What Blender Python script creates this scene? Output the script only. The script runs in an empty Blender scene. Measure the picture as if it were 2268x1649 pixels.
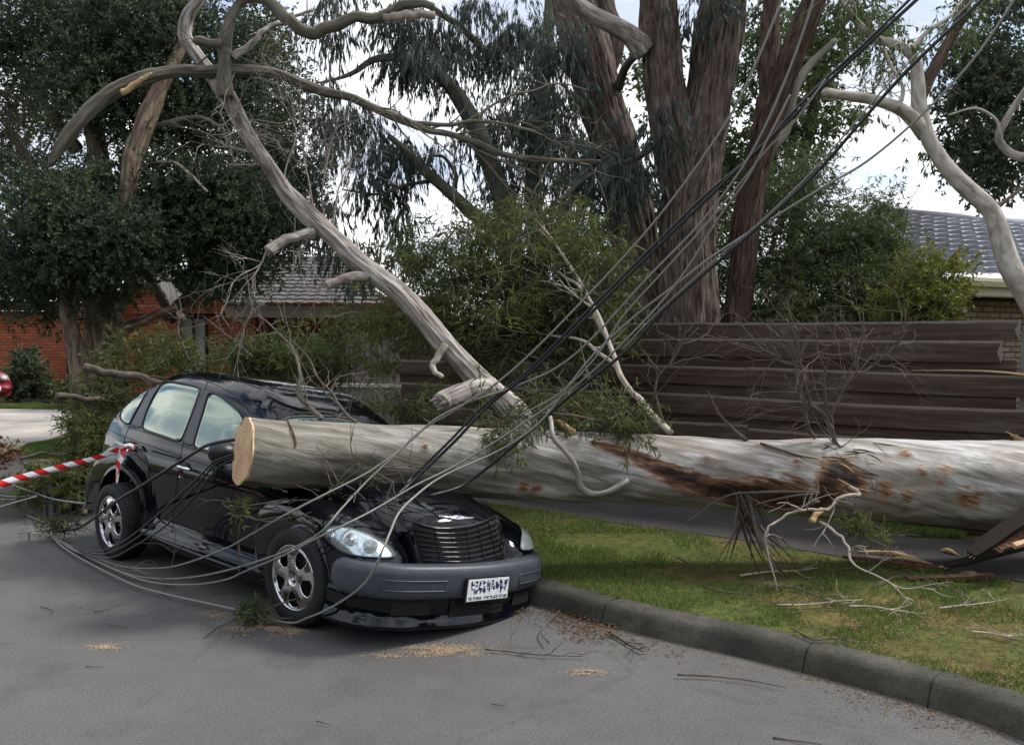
import bpy, bmesh, math, random
import numpy as np
from mathutils import Vector, Matrix
from mathutils.bvhtree import BVHTree
random.seed(7)
RNG = np.random.default_rng(11)
rad = math.radians

# ------------------------------------------------------------------ camera, world, sun, exposure
scene = bpy.context.scene
COL = scene.collection
F_PX, CX, CY, PITCH, ROLL, CAM_H = 2050.0, 1134.0, 824.5, rad(1.9), rad(0.4), 1.827
cam_d = bpy.data.cameras.new('camera'); cam = bpy.data.objects.new('camera', cam_d); COL.objects.link(cam)
cam_d.sensor_width = 36.0; cam_d.lens = 36.0 * F_PX / 2268.0; cam_d.clip_start = 0.05; cam_d.clip_end = 3000
cam.matrix_world = Matrix.Translation((0, 0, CAM_H)) @ Matrix.Rotation(rad(90) - PITCH, 4, 'X') @ Matrix.Rotation(ROLL, 4, 'Z')
scene.camera = cam
scene.view_settings.view_transform = 'Standard'; scene.view_settings.look = 'None'
scene.view_settings.exposure = 0.86; scene.view_settings.gamma = 1.0
scene.render.resolution_x = 1024; scene.render.resolution_y = 744

SUN_EL, SUN_AZ = rad(50), rad(72)     # azimuth measured from +Y towards +X: light comes from behind, to the right
world = bpy.data.worlds.new('World'); scene.world = world; world.use_nodes = True
wn, wl = world.node_tree.nodes, world.node_tree.links
wn.clear()
def wnode(t, **k):
    n = wn.new(t)
    for a, b in k.items(): setattr(n, a, b)
    return n
out = wnode('ShaderNodeOutputWorld')
sky = wnode('ShaderNodeTexSky', sky_type='NISHITA', sun_disc=False, sun_elevation=SUN_EL, sun_rotation=SUN_AZ)
bg1 = wnode('ShaderNodeBackground'); bg1.inputs[1].default_value = 0.11
wl.new(sky.outputs[0], bg1.inputs[0])
tc = wnode('ShaderNodeTexCoord'); mp = wnode('ShaderNodeMapping'); mp.inputs['Scale'].default_value = (1.0, 1.0, 2.6)
wl.new(tc.outputs['Generated'], mp.inputs[0])
n1 = wnode('ShaderNodeTexNoise'); n1.inputs['Scale'].default_value = 2.3; n1.inputs['Detail'].default_value = 9; n1.inputs['Roughness'].default_value = 0.55
n2 = wnode('ShaderNodeTexNoise'); n2.inputs['Scale'].default_value = 4.0; n2.inputs['Detail'].default_value = 7
wl.new(mp.outputs[0], n1.inputs[0]); wl.new(mp.outputs[0], n2.inputs[0])
r1 = wnode('ShaderNodeValToRGB'); r1.color_ramp.elements[0].position = 0.38; r1.color_ramp.elements[1].position = 0.50
r2 = wnode('ShaderNodeValToRGB'); r2.color_ramp.elements[0].position = 0.36; r2.color_ramp.elements[0].color = (0.42, 0.47, 0.57, 1)
r2.color_ramp.elements[1].position = 0.62; r2.color_ramp.elements[1].color = (1.0, 1.0, 1.0, 1)
wl.new(n1.outputs[0], r1.inputs[0]); wl.new(n2.outputs[0], r2.inputs[0])
bg2 = wnode('ShaderNodeBackground'); bg2.inputs[1].default_value = 1.0
wl.new(r2.outputs[0], bg2.inputs[0])
mx = wnode('ShaderNodeMixShader')
wl.new(r1.outputs[0], mx.inputs[0]); wl.new(bg1.outputs[0], mx.inputs[1]); wl.new(bg2.outputs[0], mx.inputs[2]); wl.new(mx.outputs[0], out.inputs[0])

sd = bpy.data.lights.new('sun', 'SUN'); so = bpy.data.objects.new('sun', sd); COL.objects.link(so)
sd.energy = 2.4; sd.angle = rad(12); sd.color = (1.0, 0.96, 0.9)
sv = Vector((math.sin(SUN_AZ) * math.cos(SUN_EL), math.cos(SUN_AZ) * math.cos(SUN_EL), math.sin(SUN_EL)))
so.rotation_euler = sv.to_track_quat('Z', 'Y').to_euler()

# ------------------------------------------------------------------ photo-pixel rays (pixels of a 2268 px wide picture) -> world
def ray(px, py):
    a, b = px - CX, py - CY
    a, b = a * math.cos(ROLL) + b * math.sin(ROLL), -a * math.sin(ROLL) + b * math.cos(ROLL)
    v = (a / F_PX, 1.0, -b / F_PX)
    return np.array([v[0], math.cos(PITCH) * v[1] + math.sin(PITCH) * v[2], -math.sin(PITCH) * v[1] + math.cos(PITCH) * v[2]])
def D(px, py, Y):
    v = ray(px, py); return np.array([0, 0, CAM_H]) + v * (Y / v[1])
def G(px, py, z=0.0):
    v = ray(px, py); return np.array([0, 0, CAM_H]) + v * ((z - CAM_H) / v[2])
def pxm(px, Y): return px * Y / F_PX          # pixels -> metres at a distance

# ------------------------------------------------------------------ object helpers
def tag(o, label=None, cat=None, group=None, kind=None):
    if label: o['label'] = label
    if cat: o['category'] = cat
    if group: o['group'] = group
    if kind: o['kind'] = kind
    return o
def empty(name, loc=(0, 0, 0), label=None, cat=None, group=None, rotz=0):
    o = bpy.data.objects.new(name, None); COL.objects.link(o); o.location = loc; o.rotation_euler = (0, 0, rotz)
    o.empty_display_size = 0.2
    bpy.context.view_layer.update() if False else None
    return tag(o, label, cat, group)
def catmull(P, n):
    """P (k,d) -> smooth resample with n points per segment"""
    P = np.asarray(P, float)
    if len(P) < 3: 
        t = np.linspace(0, 1, n * (len(P) - 1) + 1)[:, None]; return P[0] * (1 - t) + P[-1] * t
    Q = np.vstack([2 * P[0] - P[1], P, 2 * P[-1] - P[-2]])
    t = np.linspace(0, 1, n, endpoint=False)[:, None]
    outl = []
    for i in range(1, len(Q) - 2):
        a, b, c, d = Q[i - 1], Q[i], Q[i + 1], Q[i + 2]
        outl.append(0.5 * ((2 * b) + (c - a) * t + (2 * a - 5 * b + 4 * c - d) * t * t + (3 * b - a - 3 * c + d) * t ** 3))
    return np.vstack(outl + [P[-1:]])
def catmull_closed(P, n):
    P = np.asarray(P, float); k = len(P); t = np.linspace(0, 1, n, endpoint=False)[:, None]; o = []
    for i in range(k):
        a, b, c, d = P[i - 1], P[i], P[(i + 1) % k], P[(i + 2) % k]
        o.append(0.5 * ((2 * b) + (c - a) * t + (2 * a - 5 * b + 4 * c - d) * t * t + (3 * b - a - 3 * c + d) * t ** 3))
    return np.vstack(o)

def vnoise(P, f, seed=0):
    g_ = np.random.default_rng(seed).random((64, 64)); q = P * f; i = np.floor(q).astype(int); fr = q - i; fr = fr * fr * (3 - 2 * fr); a = g_[i[:, 0] % 64, i[:, 1] % 64]; b_ = g_[(i[:, 0] + 1) % 64, i[:, 1] % 64]; c_ = g_[i[:, 0] % 64, (i[:, 1] + 1) % 64]; d_ = g_[(i[:, 0] + 1) % 64, (i[:, 1] + 1) % 64]
    return (a * (1 - fr[:, 0]) + b_ * fr[:, 0]) * (1 - fr[:, 1]) + (c_ * (1 - fr[:, 0]) + d_ * fr[:, 0]) * fr[:, 1]
class MB:
    """mesh builder: collects shapes, links them as one mesh object"""
    def __init__(s): s.v, s.f4, s.f3, s.bk, s.n = [], [], [], [], 0
    def add(s, v, f4=None, f3=None, bk=None):
        v = np.asarray(v, float).reshape(-1, 3)
        s.v.append(v); s.bk.append(v if bk is None else np.asarray(bk, float).reshape(-1, 3))
        if f4 is not None and len(f4): s.f4.append(np.asarray(f4, int).reshape(-1, 4) + s.n)
        if f3 is not None and len(f3): s.f3.append(np.asarray(f3, int).reshape(-1, 3) + s.n)
        s.n += len(v)
    def grid(s, G3, closed_u=False, flip=False):
        G3 = np.asarray(G3, float); nu, nv = G3.shape[:2]
        idx = np.arange(nu * nv).reshape(nu, nv)
        if closed_u: idx = np.vstack([idx, idx[:1]])
        a, b, c, d = idx[:-1, :-1], idx[1:, :-1], idx[1:, 1:], idx[:-1, 1:]
        q = np.stack([a, b, c, d], -1).reshape(-1, 4)
        if flip: q = q[:, ::-1]
        s.add(G3.reshape(-1, 3), q)
    def box(s, lo, hi, M=None):
        x0, y0, z0 = lo; x1, y1, z1 = hi
        v = np.array([(x0, y0, z0), (x1, y0, z0), (x1, y1, z0), (x0, y1, z0), (x0, y0, z1), (x1, y0, z1), (x1, y1, z1), (x0, y1, z1)], float)
        if M is not None: v = np.array([tuple(M @ Vector(p)) for p in v])
        s.add(v, [(0, 3, 2, 1), (4, 5, 6, 7), (0, 1, 5, 4), (1, 2, 6, 5), (2, 3, 7, 6), (3, 0, 4, 7)])
    def tube(s, pts, radii, seg=8, sub=4, rough=0.0, freq=3.0, cap=True, smooth=True, squash=None, seed=None, ridge=None):
        P = np.asarray(pts, float); R = np.broadcast_to(np.asarray(radii, float), (len(P),)) if np.ndim(radii) == 0 else np.asarray(radii, float)
        PR = np.hstack([P, R[:, None]])
        if smooth and sub > 1: PR = catmull(PR, sub)
        P, R = PR[:, :3], np.maximum(PR[:, 3], 1e-4)
        T = np.gradient(P, axis=0); T /= np.linalg.norm(T, axis=1)[:, None] + 1e-12
        L = np.concatenate([[0], np.cumsum(np.linalg.norm(np.diff(P, axis=0), axis=1))])
        ref = np.array([0, 0, 1.0]) if abs(T[0, 2]) < 0.9 else np.array([1.0, 0, 0])
        Ns = []; nrm = np.cross(ref, T[0]); nrm /= np.linalg.norm(nrm)
        for t in T:
            nrm = nrm - t * (nrm @ t); nrm /= np.linalg.norm(nrm) + 1e-12; Ns.append(nrm)
        Ns = np.array(Ns); B = np.cross(T, Ns)
        th = np.linspace(0, 2 * math.pi, seg, endpoint=False)
        rr = R[:, None] * np.ones(seg)[None, :]
        if rough > 0:
            ph = RNG.uniform(0, 6.28, 12)
            l = L[:, None]; tt = th[None, :]
            w = (np.sin(freq * l + 2 * tt + ph[0]) + np.sin(freq * 1.7 * l - 3 * tt + ph[1]) * .7 + np.sin(freq * 3.1 * l + 5 * tt + ph[2]) * .5
                 + np.sin(freq * .6 * l + tt + ph[3]) * .9 + np.sin(freq * 6.3 * l - 4 * tt + ph[4]) * .3 + .35 * np.sin(9 * tt + freq * .9 * l + ph[5]) + .3 * np.sin(14 * tt - freq * 1.4 * l + ph[6]))
            rr = rr * (1 + rough * w / 2.5)
        if ridge:
            q = np.stack([np.broadcast_to(th[None, :] / 6.2831853 * 64, rr.shape).ravel(), np.broadcast_to(L[:, None] * ridge[1], rr.shape).ravel()], 1)
            q[:, 0] += 1.2 * np.sin(q[:, 1] * .7); w = vnoise(q, 1.0, 31) * .6 + vnoise(q * [.5, .6], 1.0, 32) * .8; rr = rr + ridge[0] * (w.reshape(rr.shape) - .7)
        V = P[:, None, :] + rr[..., None] * (np.cos(th)[None, :, None] * Ns[:, None, :] + np.sin(th)[None, :, None] * B[:, None, :])
        off = RNG.uniform(0, 50) if seed is None else seed
        bk = np.stack([np.cos(th)[None, :] * R[:, None], np.sin(th)[None, :] * R[:, None], np.repeat(L[:, None], seg, 1) + off], -1)
        n = len(P); idx = np.arange(n * seg).reshape(n, seg); i2 = np.roll(idx, -1, axis=1)
        q = np.stack([idx[:-1], i2[:-1], i2[1:], idx[1:]], -1).reshape(-1, 4)
        V = V.reshape(-1, 3); bk = bk.reshape(-1, 3); f3 = []
        if cap:
            V = np.vstack([V, P[:1], P[-1:]]); bk = np.vstack([bk, [0, 0, off], [0, 0, L[-1] + off]])
            c0, c1 = n * seg, n * seg + 1
            f3 = [(c0, i2[0, k], idx[0, k]) for k in range(seg)] + [(c1, idx[-1, k], i2[-1, k]) for k in range(seg)]
        s.add(V, q, f3, bk)
    def build(s, name, mat=None, parent=None, smooth=True, kind=None, M=None):
        v = np.vstack(s.v) if s.v else np.zeros((0, 3)); bk = np.vstack(s.bk) if s.bk else v
        q = np.vstack(s.f4) if s.f4 else np.zeros((0, 4), int); t = np.vstack(s.f3) if s.f3 else np.zeros((0, 3), int)
        loops = np.concatenate([q.ravel(), t.ravel()]).astype(np.int32)
        tot = np.concatenate([np.full(len(q), 4), np.full(len(t), 3)]).astype(np.int32)
        st = np.concatenate([[0], np.cumsum(tot)[:-1]]).astype(np.int32) if len(tot) else tot
        me = bpy.data.meshes.new(name)
        me.vertices.add(len(v)); me.vertices.foreach_set('co', v.astype(np.float32).ravel())
        me.loops.add(len(loops)); me.loops.foreach_set('vertex_index', loops)
        me.polygons.add(len(tot)); me.polygons.foreach_set('loop_start', st); me.polygons.foreach_set('loop_total', tot)
        me.polygons.foreach_set('use_smooth', np.full(len(tot), smooth))
        at = me.attributes.new('bk', 'FLOAT_VECTOR', 'POINT'); at.data.foreach_set('vector', bk.astype(np.float32).ravel())
        me.update(calc_edges=True); me.validate()
        if mat: me.materials.append(mat)
        o = bpy.data.objects.new(name, me); COL.objects.link(o)
        if parent is not None:
            o.parent = parent
            if M is None:   # vertices were given in world space
                o.matrix_parent_inverse = PINV.get(parent.name, Matrix.Identity(4))
            else: o.matrix_basis = M
        if kind: o['kind'] = kind
        return o
PINV = {}
def place(root):
    """remember the inverse of a root's transform so children built in world space stay put"""
    M = Matrix.Translation(root.location) @ root.rotation_euler.to_matrix().to_4x4()
    PINV[root.name] = M.inverted(); return root

# ------------------------------------------------------------------ materials
def mat(name, base=(0.5, 0.5, 0.5), rough=0.6, metal=0.0, coat=0.0, ior=1.45, spec=0.5, trans=0.0):
    m = bpy.data.materials.new(name); m.use_nodes = True
    b = m.node_tree.nodes['Principled BSDF']
    b.inputs['Base Color'].default_value = (*base, 1); b.inputs['Roughness'].default_value = rough; b.inputs['Metallic'].default_value = metal
    b.inputs['Coat Weight'].default_value = coat; b.inputs['Coat Roughness'].default_value = 0.03; b.inputs['IOR'].default_value = ior
    b.inputs['Specular IOR Level'].default_value = spec; b.inputs['Transmission Weight'].default_value = trans
    return m
class NT:
    def __init__(s, m): s.m = m; s.t = m.node_tree; s.b = s.t.nodes['Principled BSDF']
    def n(s, typ, **k):
        x = s.t.nodes.new(typ)
        for a, b in k.items():
            if a.startswith('_'): setattr(x, a[1:], b)
            else: x.inputs[a.replace('__', ' ')].default_value = b
        return x
    def l(s, a, b): s.t.links.new(a, b)
    def coord(s, kind='Object', scale=(1, 1, 1), rot=(0, 0, 0), attr=None):
        if attr: c = s.n('ShaderNodeAttribute', _attribute_name=attr); o = c.outputs['Vector']
        else: c = s.n('ShaderNodeTexCoord'); o = c.outputs[kind]
        m = s.n('ShaderNodeMapping', Scale=scale, Rotation=rot); s.l(o, m.inputs[0]); return m.outputs[0]
    def noise(s, co, scale=5, detail=6, rough=0.55, dist=0.0):
        x = s.n('ShaderNodeTexNoise', Scale=scale, Detail=detail, Roughness=rough, Distortion=dist); s.l(co, x.inputs['Vector']); return x.outputs[0]
    def ramp(s, fac, stops):
        r = s.n('ShaderNodeValToRGB'); e = r.color_ramp.elements
        while len(e) > 1: e.remove(e[0])
        for i, (p, c) in enumerate(stops):
            x = e[0] if i == 0 else e.new(p)
            x.position = p; x.color = (*c, 1) if len(c) == 3 else c
        s.l(fac, r.inputs[0]); return r.outputs[0]
    def mix(s, fac, a, b, mode='MIX'):
        x = s.n('ShaderNodeMix', _data_type='RGBA', _blend_type=mode)
        for v, i in ((fac, 0), (a, 6), (b, 7)):
            if hasattr(v, 'links') or hasattr(v, 'is_linked'): s.l(v, x.inputs[i])
            else: x.inputs[i].default_value = v if i == 0 else (*v, 1)
        return x.outputs[2]
    def bump(s, h, strength=0.3, dist=0.01):
        x = s.n('ShaderNodeBump', Strength=strength, Distance=dist); s.l(h, x.inputs['Height']); s.l(x.outputs[0], s.b.inputs['Normal']); return x
    def base(s, c): s.l(c, s.b.inputs['Base Color'])
W1, K0 = (1, 1, 1), (0, 0, 0)

M = {}
M['paint'] = mat('black_car_paint', (0.003, 0.003, 0.005), 0.08, 0.0, 0.0, 1.42)
t = NT(M['paint']); c = t.coord(); nz = t.noise(c, 220, 3); 
t.l(t.ramp(t.noise(c, 6, 5), [(0.4, (0.03,) * 3), (0.8, (0.13,) * 3)]), t.b.inputs['Roughness'])
t.base(t.ramp(nz, [(0.66, (0.002, 0.0025, 0.005)), (0.84, (0.02, 0.021, 0.024))]))
M['glass'] = mat('tinted_car_glass', (0.29, 0.335, 0.275), 0.03, 0.92)
M['screen'] = mat('windscreen_glass', (0.16, 0.23, 0.21), 0.03, 0.75)
M['chrome'] = mat('chrome', (0.75, 0.75, 0.77), 0.06, 1.0)
M['rim'] = mat('polished_rim', (0.62, 0.62, 0.64), 0.09, 1.0)
M['rubber'] = mat('tyre_rubber', (0.012, 0.012, 0.013), 0.75); t = NT(M['rubber']); t.bump(t.noise(t.coord(), 90, 4), .3, .004)
M['seal'] = mat('black_rubber_seal', (0.004, 0.004, 0.004), 0.5)
M['blackpl'] = mat('black_plastic', (0.010, 0.010, 0.011), 0.38); t = NT(M['blackpl']); t.bump(t.noise(t.coord(), 400, 2), .15, .002)
M['trimgrey'] = mat('pillar_trim', (0.035, 0.035, 0.037), 0.4)
M['bumper'] = mat('grey_bumper_plastic', (0.058, 0.066, 0.078), 0.42)
t = NT(M['bumper']); c = t.coord(); t.base(t.mix(t.ramp(t.noise(c, 12, 6), [(0.45, K0), (0.8, (0.5,) * 3)]), (0.042, 0.049, 0.061), (0.08, 0.085, 0.09))); t.bump(t.noise(c, 500, 2), .2, .002)
M['dark'] = mat('dark_recess', (0.003, 0.003, 0.003), 0.8)
M['disc'] = mat('brake_disc', (0.03, 0.03, 0.03), 0.5, 0.5)
M['reflector'] = mat('headlight_reflector', (0.70, 0.74, 0.80), 0.16, 1.0); t = NT(M['reflector']); t.bump(t.noise(t.coord(scale=(1, 1, .3)), 30, 2), .35, .01)
m = mat('headlight_lens', (0.85, 0.88, 0.84), 0.08); M['lens'] = m
t = NT(m); tr = t.n('ShaderNodeBsdfTransparent'); ms = t.n('ShaderNodeMixShader', Fac=0.22); tr.inputs[0].default_value = (0.9, 0.95, 0.95, 1)
t.l(tr.outputs[0], ms.inputs[1]); t.l(t.b.outputs[0], ms.inputs[2]); t.l(ms.outputs[0], t.t.nodes['Material Output'].inputs[0])
t.b.inputs['Base Color'].default_value = (0.55, 0.60, 0.56, 1)
M['lens_foggy'] = mat('foggy_headlight_lens', (0.42, 0.46, 0.42), 0.22, 0.0, 0.6)
t = NT(M['lens_foggy']); t.base(t.ramp(t.noise(t.coord(), 7, 4), [(0.35, (0.30, 0.34, 0.31)), (0.7, (0.55, 0.60, 0.56))]))
M['amber'] = mat('amber_lens', (0.5, 0.10, 0.02), 0.15, 0, 0.5)
M['taillens'] = mat('tail_lamp_lens', (0.35, 0.01, 0.01), 0.1, 0, 1)
M['plate'] = mat('plate_white', (0.72, 0.74, 0.74), 0.35); t = NT(M['plate']); t.base(t.ramp(t.noise(t.coord(), 40, 4), [(0.3, (0.5, 0.53, 0.55)), (0.6, (0.75, 0.77, 0.77))]))
M['plateblue'] = mat('plate_blue', (0.02, 0.035, 0.10), 0.4)
M['redpaint'] = mat('red_car_paint', (0.19, 0.010, 0.022), 0.22, 0, 1.0)
M['bonnet_dirt'] = M['paint']

def leafmat(name, stops, rough=0.5, tr=0.22):
    m = mat(name, stops[0][1], rough, spec=0.15); t = NT(m)
    g = t.n('ShaderNodeNewGeometry'); 
    big = t.noise(t.coord(scale=(1, 1, 1)), 0.9, 3)
    a = t.n('ShaderNodeMath', _operation='MULTIPLY_ADD'); a.inputs[1].default_value = 0.55; t.l(g.outputs['Random Per Island'], a.inputs[0])
    b = t.n('ShaderNodeMath', _operation='MULTIPLY_ADD'); b.inputs[1].default_value = 1.3; b.inputs[2].default_value = -0.42; t.l(big, b.inputs[0]); t.l(b.outputs[0], a.inputs[2])
    col = t.ramp(a.outputs[0], stops); t.base(col)
    tl = t.n('ShaderNodeBsdfTranslucent'); t.l(col, tl.inputs[0]); ms = t.n('ShaderNodeMixShader', Fac=tr)
    t.l(t.b.outputs[0], ms.inputs[1]); t.l(tl.outputs[0], ms.inputs[2]); t.l(ms.outputs[0], t.t.nodes['Material Output'].inputs[0])
    return m
M['leaf_dark'] = leafmat('dark_paperbark_leaf', [(0.15, (0.034, 0.052, 0.036)), (0.5, (0.062, 0.088, 0.052)), (0.85, (0.105, 0.125, 0.06)), (1.0, (0.15, 0.155, 0.08))], 0.7)
M['leaf_blue'] = leafmat('blue_green_gum_leaf', [(0.15, (0.032, 0.048, 0.045)), (0.5, (0.056, 0.078, 0.068)), (0.85, (0.09, 0.108, 0.084)), (1.0, (0.13, 0.13, 0.08))])
M['leaf_olive'] = leafmat('olive_bough_leaf', [(0.1, (0.035, 0.056, 0.026)), (0.42, (0.068, 0.092, 0.034)), (0.75, (0.125, 0.14, 0.038)), (1.0, (0.20, 0.185, 0.05))], tr=0.3)
M['leaf_green'] = leafmat('shrub_leaf', [(0.15, (0.040, 0.066, 0.028)), (0.5, (0.075, 0.112, 0.042)), (0.85, (0.12, 0.155, 0.052)), (1.0, (0.18, 0.20, 0.07))], tr=0.3)
M['leaf_yellow'] = leafmat('yellow_shrub_leaf', [(0.15, (0.05, 0.07, 0.02)), (0.5, (0.11, 0.13, 0.025)), (0.85, (0.20, 0.20, 0.03)), (1.0, (0.28, 0.25, 0.04))], tr=0.3)
M['grass'] = leafmat('grass_blade', [(0.1, (0.048, 0.076, 0.020)), (0.45, (0.098, 0.150, 0.036)), (0.8, (0.16, 0.21, 0.058)), (1.0, (0.27, 0.25, 0.12))], tr=0.3)

def barkmat(name, stops, scale=(6, 6, 0.6), bump=0.6, bdist=0.03, nscale=2.0, rough=0.85):
    m = mat(name, stops[0][1], rough, spec=0.2); t = NT(m); c = t.coord(attr='bk', scale=scale)
    a = t.noise(c, nscale, 8, 0.62, 0.4); big = t.noise(t.coord(attr='bk', scale=(1.5, 1.5, .7)), 2, 4)
    col = t.ramp(a, stops); t.base(t.mix(t.ramp(big, [(0.4, K0), (0.7, (0.6,) * 3)]), col, stops[-1][1], 'MULTIPLY'))
    t.base(t.mix(t.ramp(big, [(0.42, K0), (0.68, (0.5,) * 3)]), col, stops[min(1, len(stops) - 1)][1]))
    t.bump(a, bump, bdist); return m
M['stringy'] = barkmat('stringy_bark', [(0.38, (0.024, 0.017, 0.014)), (0.46, (0.090, 0.066, 0.053)), (0.55, (0.160, 0.124, 0.103)), (0.70, (0.26, 0.215, 0.185))], (26, 26, 2.6), 1.0, 0.05, 1.6)
M['stringy_red'] = barkmat('red_brown_bark', [(0.34, (0.02, 0.014, 0.012)), (0.48, (0.080, 0.052, 0.040)), (0.62, (0.155, 0.108, 0.082)), (0.75, (0.24, 0.18, 0.145))], (26, 26, 2.6), 1.0, 0.05, 1.6)
M['paperbark'] = barkmat('paperbark', [(0.32, (0.03, 0.022, 0.016)), (0.46, (0.12, 0.085, 0.060)), (0.60, (0.26, 0.20, 0.15)), (0.75, (0.36, 0.30, 0.24))], (9, 9, 1.6), 1.0, 0.09, 1.8)
M['twig'] = barkmat('twig_bark', [(0.3, (0.05, 0.04, 0.032)), (0.55, (0.11, 0.09, 0.07)), (0.75, (0.18, 0.155, 0.13))], (6, 6, 3), 0.5, 0.01, 3)
M['palewood'] = barkmat('pale_dead_wood', [(0.3, (0.16, 0.13, 0.10)), (0.5, (0.34, 0.29, 0.24)), (0.75, (0.50, 0.45, 0.40))], (10, 10, 2), 0.5, 0.01, 3)
M['midbark'] = barkmat('grey_green_bark', [(0.3, (0.035, 0.033, 0.026)), (0.5, (0.085, 0.08, 0.062)), (0.75, (0.15, 0.14, 0.115))], (8, 8, 1), 0.8, 0.03, 2)
M['darkbranch'] = barkmat('mossy_dead_bark', [(0.3, (0.05, 0.045, 0.034)), (0.5, (0.115, 0.105, 0.08)), (0.75, (0.21, 0.19, 0.15))], (12, 12, 1.2), 0.9, 0.02, 2)

# weathered dead limb: grey silver with brown dark streaks
m = mat('weathered_limb', (0.4, 0.38, 0.35), 0.75, spec=0.3); M['limb'] = m; t = NT(m)
c = t.coord(attr='bk', scale=(12, 12, 1.4)); a = t.noise(c, 2.2, 8, 0.6, 0.6)
col = t.ramp(a, [(0.30, (0.075, 0.055, 0.045)), (0.42, (0.20, 0.17, 0.145)), (0.56, (0.34, 0.31, 0.28)), (0.75, (0.50, 0.48, 0.46))])
pb = t.ramp(t.noise(t.coord(attr='bk', scale=(3, 3, 1.2)), 1.6, 5, .6, .5), [(0.50, K0), (0.64, (0.85,) * 3)])
t.base(t.mix(pb, col, (0.085, 0.058, 0.045))); t.bump(a, 0.7, 0.02)

# smooth gum bark for the log: grey-green / pinkish / white, long spiral streaks, brown stain
m = mat('smooth_gum_bark', (0.4, 0.4, 0.36), 0.55, spec=0.35); M['log'] = m; t = NT(m)
c0 = t.n('ShaderNodeAttribute', _attribute_name='bk'); c0 = c0.outputs['Vector']
mpn = t.n('ShaderNodeMapping', Scale=(5.0, 5.0, 0.75), Rotation=(0.0, 0.0, 0.0)); t.l(c0, mpn.inputs[0])
a = t.noise(mpn.outputs[0], 2.0, 9, 0.58, 1.3)
fine = t.noise(t.coord(attr='bk', scale=(15, 15, 1.7)), 3.2, 10, 0.72, 1.2)
col = t.ramp(a, [(0.30, (0.13, 0.12, 0.092)), (0.41, (0.23, 0.215, 0.175)), (0.49, (0.33, 0.32, 0.285)), (0.57, (0.45, 0.44, 0.415)), (0.70, (0.60, 0.585, 0.57))])
col = t.mix(0.55, col, t.ramp(fine, [(0.33, (0.30, 0.27, 0.23)), (0.47, (0.78, 0.77, 0.74)), (0.58, (1, 1, 1)), (0.75, (1.15, 1.15, 1.15))]), 'MULTIPLY')
sx = t.n('ShaderNodeSeparateXYZ'); t.l(c0, sx.inputs[0])
# brown rot stain between 2.6 m and 4.6 m along the log
st = t.ramp(t.noise(t.coord(attr='bk', scale=(2.6, 2.6, 0.85)), 1.5, 7, 0.6, 1.0), [(0.46, K0), (0.60, W1)])
mr = t.n('ShaderNodeMapRange'); mr.inputs[1].default_value = 2.0; mr.inputs[2].default_value = 3.6; t.l(sx.outputs[2], mr.inputs[0])
mf = t.n('ShaderNodeMath', _operation='MULTIPLY'); t.l(mr.outputs[0], mf.inputs[0]); t.l(st, mf.inputs[1])
mg = t.n('ShaderNodeMath', _operation='MULTIPLY'); mg.inputs[1].default_value = 0.45; t.l(mf.outputs[0], mg.inputs[0])
col = t.mix(mg.outputs[0], col, (0.20, 0.135, 0.085))
sp = t.ramp(t.noise(t.coord(attr='bk', scale=(2.2, 2.2, 0.5)), 9, 6, .7, 1.5), [(0.60, K0), (0.72, (.8,) * 3)])
col = t.mix(sp, col, (0.13, 0.10, 0.078))
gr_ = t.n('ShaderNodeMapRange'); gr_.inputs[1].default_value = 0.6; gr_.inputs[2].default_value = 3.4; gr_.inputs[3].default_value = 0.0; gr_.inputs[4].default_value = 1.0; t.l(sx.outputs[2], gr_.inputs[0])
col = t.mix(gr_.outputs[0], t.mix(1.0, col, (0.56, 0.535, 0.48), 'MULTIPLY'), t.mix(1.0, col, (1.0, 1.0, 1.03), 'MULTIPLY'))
t.base(col); t.bump(fine, 0.6, 0.014)

m = mat('fresh_cut_wood', (0.55, 0.38, 0.22), 0.7, spec=0.2); M['cut'] = m; t = NT(m)
w = t.n('ShaderNodeTexWave', _wave_type='RINGS', _rings_direction='Z', Scale=9.0, Distortion=2.5, Detail=4); t.l(t.coord(attr='bk', scale=(1, 1, .01)), w.inputs[0])
t.base(t.mix(t.ramp(t.noise(t.coord(attr='bk', scale=(1, 1, .01)), 6, 5), [(0.45, K0), (0.75, (0.6,) * 3)]), t.ramp(w.outputs[0], [(0.0, (0.50, 0.32, 0.18)), (1.0, (0.66, 0.47, 0.29))]), (0.40, 0.20, 0.10))); t.bump(t.noise(t.coord(), 60, 5), .4, .01)
M['rawwood'] = barkmat('splintered_raw_wood', [(0.3, (0.28, 0.17, 0.08)), (0.55, (0.50, 0.35, 0.19)), (0.75, (0.62, 0.48, 0.30))], (20, 20, 2), 0.6, 0.01, 3)
M['stain'] = barkmat('rotten_wood', [(0.3, (0.03, 0.015, 0.010)), (0.5, (0.10, 0.05, 0.03)), (0.75, (0.20, 0.11, 0.06))], (9, 9, 1.5), 1.0, 0.03, 3)
M['strip'] = barkmat('bark_ribbon', [(0.3, (0.030, 0.024, 0.020)), (0.5, (0.070, 0.056, 0.046)), (0.75, (0.13, 0.105, 0.085))], (20, 20, 1.5), 0.8, 0.01, 3)

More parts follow.
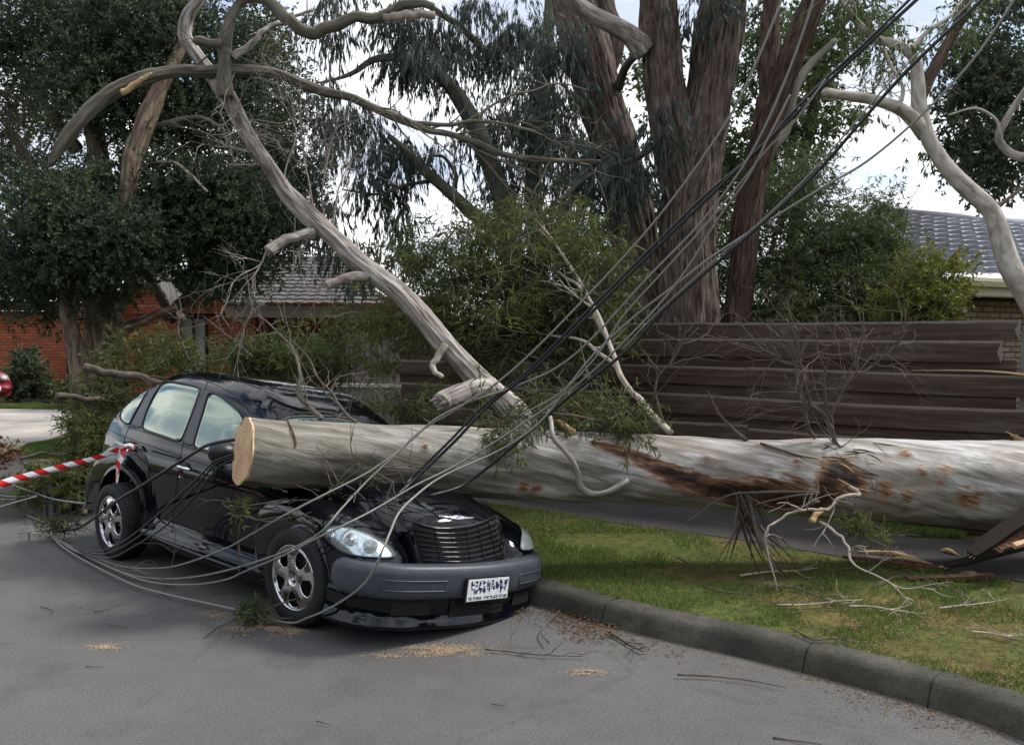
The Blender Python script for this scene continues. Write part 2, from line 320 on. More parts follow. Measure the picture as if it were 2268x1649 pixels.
# ground materials
m = mat('asphalt', (0.07, 0.07, 0.075), 0.85, spec=0.3); M['asphalt'] = m; t = NT(m); c = t.coord()
fine = t.noise(c, 95, 4, 0.75); big = t.noise(c, 0.55, 5, 0.6); mid = t.noise(c, 5, 5, 0.6)
base = t.ramp(big, [(0.3, (0.078, 0.077, 0.079)), (0.7, (0.118, 0.116, 0.114))])
base = t.mix(t.ramp(mid, [(0.42, K0), (0.72, (0.55,) * 3)]), base, (0.125, 0.116, 0.103))
st_ = t.noise(t.coord(scale=(1, 1, 1)), 1.7, 8, .7)
base = t.mix(t.ramp(st_, [(0.53, K0), (0.68, (.5,) * 3)]), base, (0.060, 0.060, 0.062))
base = t.mix(0.75, base, t.ramp(fine, [(0.34, (0.35,) * 3), (0.5, (.95, .95, .95)), (0.62, (1.25, 1.25, 1.25)), (0.68, (2.6, 2.5, 2.3))]), 'MULTIPLY')
vor = t.n('ShaderNodeTexVoronoi', _feature='DISTANCE_TO_EDGE', Scale=0.42); t.l(t.coord(rot=(0, 0, .6), scale=(1, 1.4, 1)), vor.inputs[0])
wob = t.noise(c, 3, 4)
ad = t.n('ShaderNodeMath', _operation='ADD'); t.l(vor.outputs[0], ad.inputs[0])
wm = t.n('ShaderNodeMath', _operation='MULTIPLY_ADD'); wm.inputs[1].default_value = 0.10; wm.inputs[2].default_value = -0.05; t.l(wob, wm.inputs[0]); t.l(wm.outputs[0], ad.inputs[1])
ck = t.ramp(ad.outputs[0], [(0.0, (0.0,) * 3), (0.006, (1,) * 3)])
t.base(t.mix(0.12, base, ck, 'MULTIPLY'))
t.bump(fine, 0.7, 0.008)
m = mat('footpath_asphalt', (0.05, 0.05, 0.055), 0.9, spec=0.2); M['path'] = m; t = NT(m); c = t.coord()
t.base(t.mix(0.6, t.ramp(t.noise(c, 1.2, 6), [(0.35, (0.045, 0.042, 0.042)), (0.7, (0.080, 0.074, 0.070))]), t.ramp(t.noise(c, 90, 4), [(0.3, (0.4,) * 3), (0.65, (1.3,) * 3)]), 'MULTIPLY')); t.bump(t.noise(c, 90, 4), .5, .006)
m = mat('kerb_concrete', (0.13, 0.125, 0.115), 0.9, spec=0.2); M['kerb'] = m; t = NT(m); c = t.coord()
t.base(t.mix(0.5, t.ramp(t.noise(c, 2.0, 7, .65), [(0.3, (0.028, 0.028, 0.022)), (0.5, (0.056, 0.054, 0.043)), (0.7, (0.105, 0.098, 0.082))]), t.ramp(t.noise(c, 80, 4), [(0.3, (0.5,) * 3), (0.6, (1.2,) * 3)]), 'MULTIPLY')); t.bump(t.noise(c, 45, 6), .6, .01)
m = mat('verge_soil', (0.08, 0.07, 0.04), 0.95, spec=0.1); M['verge'] = m; t = NT(m); c = t.coord()
gcol = t.ramp(t.noise(c, 14, 5), [(0.3, (0.040, 0.055, 0.016)), (0.7, (0.095, 0.115, 0.028))])
dcol = t.ramp(t.noise(c, 9, 6), [(0.3, (0.05, 0.038, 0.02)), (0.55, (0.125, 0.098, 0.035)), (0.75, (0.19, 0.155, 0.06))])
t.base(t.mix(t.ramp(t.noise(c, 1.3, 4), [(0.44, K0), (0.62, W1)]), gcol, dcol)); t.bump(t.noise(c, 30, 6), .9, .03)
m = mat('pale_driveway', (0.3, 0.28, 0.25), 0.9); M['drive'] = m; t = NT(m); c = t.coord()
t.base(t.ramp(t.noise(c, 0.6, 7, .65), [(0.32, (0.16, 0.155, 0.15)), (0.5, (0.30, 0.28, 0.25)), (0.7, (0.44, 0.40, 0.35))]))
m = mat('sawdust', (0.42, 0.29, 0.17), 0.95, spec=0.1); M['sawdust'] = m; t = NT(m); t.base(t.ramp(t.noise(t.coord(), 60, 4), [(0.3, (0.26, 0.19, 0.125)), (0.7, (0.44, 0.34, 0.24))]))
# fence boards
m = mat('dark_stained_boards', (0.05, 0.035, 0.03), 0.8, spec=0.25); M['board'] = m; t = NT(m); c = t.coord('Object', (0.5, 0.5, 14))
gr = t.noise(t.coord('Object', (0.8, 0.8, 22)), 1.5, 7, .6, .3)
col = t.ramp(gr, [(0.3, (0.030, 0.019, 0.015)), (0.5, (0.056, 0.036, 0.028)), (0.75, (0.10, 0.070, 0.055))])
lich = t.ramp(t.noise(t.coord('Object', (1, 1, 3)), 1.7, 7, .7), [(0.52, K0), (0.72, (0.8,) * 3)])
col = t.mix(lich, col, (0.10, 0.092, 0.068))
sx = t.n('ShaderNodeSeparateXYZ'); t.l(t.n('ShaderNodeAttribute', _attribute_name='bk').outputs['Vector'], sx.inputs[0])
e1 = t.n('ShaderNodeMath', _operation='MULTIPLY_ADD'); e1.inputs[1].default_value = .16; t.l(t.noise(t.coord('Object', (2, 2, 4)), 3, 5), e1.inputs[0]); t.l(sx.outputs[1], e1.inputs[2])
t.base(t.mix(t.ramp(e1.outputs[0], [(.93, K0), (1.03, (.75,) * 3)]), col, (0.20, 0.185, 0.155))); t.bump(gr, .5, .01)
M['boardtop'] = barkmat('weathered_board_edge', [(0.3, (0.10, 0.09, 0.075)), (0.6, (0.22, 0.20, 0.17))], (3, 3, 3), .5, .01, 3)
M['greywood'] = mat('grey_paling', (0.16, 0.155, 0.14), 0.85); t = NT(M['greywood']); t.base(t.ramp(t.noise(t.coord('Object', (9, 9, .6)), 2, 6), [(0.3, (0.08, 0.075, 0.065)), (0.7, (0.22, 0.21, 0.19))]))
M['whiterail'] = mat('cream_rail', (0.45, 0.44, 0.38), 0.7)
def brick(name, c1, c2, mortar, w=0.24, h=0.086):
    m = mat(name, c1, 0.85, spec=0.2); t = NT(m)
    uv = t.n('ShaderNodeUVMap'); b = t.n('ShaderNodeTexBrick', _offset=0.5)
    b.inputs['Scale'].default_value = 1.0; b.inputs['Brick Width'].default_value = w; b.inputs['Row Height'].default_value = h; b.inputs['Mortar Size'].default_value = 0.013
    b.inputs['Color1'].default_value = (*c1, 1); b.inputs['Color2'].default_value = (*c2, 1); b.inputs['Mortar'].default_value = (*mortar, 1); b.inputs['Bias'].default_value = -.1
    b.inputs['Mortar Smooth'].default_value = .2
    t.l(t.n('ShaderNodeAttribute', _attribute_name='bk').outputs['Vector'], b.inputs[0])
    t.base(t.mix(0.45, b.outputs[0], t.ramp(t.noise(t.coord(attr='bk'), 3.5, 6), [(0.3, (0.5,) * 3), (0.7, (1.25,) * 3)]), 'MULTIPLY'))
    inv = t.n('ShaderNodeMath', _operation='SUBTRACT'); inv.inputs[0].default_value = 1; t.l(b.outputs[1], inv.inputs[1]); t.bump(inv.outputs[0], .5, .01); return m
M['brick_red'] = brick('orange_brick', (0.40, 0.115, 0.050), (0.27, 0.072, 0.036), (0.13, 0.065, 0.045))
M['brick_cream'] = brick('cream_brick', (0.27, 0.20, 0.145), (0.18, 0.135, 0.10), (0.07, 0.058, 0.048))
M['tile_dark'] = mat('grey_roof_tile', (0.10, 0.09, 0.085), 0.7); t = NT(M['tile_dark']); t.base(t.ramp(t.noise(t.coord(), 4, 6), [(0.3, (0.040, 0.036, 0.034)), (0.7, (0.105, 0.095, 0.086))]))
M['tile_blue'] = mat('blue_grey_roof_tile', (0.12, 0.13, 0.17), 0.28, coat=.3); t = NT(M['tile_blue']); t.base(t.ramp(t.noise(t.coord(), 3, 6), [(0.3, (0.15, 0.155, 0.18)), (0.7, (0.28, 0.285, 0.32))]))
M['fascia'] = mat('taupe_fascia', (0.17, 0.145, 0.12), 0.7)
M['fascia_cream'] = mat('cream_gutter', (0.38, 0.33, 0.24), 0.6)
M['darkpaint'] = mat('dark_brown_paint', (0.018, 0.013, 0.011), 0.85, spec=.15)
M['curtain'] = mat('window_curtain', (0.50, 0.52, 0.54), 0.4, coat=.6)
M['cable_grey'] = mat('stranded_wire', (0.23, 0.22, 0.20), 0.55, 0.35)
t = NT(M['cable_grey']); w = t.n('ShaderNodeTexWave', _wave_type='BANDS', _bands_direction='Z', Scale=32.0, Distortion=0); 
t.l(t.coord(attr='bk', scale=(40, 40, 1)), w.inputs[0]); t.bump(w.outputs[0], .5, .002)
M['cable_black'] = mat('black_cable_sheath', (0.012, 0.012, 0.013), 0.4)
M['galv'] = mat('galvanised_steel', (0.20, 0.22, 0.235), 0.5, 0.4)
m = mat('barrier_tape', (0.8, 0.8, 0.8), 0.35, coat=.3); M['tape'] = m; t = NT(m)
sx = t.n('ShaderNodeSeparateXYZ'); t.l(t.n('ShaderNodeAttribute', _attribute_name='bk').outputs['Vector'], sx.inputs[0])
fr = t.n('ShaderNodeMath', _operation='FRACT'); md = t.n('ShaderNodeMath', _operation='MULTIPLY_ADD'); md.inputs[1].default_value = 7.0
mu = t.n('ShaderNodeMath', _operation='MULTIPLY'); mu.inputs[1].default_value = 9.0; t.l(sx.outputs[0], mu.inputs[0]); t.l(mu.outputs[0], md.inputs[2]); t.l(sx.outputs[2], md.inputs[0]); t.l(md.outputs[0], fr.inputs[0])
t.base(t.ramp(fr.outputs[0], [(0.0, (0.62, 0.025, 0.02)), (0.49, (0.62, 0.025, 0.02)), (0.51, (0.80, 0.80, 0.84)), (1.0, (0.80, 0.80, 0.84))]))
tr = t.n('ShaderNodeBsdfTranslucent'); tr.inputs[0].default_value = (.8, .5, .5, 1)
M['deadleaf'] = mat('dead_leaf', (0.16, 0.09, 0.04), 0.8); M['deadleaf'] = leafmat('dead_leaf_litter', [(0.1, (0.05, 0.03, 0.02)), (0.5, (0.12, 0.07, 0.04)), (0.9, (0.22, 0.14, 0.07)), (1, (0.30, 0.24, 0.14))])

# ------------------------------------------------------------------ foliage
def unit(v): return v / (np.linalg.norm(v, axis=-1, keepdims=True) + 1e-9)
def add_leaves(mb, pos, dirn, length, width, fold=0.0):
    n = len(pos); dirn = unit(dirn)
    side = unit(np.cross(dirn, RNG.normal(size=(n, 3)))); L = length[:, None]; Wd = (length * width)[:, None]
    bend = unit(np.cross(side, dirn)) * L * RNG.uniform(-.12, .12, (n, 1))
    v0 = pos; v1 = pos + dirn * L * .45 + side * Wd + bend; v2 = pos + dirn * L; v3 = pos + dirn * L * .45 - side * Wd + bend
    V = np.stack([v0, v1, v2, v3], 1).reshape(-1, 3); f = np.arange(n * 4).reshape(n, 4); mb.add(V, f)
def add_twigs(mb, A, B, r):
    n = len(A); d = unit(B - A); s = unit(np.cross(d, RNG.normal(size=(n, 3)))); u = np.cross(d, s); V = []
    for k in range(3):
        a = 2.094 * k; o = (s * math.cos(a) + u * math.sin(a)); V.append(A + o * r); V.append(B + o * r * .4)
    V = np.stack(V, 1).reshape(-1, 3); b = (np.arange(n) * 6)[:, None]
    f = np.concatenate([b + np.array([0, 2, 3, 1]), b + np.array([2, 4, 5, 3]), b + np.array([4, 0, 1, 5])]); mb.add(V, f)
DENS = 1.0
def foliage(mb, blobs, tw, twl=0.45, per=10, ll=(0.06, 0.12), lw=0.12, droop=0.6, spread=0.8, fill=0.75, clump=0.35, nclump=None):
    """blobs: (px, py, Y, rx_px, ry_px, n_twigs, depth_m) -> sprays of leaves on short twigs gathered in clumps"""
    for (px, py, Y, rx, ry, nt, dm) in blobs:
        nt = max(3, int(nt * DENS))
        c = D(px, py, Y); R = np.array([pxm(rx, Y), dm, pxm(ry, Y)])
        nc = max(3, int(nt / 14)) if nclump is None else nclump
        C = unit(RNG.normal(size=(nc, 3))) * (RNG.uniform(0.15, 1, (nc, 1)) ** (1 - fill * .5)) * R + c
        ci = RNG.integers(0, nc, nt)
        cr = RNG.uniform(.6, 1.3, nc)[ci][:, None] * clump
        out_d = unit(RNG.normal(size=(nt, 3)))
        S = C[ci] + out_d * cr * RNG.uniform(0, .8, (nt, 1))
        d = unit(out_d + RNG.normal(size=(nt, 3)) * .4 + np.array([0, 0, -droop * .7]))
        Lt = RNG.uniform(.6, 1.2, (nt, 1)) * twl
        if tw is not None: add_twigs(tw, S, S + d * Lt, 0.0035)
        tt = RNG.uniform(0.15, 1.0, (nt, per, 1))
        P = S[:, None, :] + d[:, None, :] * Lt[:, None, :] * tt
        ld = d[:, None, :] * .5 + RNG.normal(size=(nt, per, 3)) * spread * .7 + np.array([0, 0, -droop])
        add_leaves(mb, P.reshape(-1, 3), ld.reshape(-1, 3), RNG.uniform(ll[0], ll[1], nt * per), lw)
def twig_path(px_pts, Y0, Y1=None):
    Y1 = Y0 if Y1 is None else Y1; n = len(px_pts)
    return np.array([D(p[0], p[1], Y0 + (Y1 - Y0) * i / max(1, n - 1)) for i, p in enumerate(px_pts)])
def grow(mb, start, d, length, r, depth, spread=.6, up=0.0, seg=5, wob=.16):
    """recursive fine branching"""
    n = 5; P = [np.array(start, float)]; dd = unit(np.array(d, float))
    for i in range(n):
        dd = unit(dd + RNG.normal(size=3) * wob + np.array([0, 0, up])); P.append(P[-1] + dd * length / n)
    mb.tube(P, np.linspace(r, r * .45, n + 1), seg, 2, cap=False)
    if depth > 0:
        for k in range(RNG.integers(2, 4)):
            i = RNG.integers(2, n + 1); nd = unit(unit(P[i] - P[i - 1]) + RNG.normal(size=3) * spread)
            grow(mb, P[i], nd, length * RNG.uniform(.5, .8), r * .55, depth - 1, spread, up, max(3, seg - 1), wob)

# ------------------------------------------------------------------ ground, road, kerb, verge, footpath
def sheet(name, poly, z, mt, kind='structure'):
    bm = bmesh.new(); vs = [bm.verts.new((p[0], p[1], z)) for p in poly]; f = bm.faces.new(vs)
    bm.normal_update()
    if f.normal.z < 0: f.normal_flip()
    bmesh.ops.triangulate(bm, faces=bm.faces[:])
    me = bpy.data.meshes.new(name); bm.to_mesh(me); bm.free(); me.materials.append(mt)
    o = bpy.data.objects.new(name, me); COL.objects.link(o); o['kind'] = kind; return o
sheet('ground', [(-900, -300), (900, -300), (900, 1500), (-900, 1500)], -0.03, M['verge'])
sheet('road', [(-60, -40), (30, -40), (30, 12), (-60, 12)], 0.0, M['asphalt'])
KERB = catmull(np.array([(4.6, -8.0), (3.6, -2.0), (2.95, 1.8), (2.62, 3.4), (2.35, 4.25), (2.05, 4.66), (1.46, 5.23), (0.74, 5.80), (0.14, 6.40), (-0.6, 7.3), (-1.5, 8.25), (-2.4, 9.05), (-3.3, 9.55), (-4.6, 9.75), (-8, 9.9), (-20, 10.0), (-60, 10.0)]), 8)
kt = np.gradient(KERB, axis=0); kt /= np.linalg.norm(kt, axis=1)[:, None]; kn = np.stack([kt[:, 1], -kt[:, 0]], 1)   # points away from the road
def kerb_off(d): return KERB + kn * d
prof = [(0.0, -0.02), (0.012, 0.03), (0.035, 0.085), (0.055, 0.115), (0.085, 0.130), (0.13, 0.136), (0.21, 0.137), (0.225, 0.12)]
mb = MB(); g = np.zeros((len(KERB), len(prof), 3))
for j, (d, z) in enumerate(prof): g[:, j, :2] = kerb_off(d); g[:, j, 2] = z + 0.004 * np.sin(np.arange(len(KERB)) * 1.7 + j)
mb.grid(g, flip=True); kerb = mb.build('kerb', M['kerb'], kind='structure')
mb = MB()
for (jx_, jy_) in ((2034, 1566), (1754, 1497), (1290, 1392)):      # joints in the kerb
    i = int(np.argmin(np.linalg.norm(KERB - G(jx_, jy_)[:2], axis=1)))
    p, tt, nn = KERB[i], kt[i], kn[i]
    path = [(p[0] + nn[0] * d, p[1] + nn[1] * d, z + .002) for d, z in prof[:7]]
    mb.tube(path, 0.0035, 4, 1, smooth=False)
j = mb.build('kerb_joint', M['dark'], kerb, smooth=False)
vb = kerb_off(0.205)
sheet('verge', [tuple(p) for p in vb] + [(-60, 90), (60, 90), (60, -8)], 0.128, M['verge'])
PA, PB = np.array([-1.6, 10.75]), np.array([7.5, 3.55]); pn = unit(np.array([0.62, 0.785]))
wob = lambda p, k: p
pa = [PA + (PB - PA) * s + pn * 0.03 * math.sin(s * 37) for s in np.linspace(0, 1, 40)]
pb = [PA + (PB - PA) * s + pn * (1.35 + 0.03 * math.sin(s * 29)) for s in np.linspace(1, 0, 40)]
sheet('footpath', [tuple(p) for p in pa + pb], 0.133, M['path'])
dr = [G(x, y, .133)[:2] for x, y in [(-700, 1035), (-200, 1022), (0, 1005), (45, 992), (110, 972), (150, 958), (175, 930), (150, 907), (0, 905), (-500, 905)]]
sheet('driveway', [tuple(p) for p in dr], 0.134, M['drive'])
sheet('driveway_apron', [tuple(G(x, y, .131)[:2]) for x, y in [(-300, 1100), (20, 1090), (70, 1050), (60, 990), (0, 1000), (-300, 1015)]], 0.131, M['path'])

# ------------------------------------------------------------------ the felled log lying across the bonnet (its axis also crushes the bonnet)
LOGPX = [(541, 998, 77, 6.10), (620, 1004, 76, 6.22), (740, 1008, 76, 6.40), (900, 1016, 77, 6.58), (1060, 1024, 77, 6.74), (1200, 1031, 78, 6.84), (1350, 1036, 78, 6.92), (1500, 1043, 78, 6.98), (1650, 1050, 79, 7.02), (1800, 1056, 83, 7.05), (1950, 1062, 88, 7.07), (2100, 1066, 92, 7.08), (2268, 1069, 95, 7.10), (2480, 1072, 98, 7.12), (2700, 1074, 102, 7.15)]
LAX = np.array([D(a, b, Y) for a, b, r, Y in LOGPX]); LR = np.array([pxm(r, Y) for a, b, r, Y in LOGPX])
LD = catmull(np.hstack([LAX, LR[:, None]]), 12)
def log_surface(px, py, lift=0.0):
    """point on the camera-facing surface of the log seen at this pixel"""
    o = np.array([0, 0, CAM_H]); v = unit(ray(px, py))
    best, bp = 1e9, None
    for s in np.linspace(5.2, 8.5, 330):
        p = o + v * s; dd = np.linalg.norm(LD[:, :3] - p, axis=1); i = dd.argmin()
        if dd[i] <= LD[i, 3] + lift: return p
        if dd[i] - LD[i, 3] < best: best, bp = dd[i] - LD[i, 3], p
    return bp

# ------------------------------------------------------------------ the black car
YAW = rad(-42.5)
car = empty('parked_car', (-0.827, 6.48, 0), 'black retro-styled hatchback with its bonnet crushed under a felled gum log', 'car', rotz=YAW)
TB = Matrix.Translation((0, 0, -0.155)) @ Matrix.Rotation(rad(2.0), 4, 'Y') @ Matrix.Rotation(rad(-7.3), 4, 'X')
MCAR = Matrix.Translation((-0.827, 6.48, 0)) @ Matrix.Rotation(YAW, 4, 'Z'); MBODY = MCAR @ TB
MBn = np.array(MBODY); MBi = np.linalg.inv(MBn)
def crush(V):
    """push sheet metal that the log occupies down below it, with crumples"""
    V = np.asarray(V, float); sh = V.shape; P = V.reshape(-1, 3); Wd = P @ MBn[:3, :3].T + MBn[:3, 3]
    seg = LD[:150]
    for k in range(len(Wd)):
        p = Wd[k]
        d2 = (seg[:, 0] - p[0]) ** 2 + (seg[:, 1] - p[1]) ** 2; i = d2.argmin()
        if d2[i] > .9: continue
        i0, i1 = max(0, i - 1), min(len(seg) - 1, i + 1); tdir = seg[i1, :2] - seg[i0, :2]; tdir /= np.linalg.norm(tdir)
        rel = p[:2] - seg[i, :2]; along = rel @ tdir
        if i == 0 and along < 0: continue
        lat = abs(rel[0] * -tdir[1] + rel[1] * tdir[0]); r = seg[i, 3] + .012
        if lat < r * 1.35:
            zl = seg[i, 2] - math.sqrt(max(0, r * r - min(lat, r) ** 2)) 
            if lat > r: zl = seg[i, 2] + (lat - r) * 1.2
            wr = .008 * math.sin(p[0] * 31 + p[1] * 17) + .006 * math.sin(p[0] * 53 - p[1] * 41)
            if p[2] > zl and p[2] < seg[i, 2] + r * 1.1 + .2: Wd[k, 2] = zl + wr - .006
    return ((Wd - MBn[:3, 3]) @ MBi[:3, :3].T).reshape(sh)
SHELLV, SHELLF, ns = [], [], 0
def shell_add(G3, flip=False):
    global ns
    nu, nv = G3.shape[:2]; idx = np.arange(nu * nv).reshape(nu, nv) + ns
    q = np.stack([idx[:-1, :-1], idx[1:, :-1], idx[1:, 1:], idx[:-1, 1:]], -1).reshape(-1, 4)
    SHELLV.append(G3.reshape(-1, 3)); SHELLF.append(q); ns += nu * nv
def mirror(G3): H = G3.copy(); H[..., 1] *= -1; return H
def shift(x): return -.10 * np.clip((np.asarray(x) + .2) / .95, 0, 1.1)
def bend(G3): H = np.array(G3, float); H[..., 1] = H[..., 1] * (1 - .06 * np.clip((H[..., 0] + .2) / .9, 0, 1)) + shift(H[..., 0]); return H    # nose knocked sideways
def other(G3): H = np.array(G3, float); H[..., 1] = -H[..., 1] + 2 * shift(H[..., 0]); return H
def interp(x, xs, ys): return np.interp(x, xs, ys)
def smooth_table(tab, n=12): return catmull(np.array(tab, float), n)

# cabin loft -----------------------------------------------------
XT = smooth_table([(-0.40, 1.00, .93, 1.01), (-0.58, 1.06, .96, 1.02), (-0.80, 1.235, .975, 1.03), (-1.02, 1.42, .99, 1.04), (-1.25, 1.525, 1.0, 1.045), (-1.55, 1.58, 1.0, 1.05), (-1.95, 1.60, 1.0, 1.06), (-2.35, 1.60, .995, 1.07), (-2.70, 1.555, .975, 1.08), (-2.95, 1.46, .95, 1.085), (-3.12, 1.34, .92, 1.085), (-3.25, 1.20, .89, 1.08), (-3.34, 1.09, .87, 1.05)], 10)
low = [(0.55, .20), (.755, .185), (.815, .225), (.825, .285), (.775, .345), (.765, .44), (.785, .62), (.800, .80), (.785, .93), (.752, 1.035)]
rows = []
for (x, zr, wy, zb_) in XT:
    H = max(zr - 1.035, 0.02); 
    pts = [(y * wy, z) for y, z in low]
    k = min(1, H / .45)
    up = [(.36, .752 - .085 * k), (.72, .752 - .15 * k - .0), (.90, .752 - .225 * k - .02), (.975, .42), (.995, .22), (1.0, 0.0)]
    pts += [(y * wy, 1.035 + f * H) for f, y in up]
    sp = catmull(np.array(pts), 5)
    rows.append(np.column_stack([np.full(len(sp), x), sp]))
CAB = np.array(rows)
# tail closes
tail = []
for k, (dx, s) in enumerate([(0.03, .985), (.06, .94), (.075, .85), (.08, .5), (.08, 0)]):
    r_ = CAB[-1].copy(); r_[:, 0] -= dx; r_[:, 1] *= s; r_[:, 2] = .65 + (r_[:, 2] - .65) * (1 - (1 - s) * .8); tail.append(r_)
CAB = np.concatenate([CAB, np.array(tail)])
# nose (bonnet and grille face) ----------------------------------
NC = catmull(np.array([(-0.72, 1.08, .68), (-0.35, 1.05, .63), (0.0, 1.02, .59), (0.28, .98, .56), (0.48, .94, .53), (0.62, .90, .505), (.70, .85, .49), (.735, .79, .475), (.77, .71, .455), (.815, .63, .44), (.845, .57, .43), (.86, .45, .42)]), 8)
cd = np.gradient(NC[:, :2], axis=0); cd /= np.linalg.norm(cd, axis=1)[:, None]; cn = np.stack([-cd[:, 1], cd[:, 0]], 1); cn *= np.where(cn[:, 1:2] + cn[:, 0:1] < 0, -1, 1)
sec = catmull(np.array([(0, 0), (.25, .006), (.5, .022), (.72, .05), (.87, .09), (.96, .14), (1.0, .22), (1.01, .36)]), 4)
NOSE = np.zeros((len(NC), 2 * len(sec) - 1, 3))
full = [(-a, b) for a, b in sec[::-1]] + [tuple(q) for q in sec[1:]]
for i in range(len(NC)):
    for j, (u, dn) in enumerate(full):
        rise = .022 * math.exp(-(u / .22) ** 2) * 0 
        NOSE[i, j] = (NC[i, 0] - cn[i, 0] * dn, u * NC[i, 2], NC[i, 1] - cn[i, 1] * dn)
# fenders: polar loft round the wheel centre ----------------------
def fender(C, F, Ra, yin):
    C = catmull(np.array(C), 8); o = []
    for (x, z, yo) in C:
        d = np.array([F[0] - x, F[1] - z]); L = np.linalg.norm(d); d /= L; Lr = L - Ra; k = min(1, Lr / .24)
        S = [(.20 * k, yin), (.07 * k, yin + .10), (.012 * k, yin + .20), (0, yo - .20), (.012 * k, yo - .11), (.05 * k, yo - .045), (.11 * k, yo - .01), (.5 * (Lr + .11 * k), yo), (Lr - .035, yo), (Lr - .018, yo + .007), (Lr, yo + .002), (Lr, yo - .09)]
        S = catmull(np.array(S), 4)
        o.append([(x + d[0] * t_, -y_, z + d[1] * t_) for t_, y_ in S])
    return np.array(o)
FF = fender([(-.64, .20, .79), (-.72, .40, .795), (-.76, .58, .795), (-.70, .73, .80), (-.48, .82, .815), (-.18, .855, .835), (.14, .845, .85), (.38, .80, .86), (.55, .735, .86), (.66, .65, .855), (.71, .56, .85), (.715, .45, .85), (.70, .30, .84), (.66, .20, .83)], (0, .31), .350, .33)
RF = fender([(-2.10, .20, .80), (-2.10, .40, .81), (-2.12, .64, .82), (-2.22, .83, .835), (-2.42, .93, .855), (-2.66, .955, .865), (-2.94, .905, .865), (-3.16, .80, .86), (-3.32, .64, .85), (-3.40, .46, .83), (-3.40, .25, .81)], (-2.616, .34), .36, .45)
paint_G = []
for G3, sym in ((CAB, 1), (NOSE, 0), (FF, 1), (RF, 1)):
    if G3 is CAB: G3 = G3 * np.array([1, -1, 1])
    for H in ([G3, mirror(G3)] if sym else [G3]):
        H = crush(bend(H)) if G3 is not RF else H
        shell_add(H); paint_G.append(H)
BVH = BVHTree.FromPolygons([tuple(v) for v in np.vstack(SHELLV)], [tuple(int(a) for a in q) for q in np.vstack(SHELLF)])
def part(name, mb, mt, parent=None, smooth=True, label=None):
    o = mb.build(name, mt, parent or car, smooth, M=TB if parent is None else Matrix.Identity(4))
    if label: o['label'] = label
    return o
b = MB(); b.grid(paint_G[0]); b.grid(paint_G[1], flip=True); body = part('body', b, M['paint'])
b = MB(); b.grid(paint_G[2], flip=True); hood = part('bonnet', b, M['paint'], label='black bonnet buckled under the log')
for k, nm in ((3, 'front_fender'), (4, 'front_fender'), (5, 'rear_fender'), (6, 'rear_fender')):
    b = MB(); b.grid(paint_G[k], flip=(k in (3, 5))); part(nm, b, M['paint'])
CO = MBi[:3, :3] @ np.array([0, 0, CAM_H]) + MBi[:3, 3]
def carhit(px, py, off=0.0):
    d = MBi[:3, :3] @ ray(px, py); d /= np.linalg.norm(d)
    h = BVH.ray_cast(Vector(CO), Vector(d))
    if h[0] is None or h[3] > 9.5:
        q = CO + d * 6.6; h = BVH.find_nearest(Vector(q))
    n = np.array(h[1]); 
    if n @ d > 0: n = -n
    return np.array(h[0]) + n * off, n
def dirhit(p, d, off=0.0):
    h = BVH.ray_cast(Vector(p), Vector(d).normalized())
    if h[0] is None: h = BVH.find_nearest(Vector(p) + Vector(d) * .8)
    n = np.array(h[1]); 
    if n @ np.array(d) > 0: n = -n
    return np.array(h[0]) + n * off, n
def resamp(P, m):
    P = np.asarray(P, float); Q = np.vstack([P, P[:1]]); L = np.concatenate([[0], np.cumsum(np.linalg.norm(np.diff(Q, axis=0), axis=1))])
    s = np.linspace(0, L[-1], m, endpoint=False); return np.stack([np.interp(s, L, Q[:, k]) for k in range(P.shape[1])], 1)
def decal(outline, off, hit=carhit, rings=9, m=56, smooth=3, dome=0.0, centre=None):
    O = resamp(outline, m)
    for _ in range(smooth): O = .5 * O + .25 * (np.roll(O, 1, 0) + np.roll(O, -1, 0))
    c = O.mean(0) if centre is None else np.array(centre); G3 = np.zeros((m, rings + 2, 3))
    for j in range(rings + 1):
        s = j / rings
        for i in range(m):
            p = c + (O[i] - c) * s; q, n = hit(p[0], p[1], off + dome * (1 - s * s)); G3[i, j] = q
    for i in range(m):
        q, n = hit(O[i][0], O[i][1], -.012); G3[i, rings + 1] = q
    return G3, O
def ring_tube(mb, O, r, off=0.0, hit=carhit, seg=6, closed=True):
    P = np.array([hit(p[0], p[1], off)[0] for p in O]); 
    if closed: P = np.vstack([P, P[:2]])
    mb.tube(P, r, seg, 1, cap=False, smooth=False); return P
def both(fn):
    fn(1); fn(-1)
zb = lambda x, y: ((180 + x * .3153) * .907, (880 + y * .3153) * .907)
z2 = lambda x, y: ((600 + x * .4244) * .907, (900 + y * .4244) * .907)
z3 = lambda x, y: ((940 + x * .2426) * .907, (1150 + y * .2426) * .907)
z4 = lambda x, y: ((500 + x * .2205) * .907, (880 + y * .2205) * .907)
WIN = {
 'front': [(918, 672), (950, 560), (1000, 400), (1046, 238), (1100, 258), (1170, 295), (1230, 340), (1272, 382), (1302, 430), (1340, 520), (1368, 640), (1378, 735), (1250, 745), (1080, 712)],
 'rear': [(520, 532), (560, 400), (612, 285), (700, 152), (850, 178), (988, 212), (945, 330), (895, 470), (828, 636), (680, 585)],
 'quarter': [(640, 148), (560, 178), (480, 236), (412, 320), (368, 398), (352, 440), (372, 470), (430, 500), (470, 415), (550, 275)]}
TRIM = {'c': [(440, 502), (540, 300), (648, 142), (700, 148), (606, 286), (556, 400), (518, 530)], 'b': [(832, 638), (900, 455), (990, 212), (1046, 236), (998, 400), (916, 670)]}
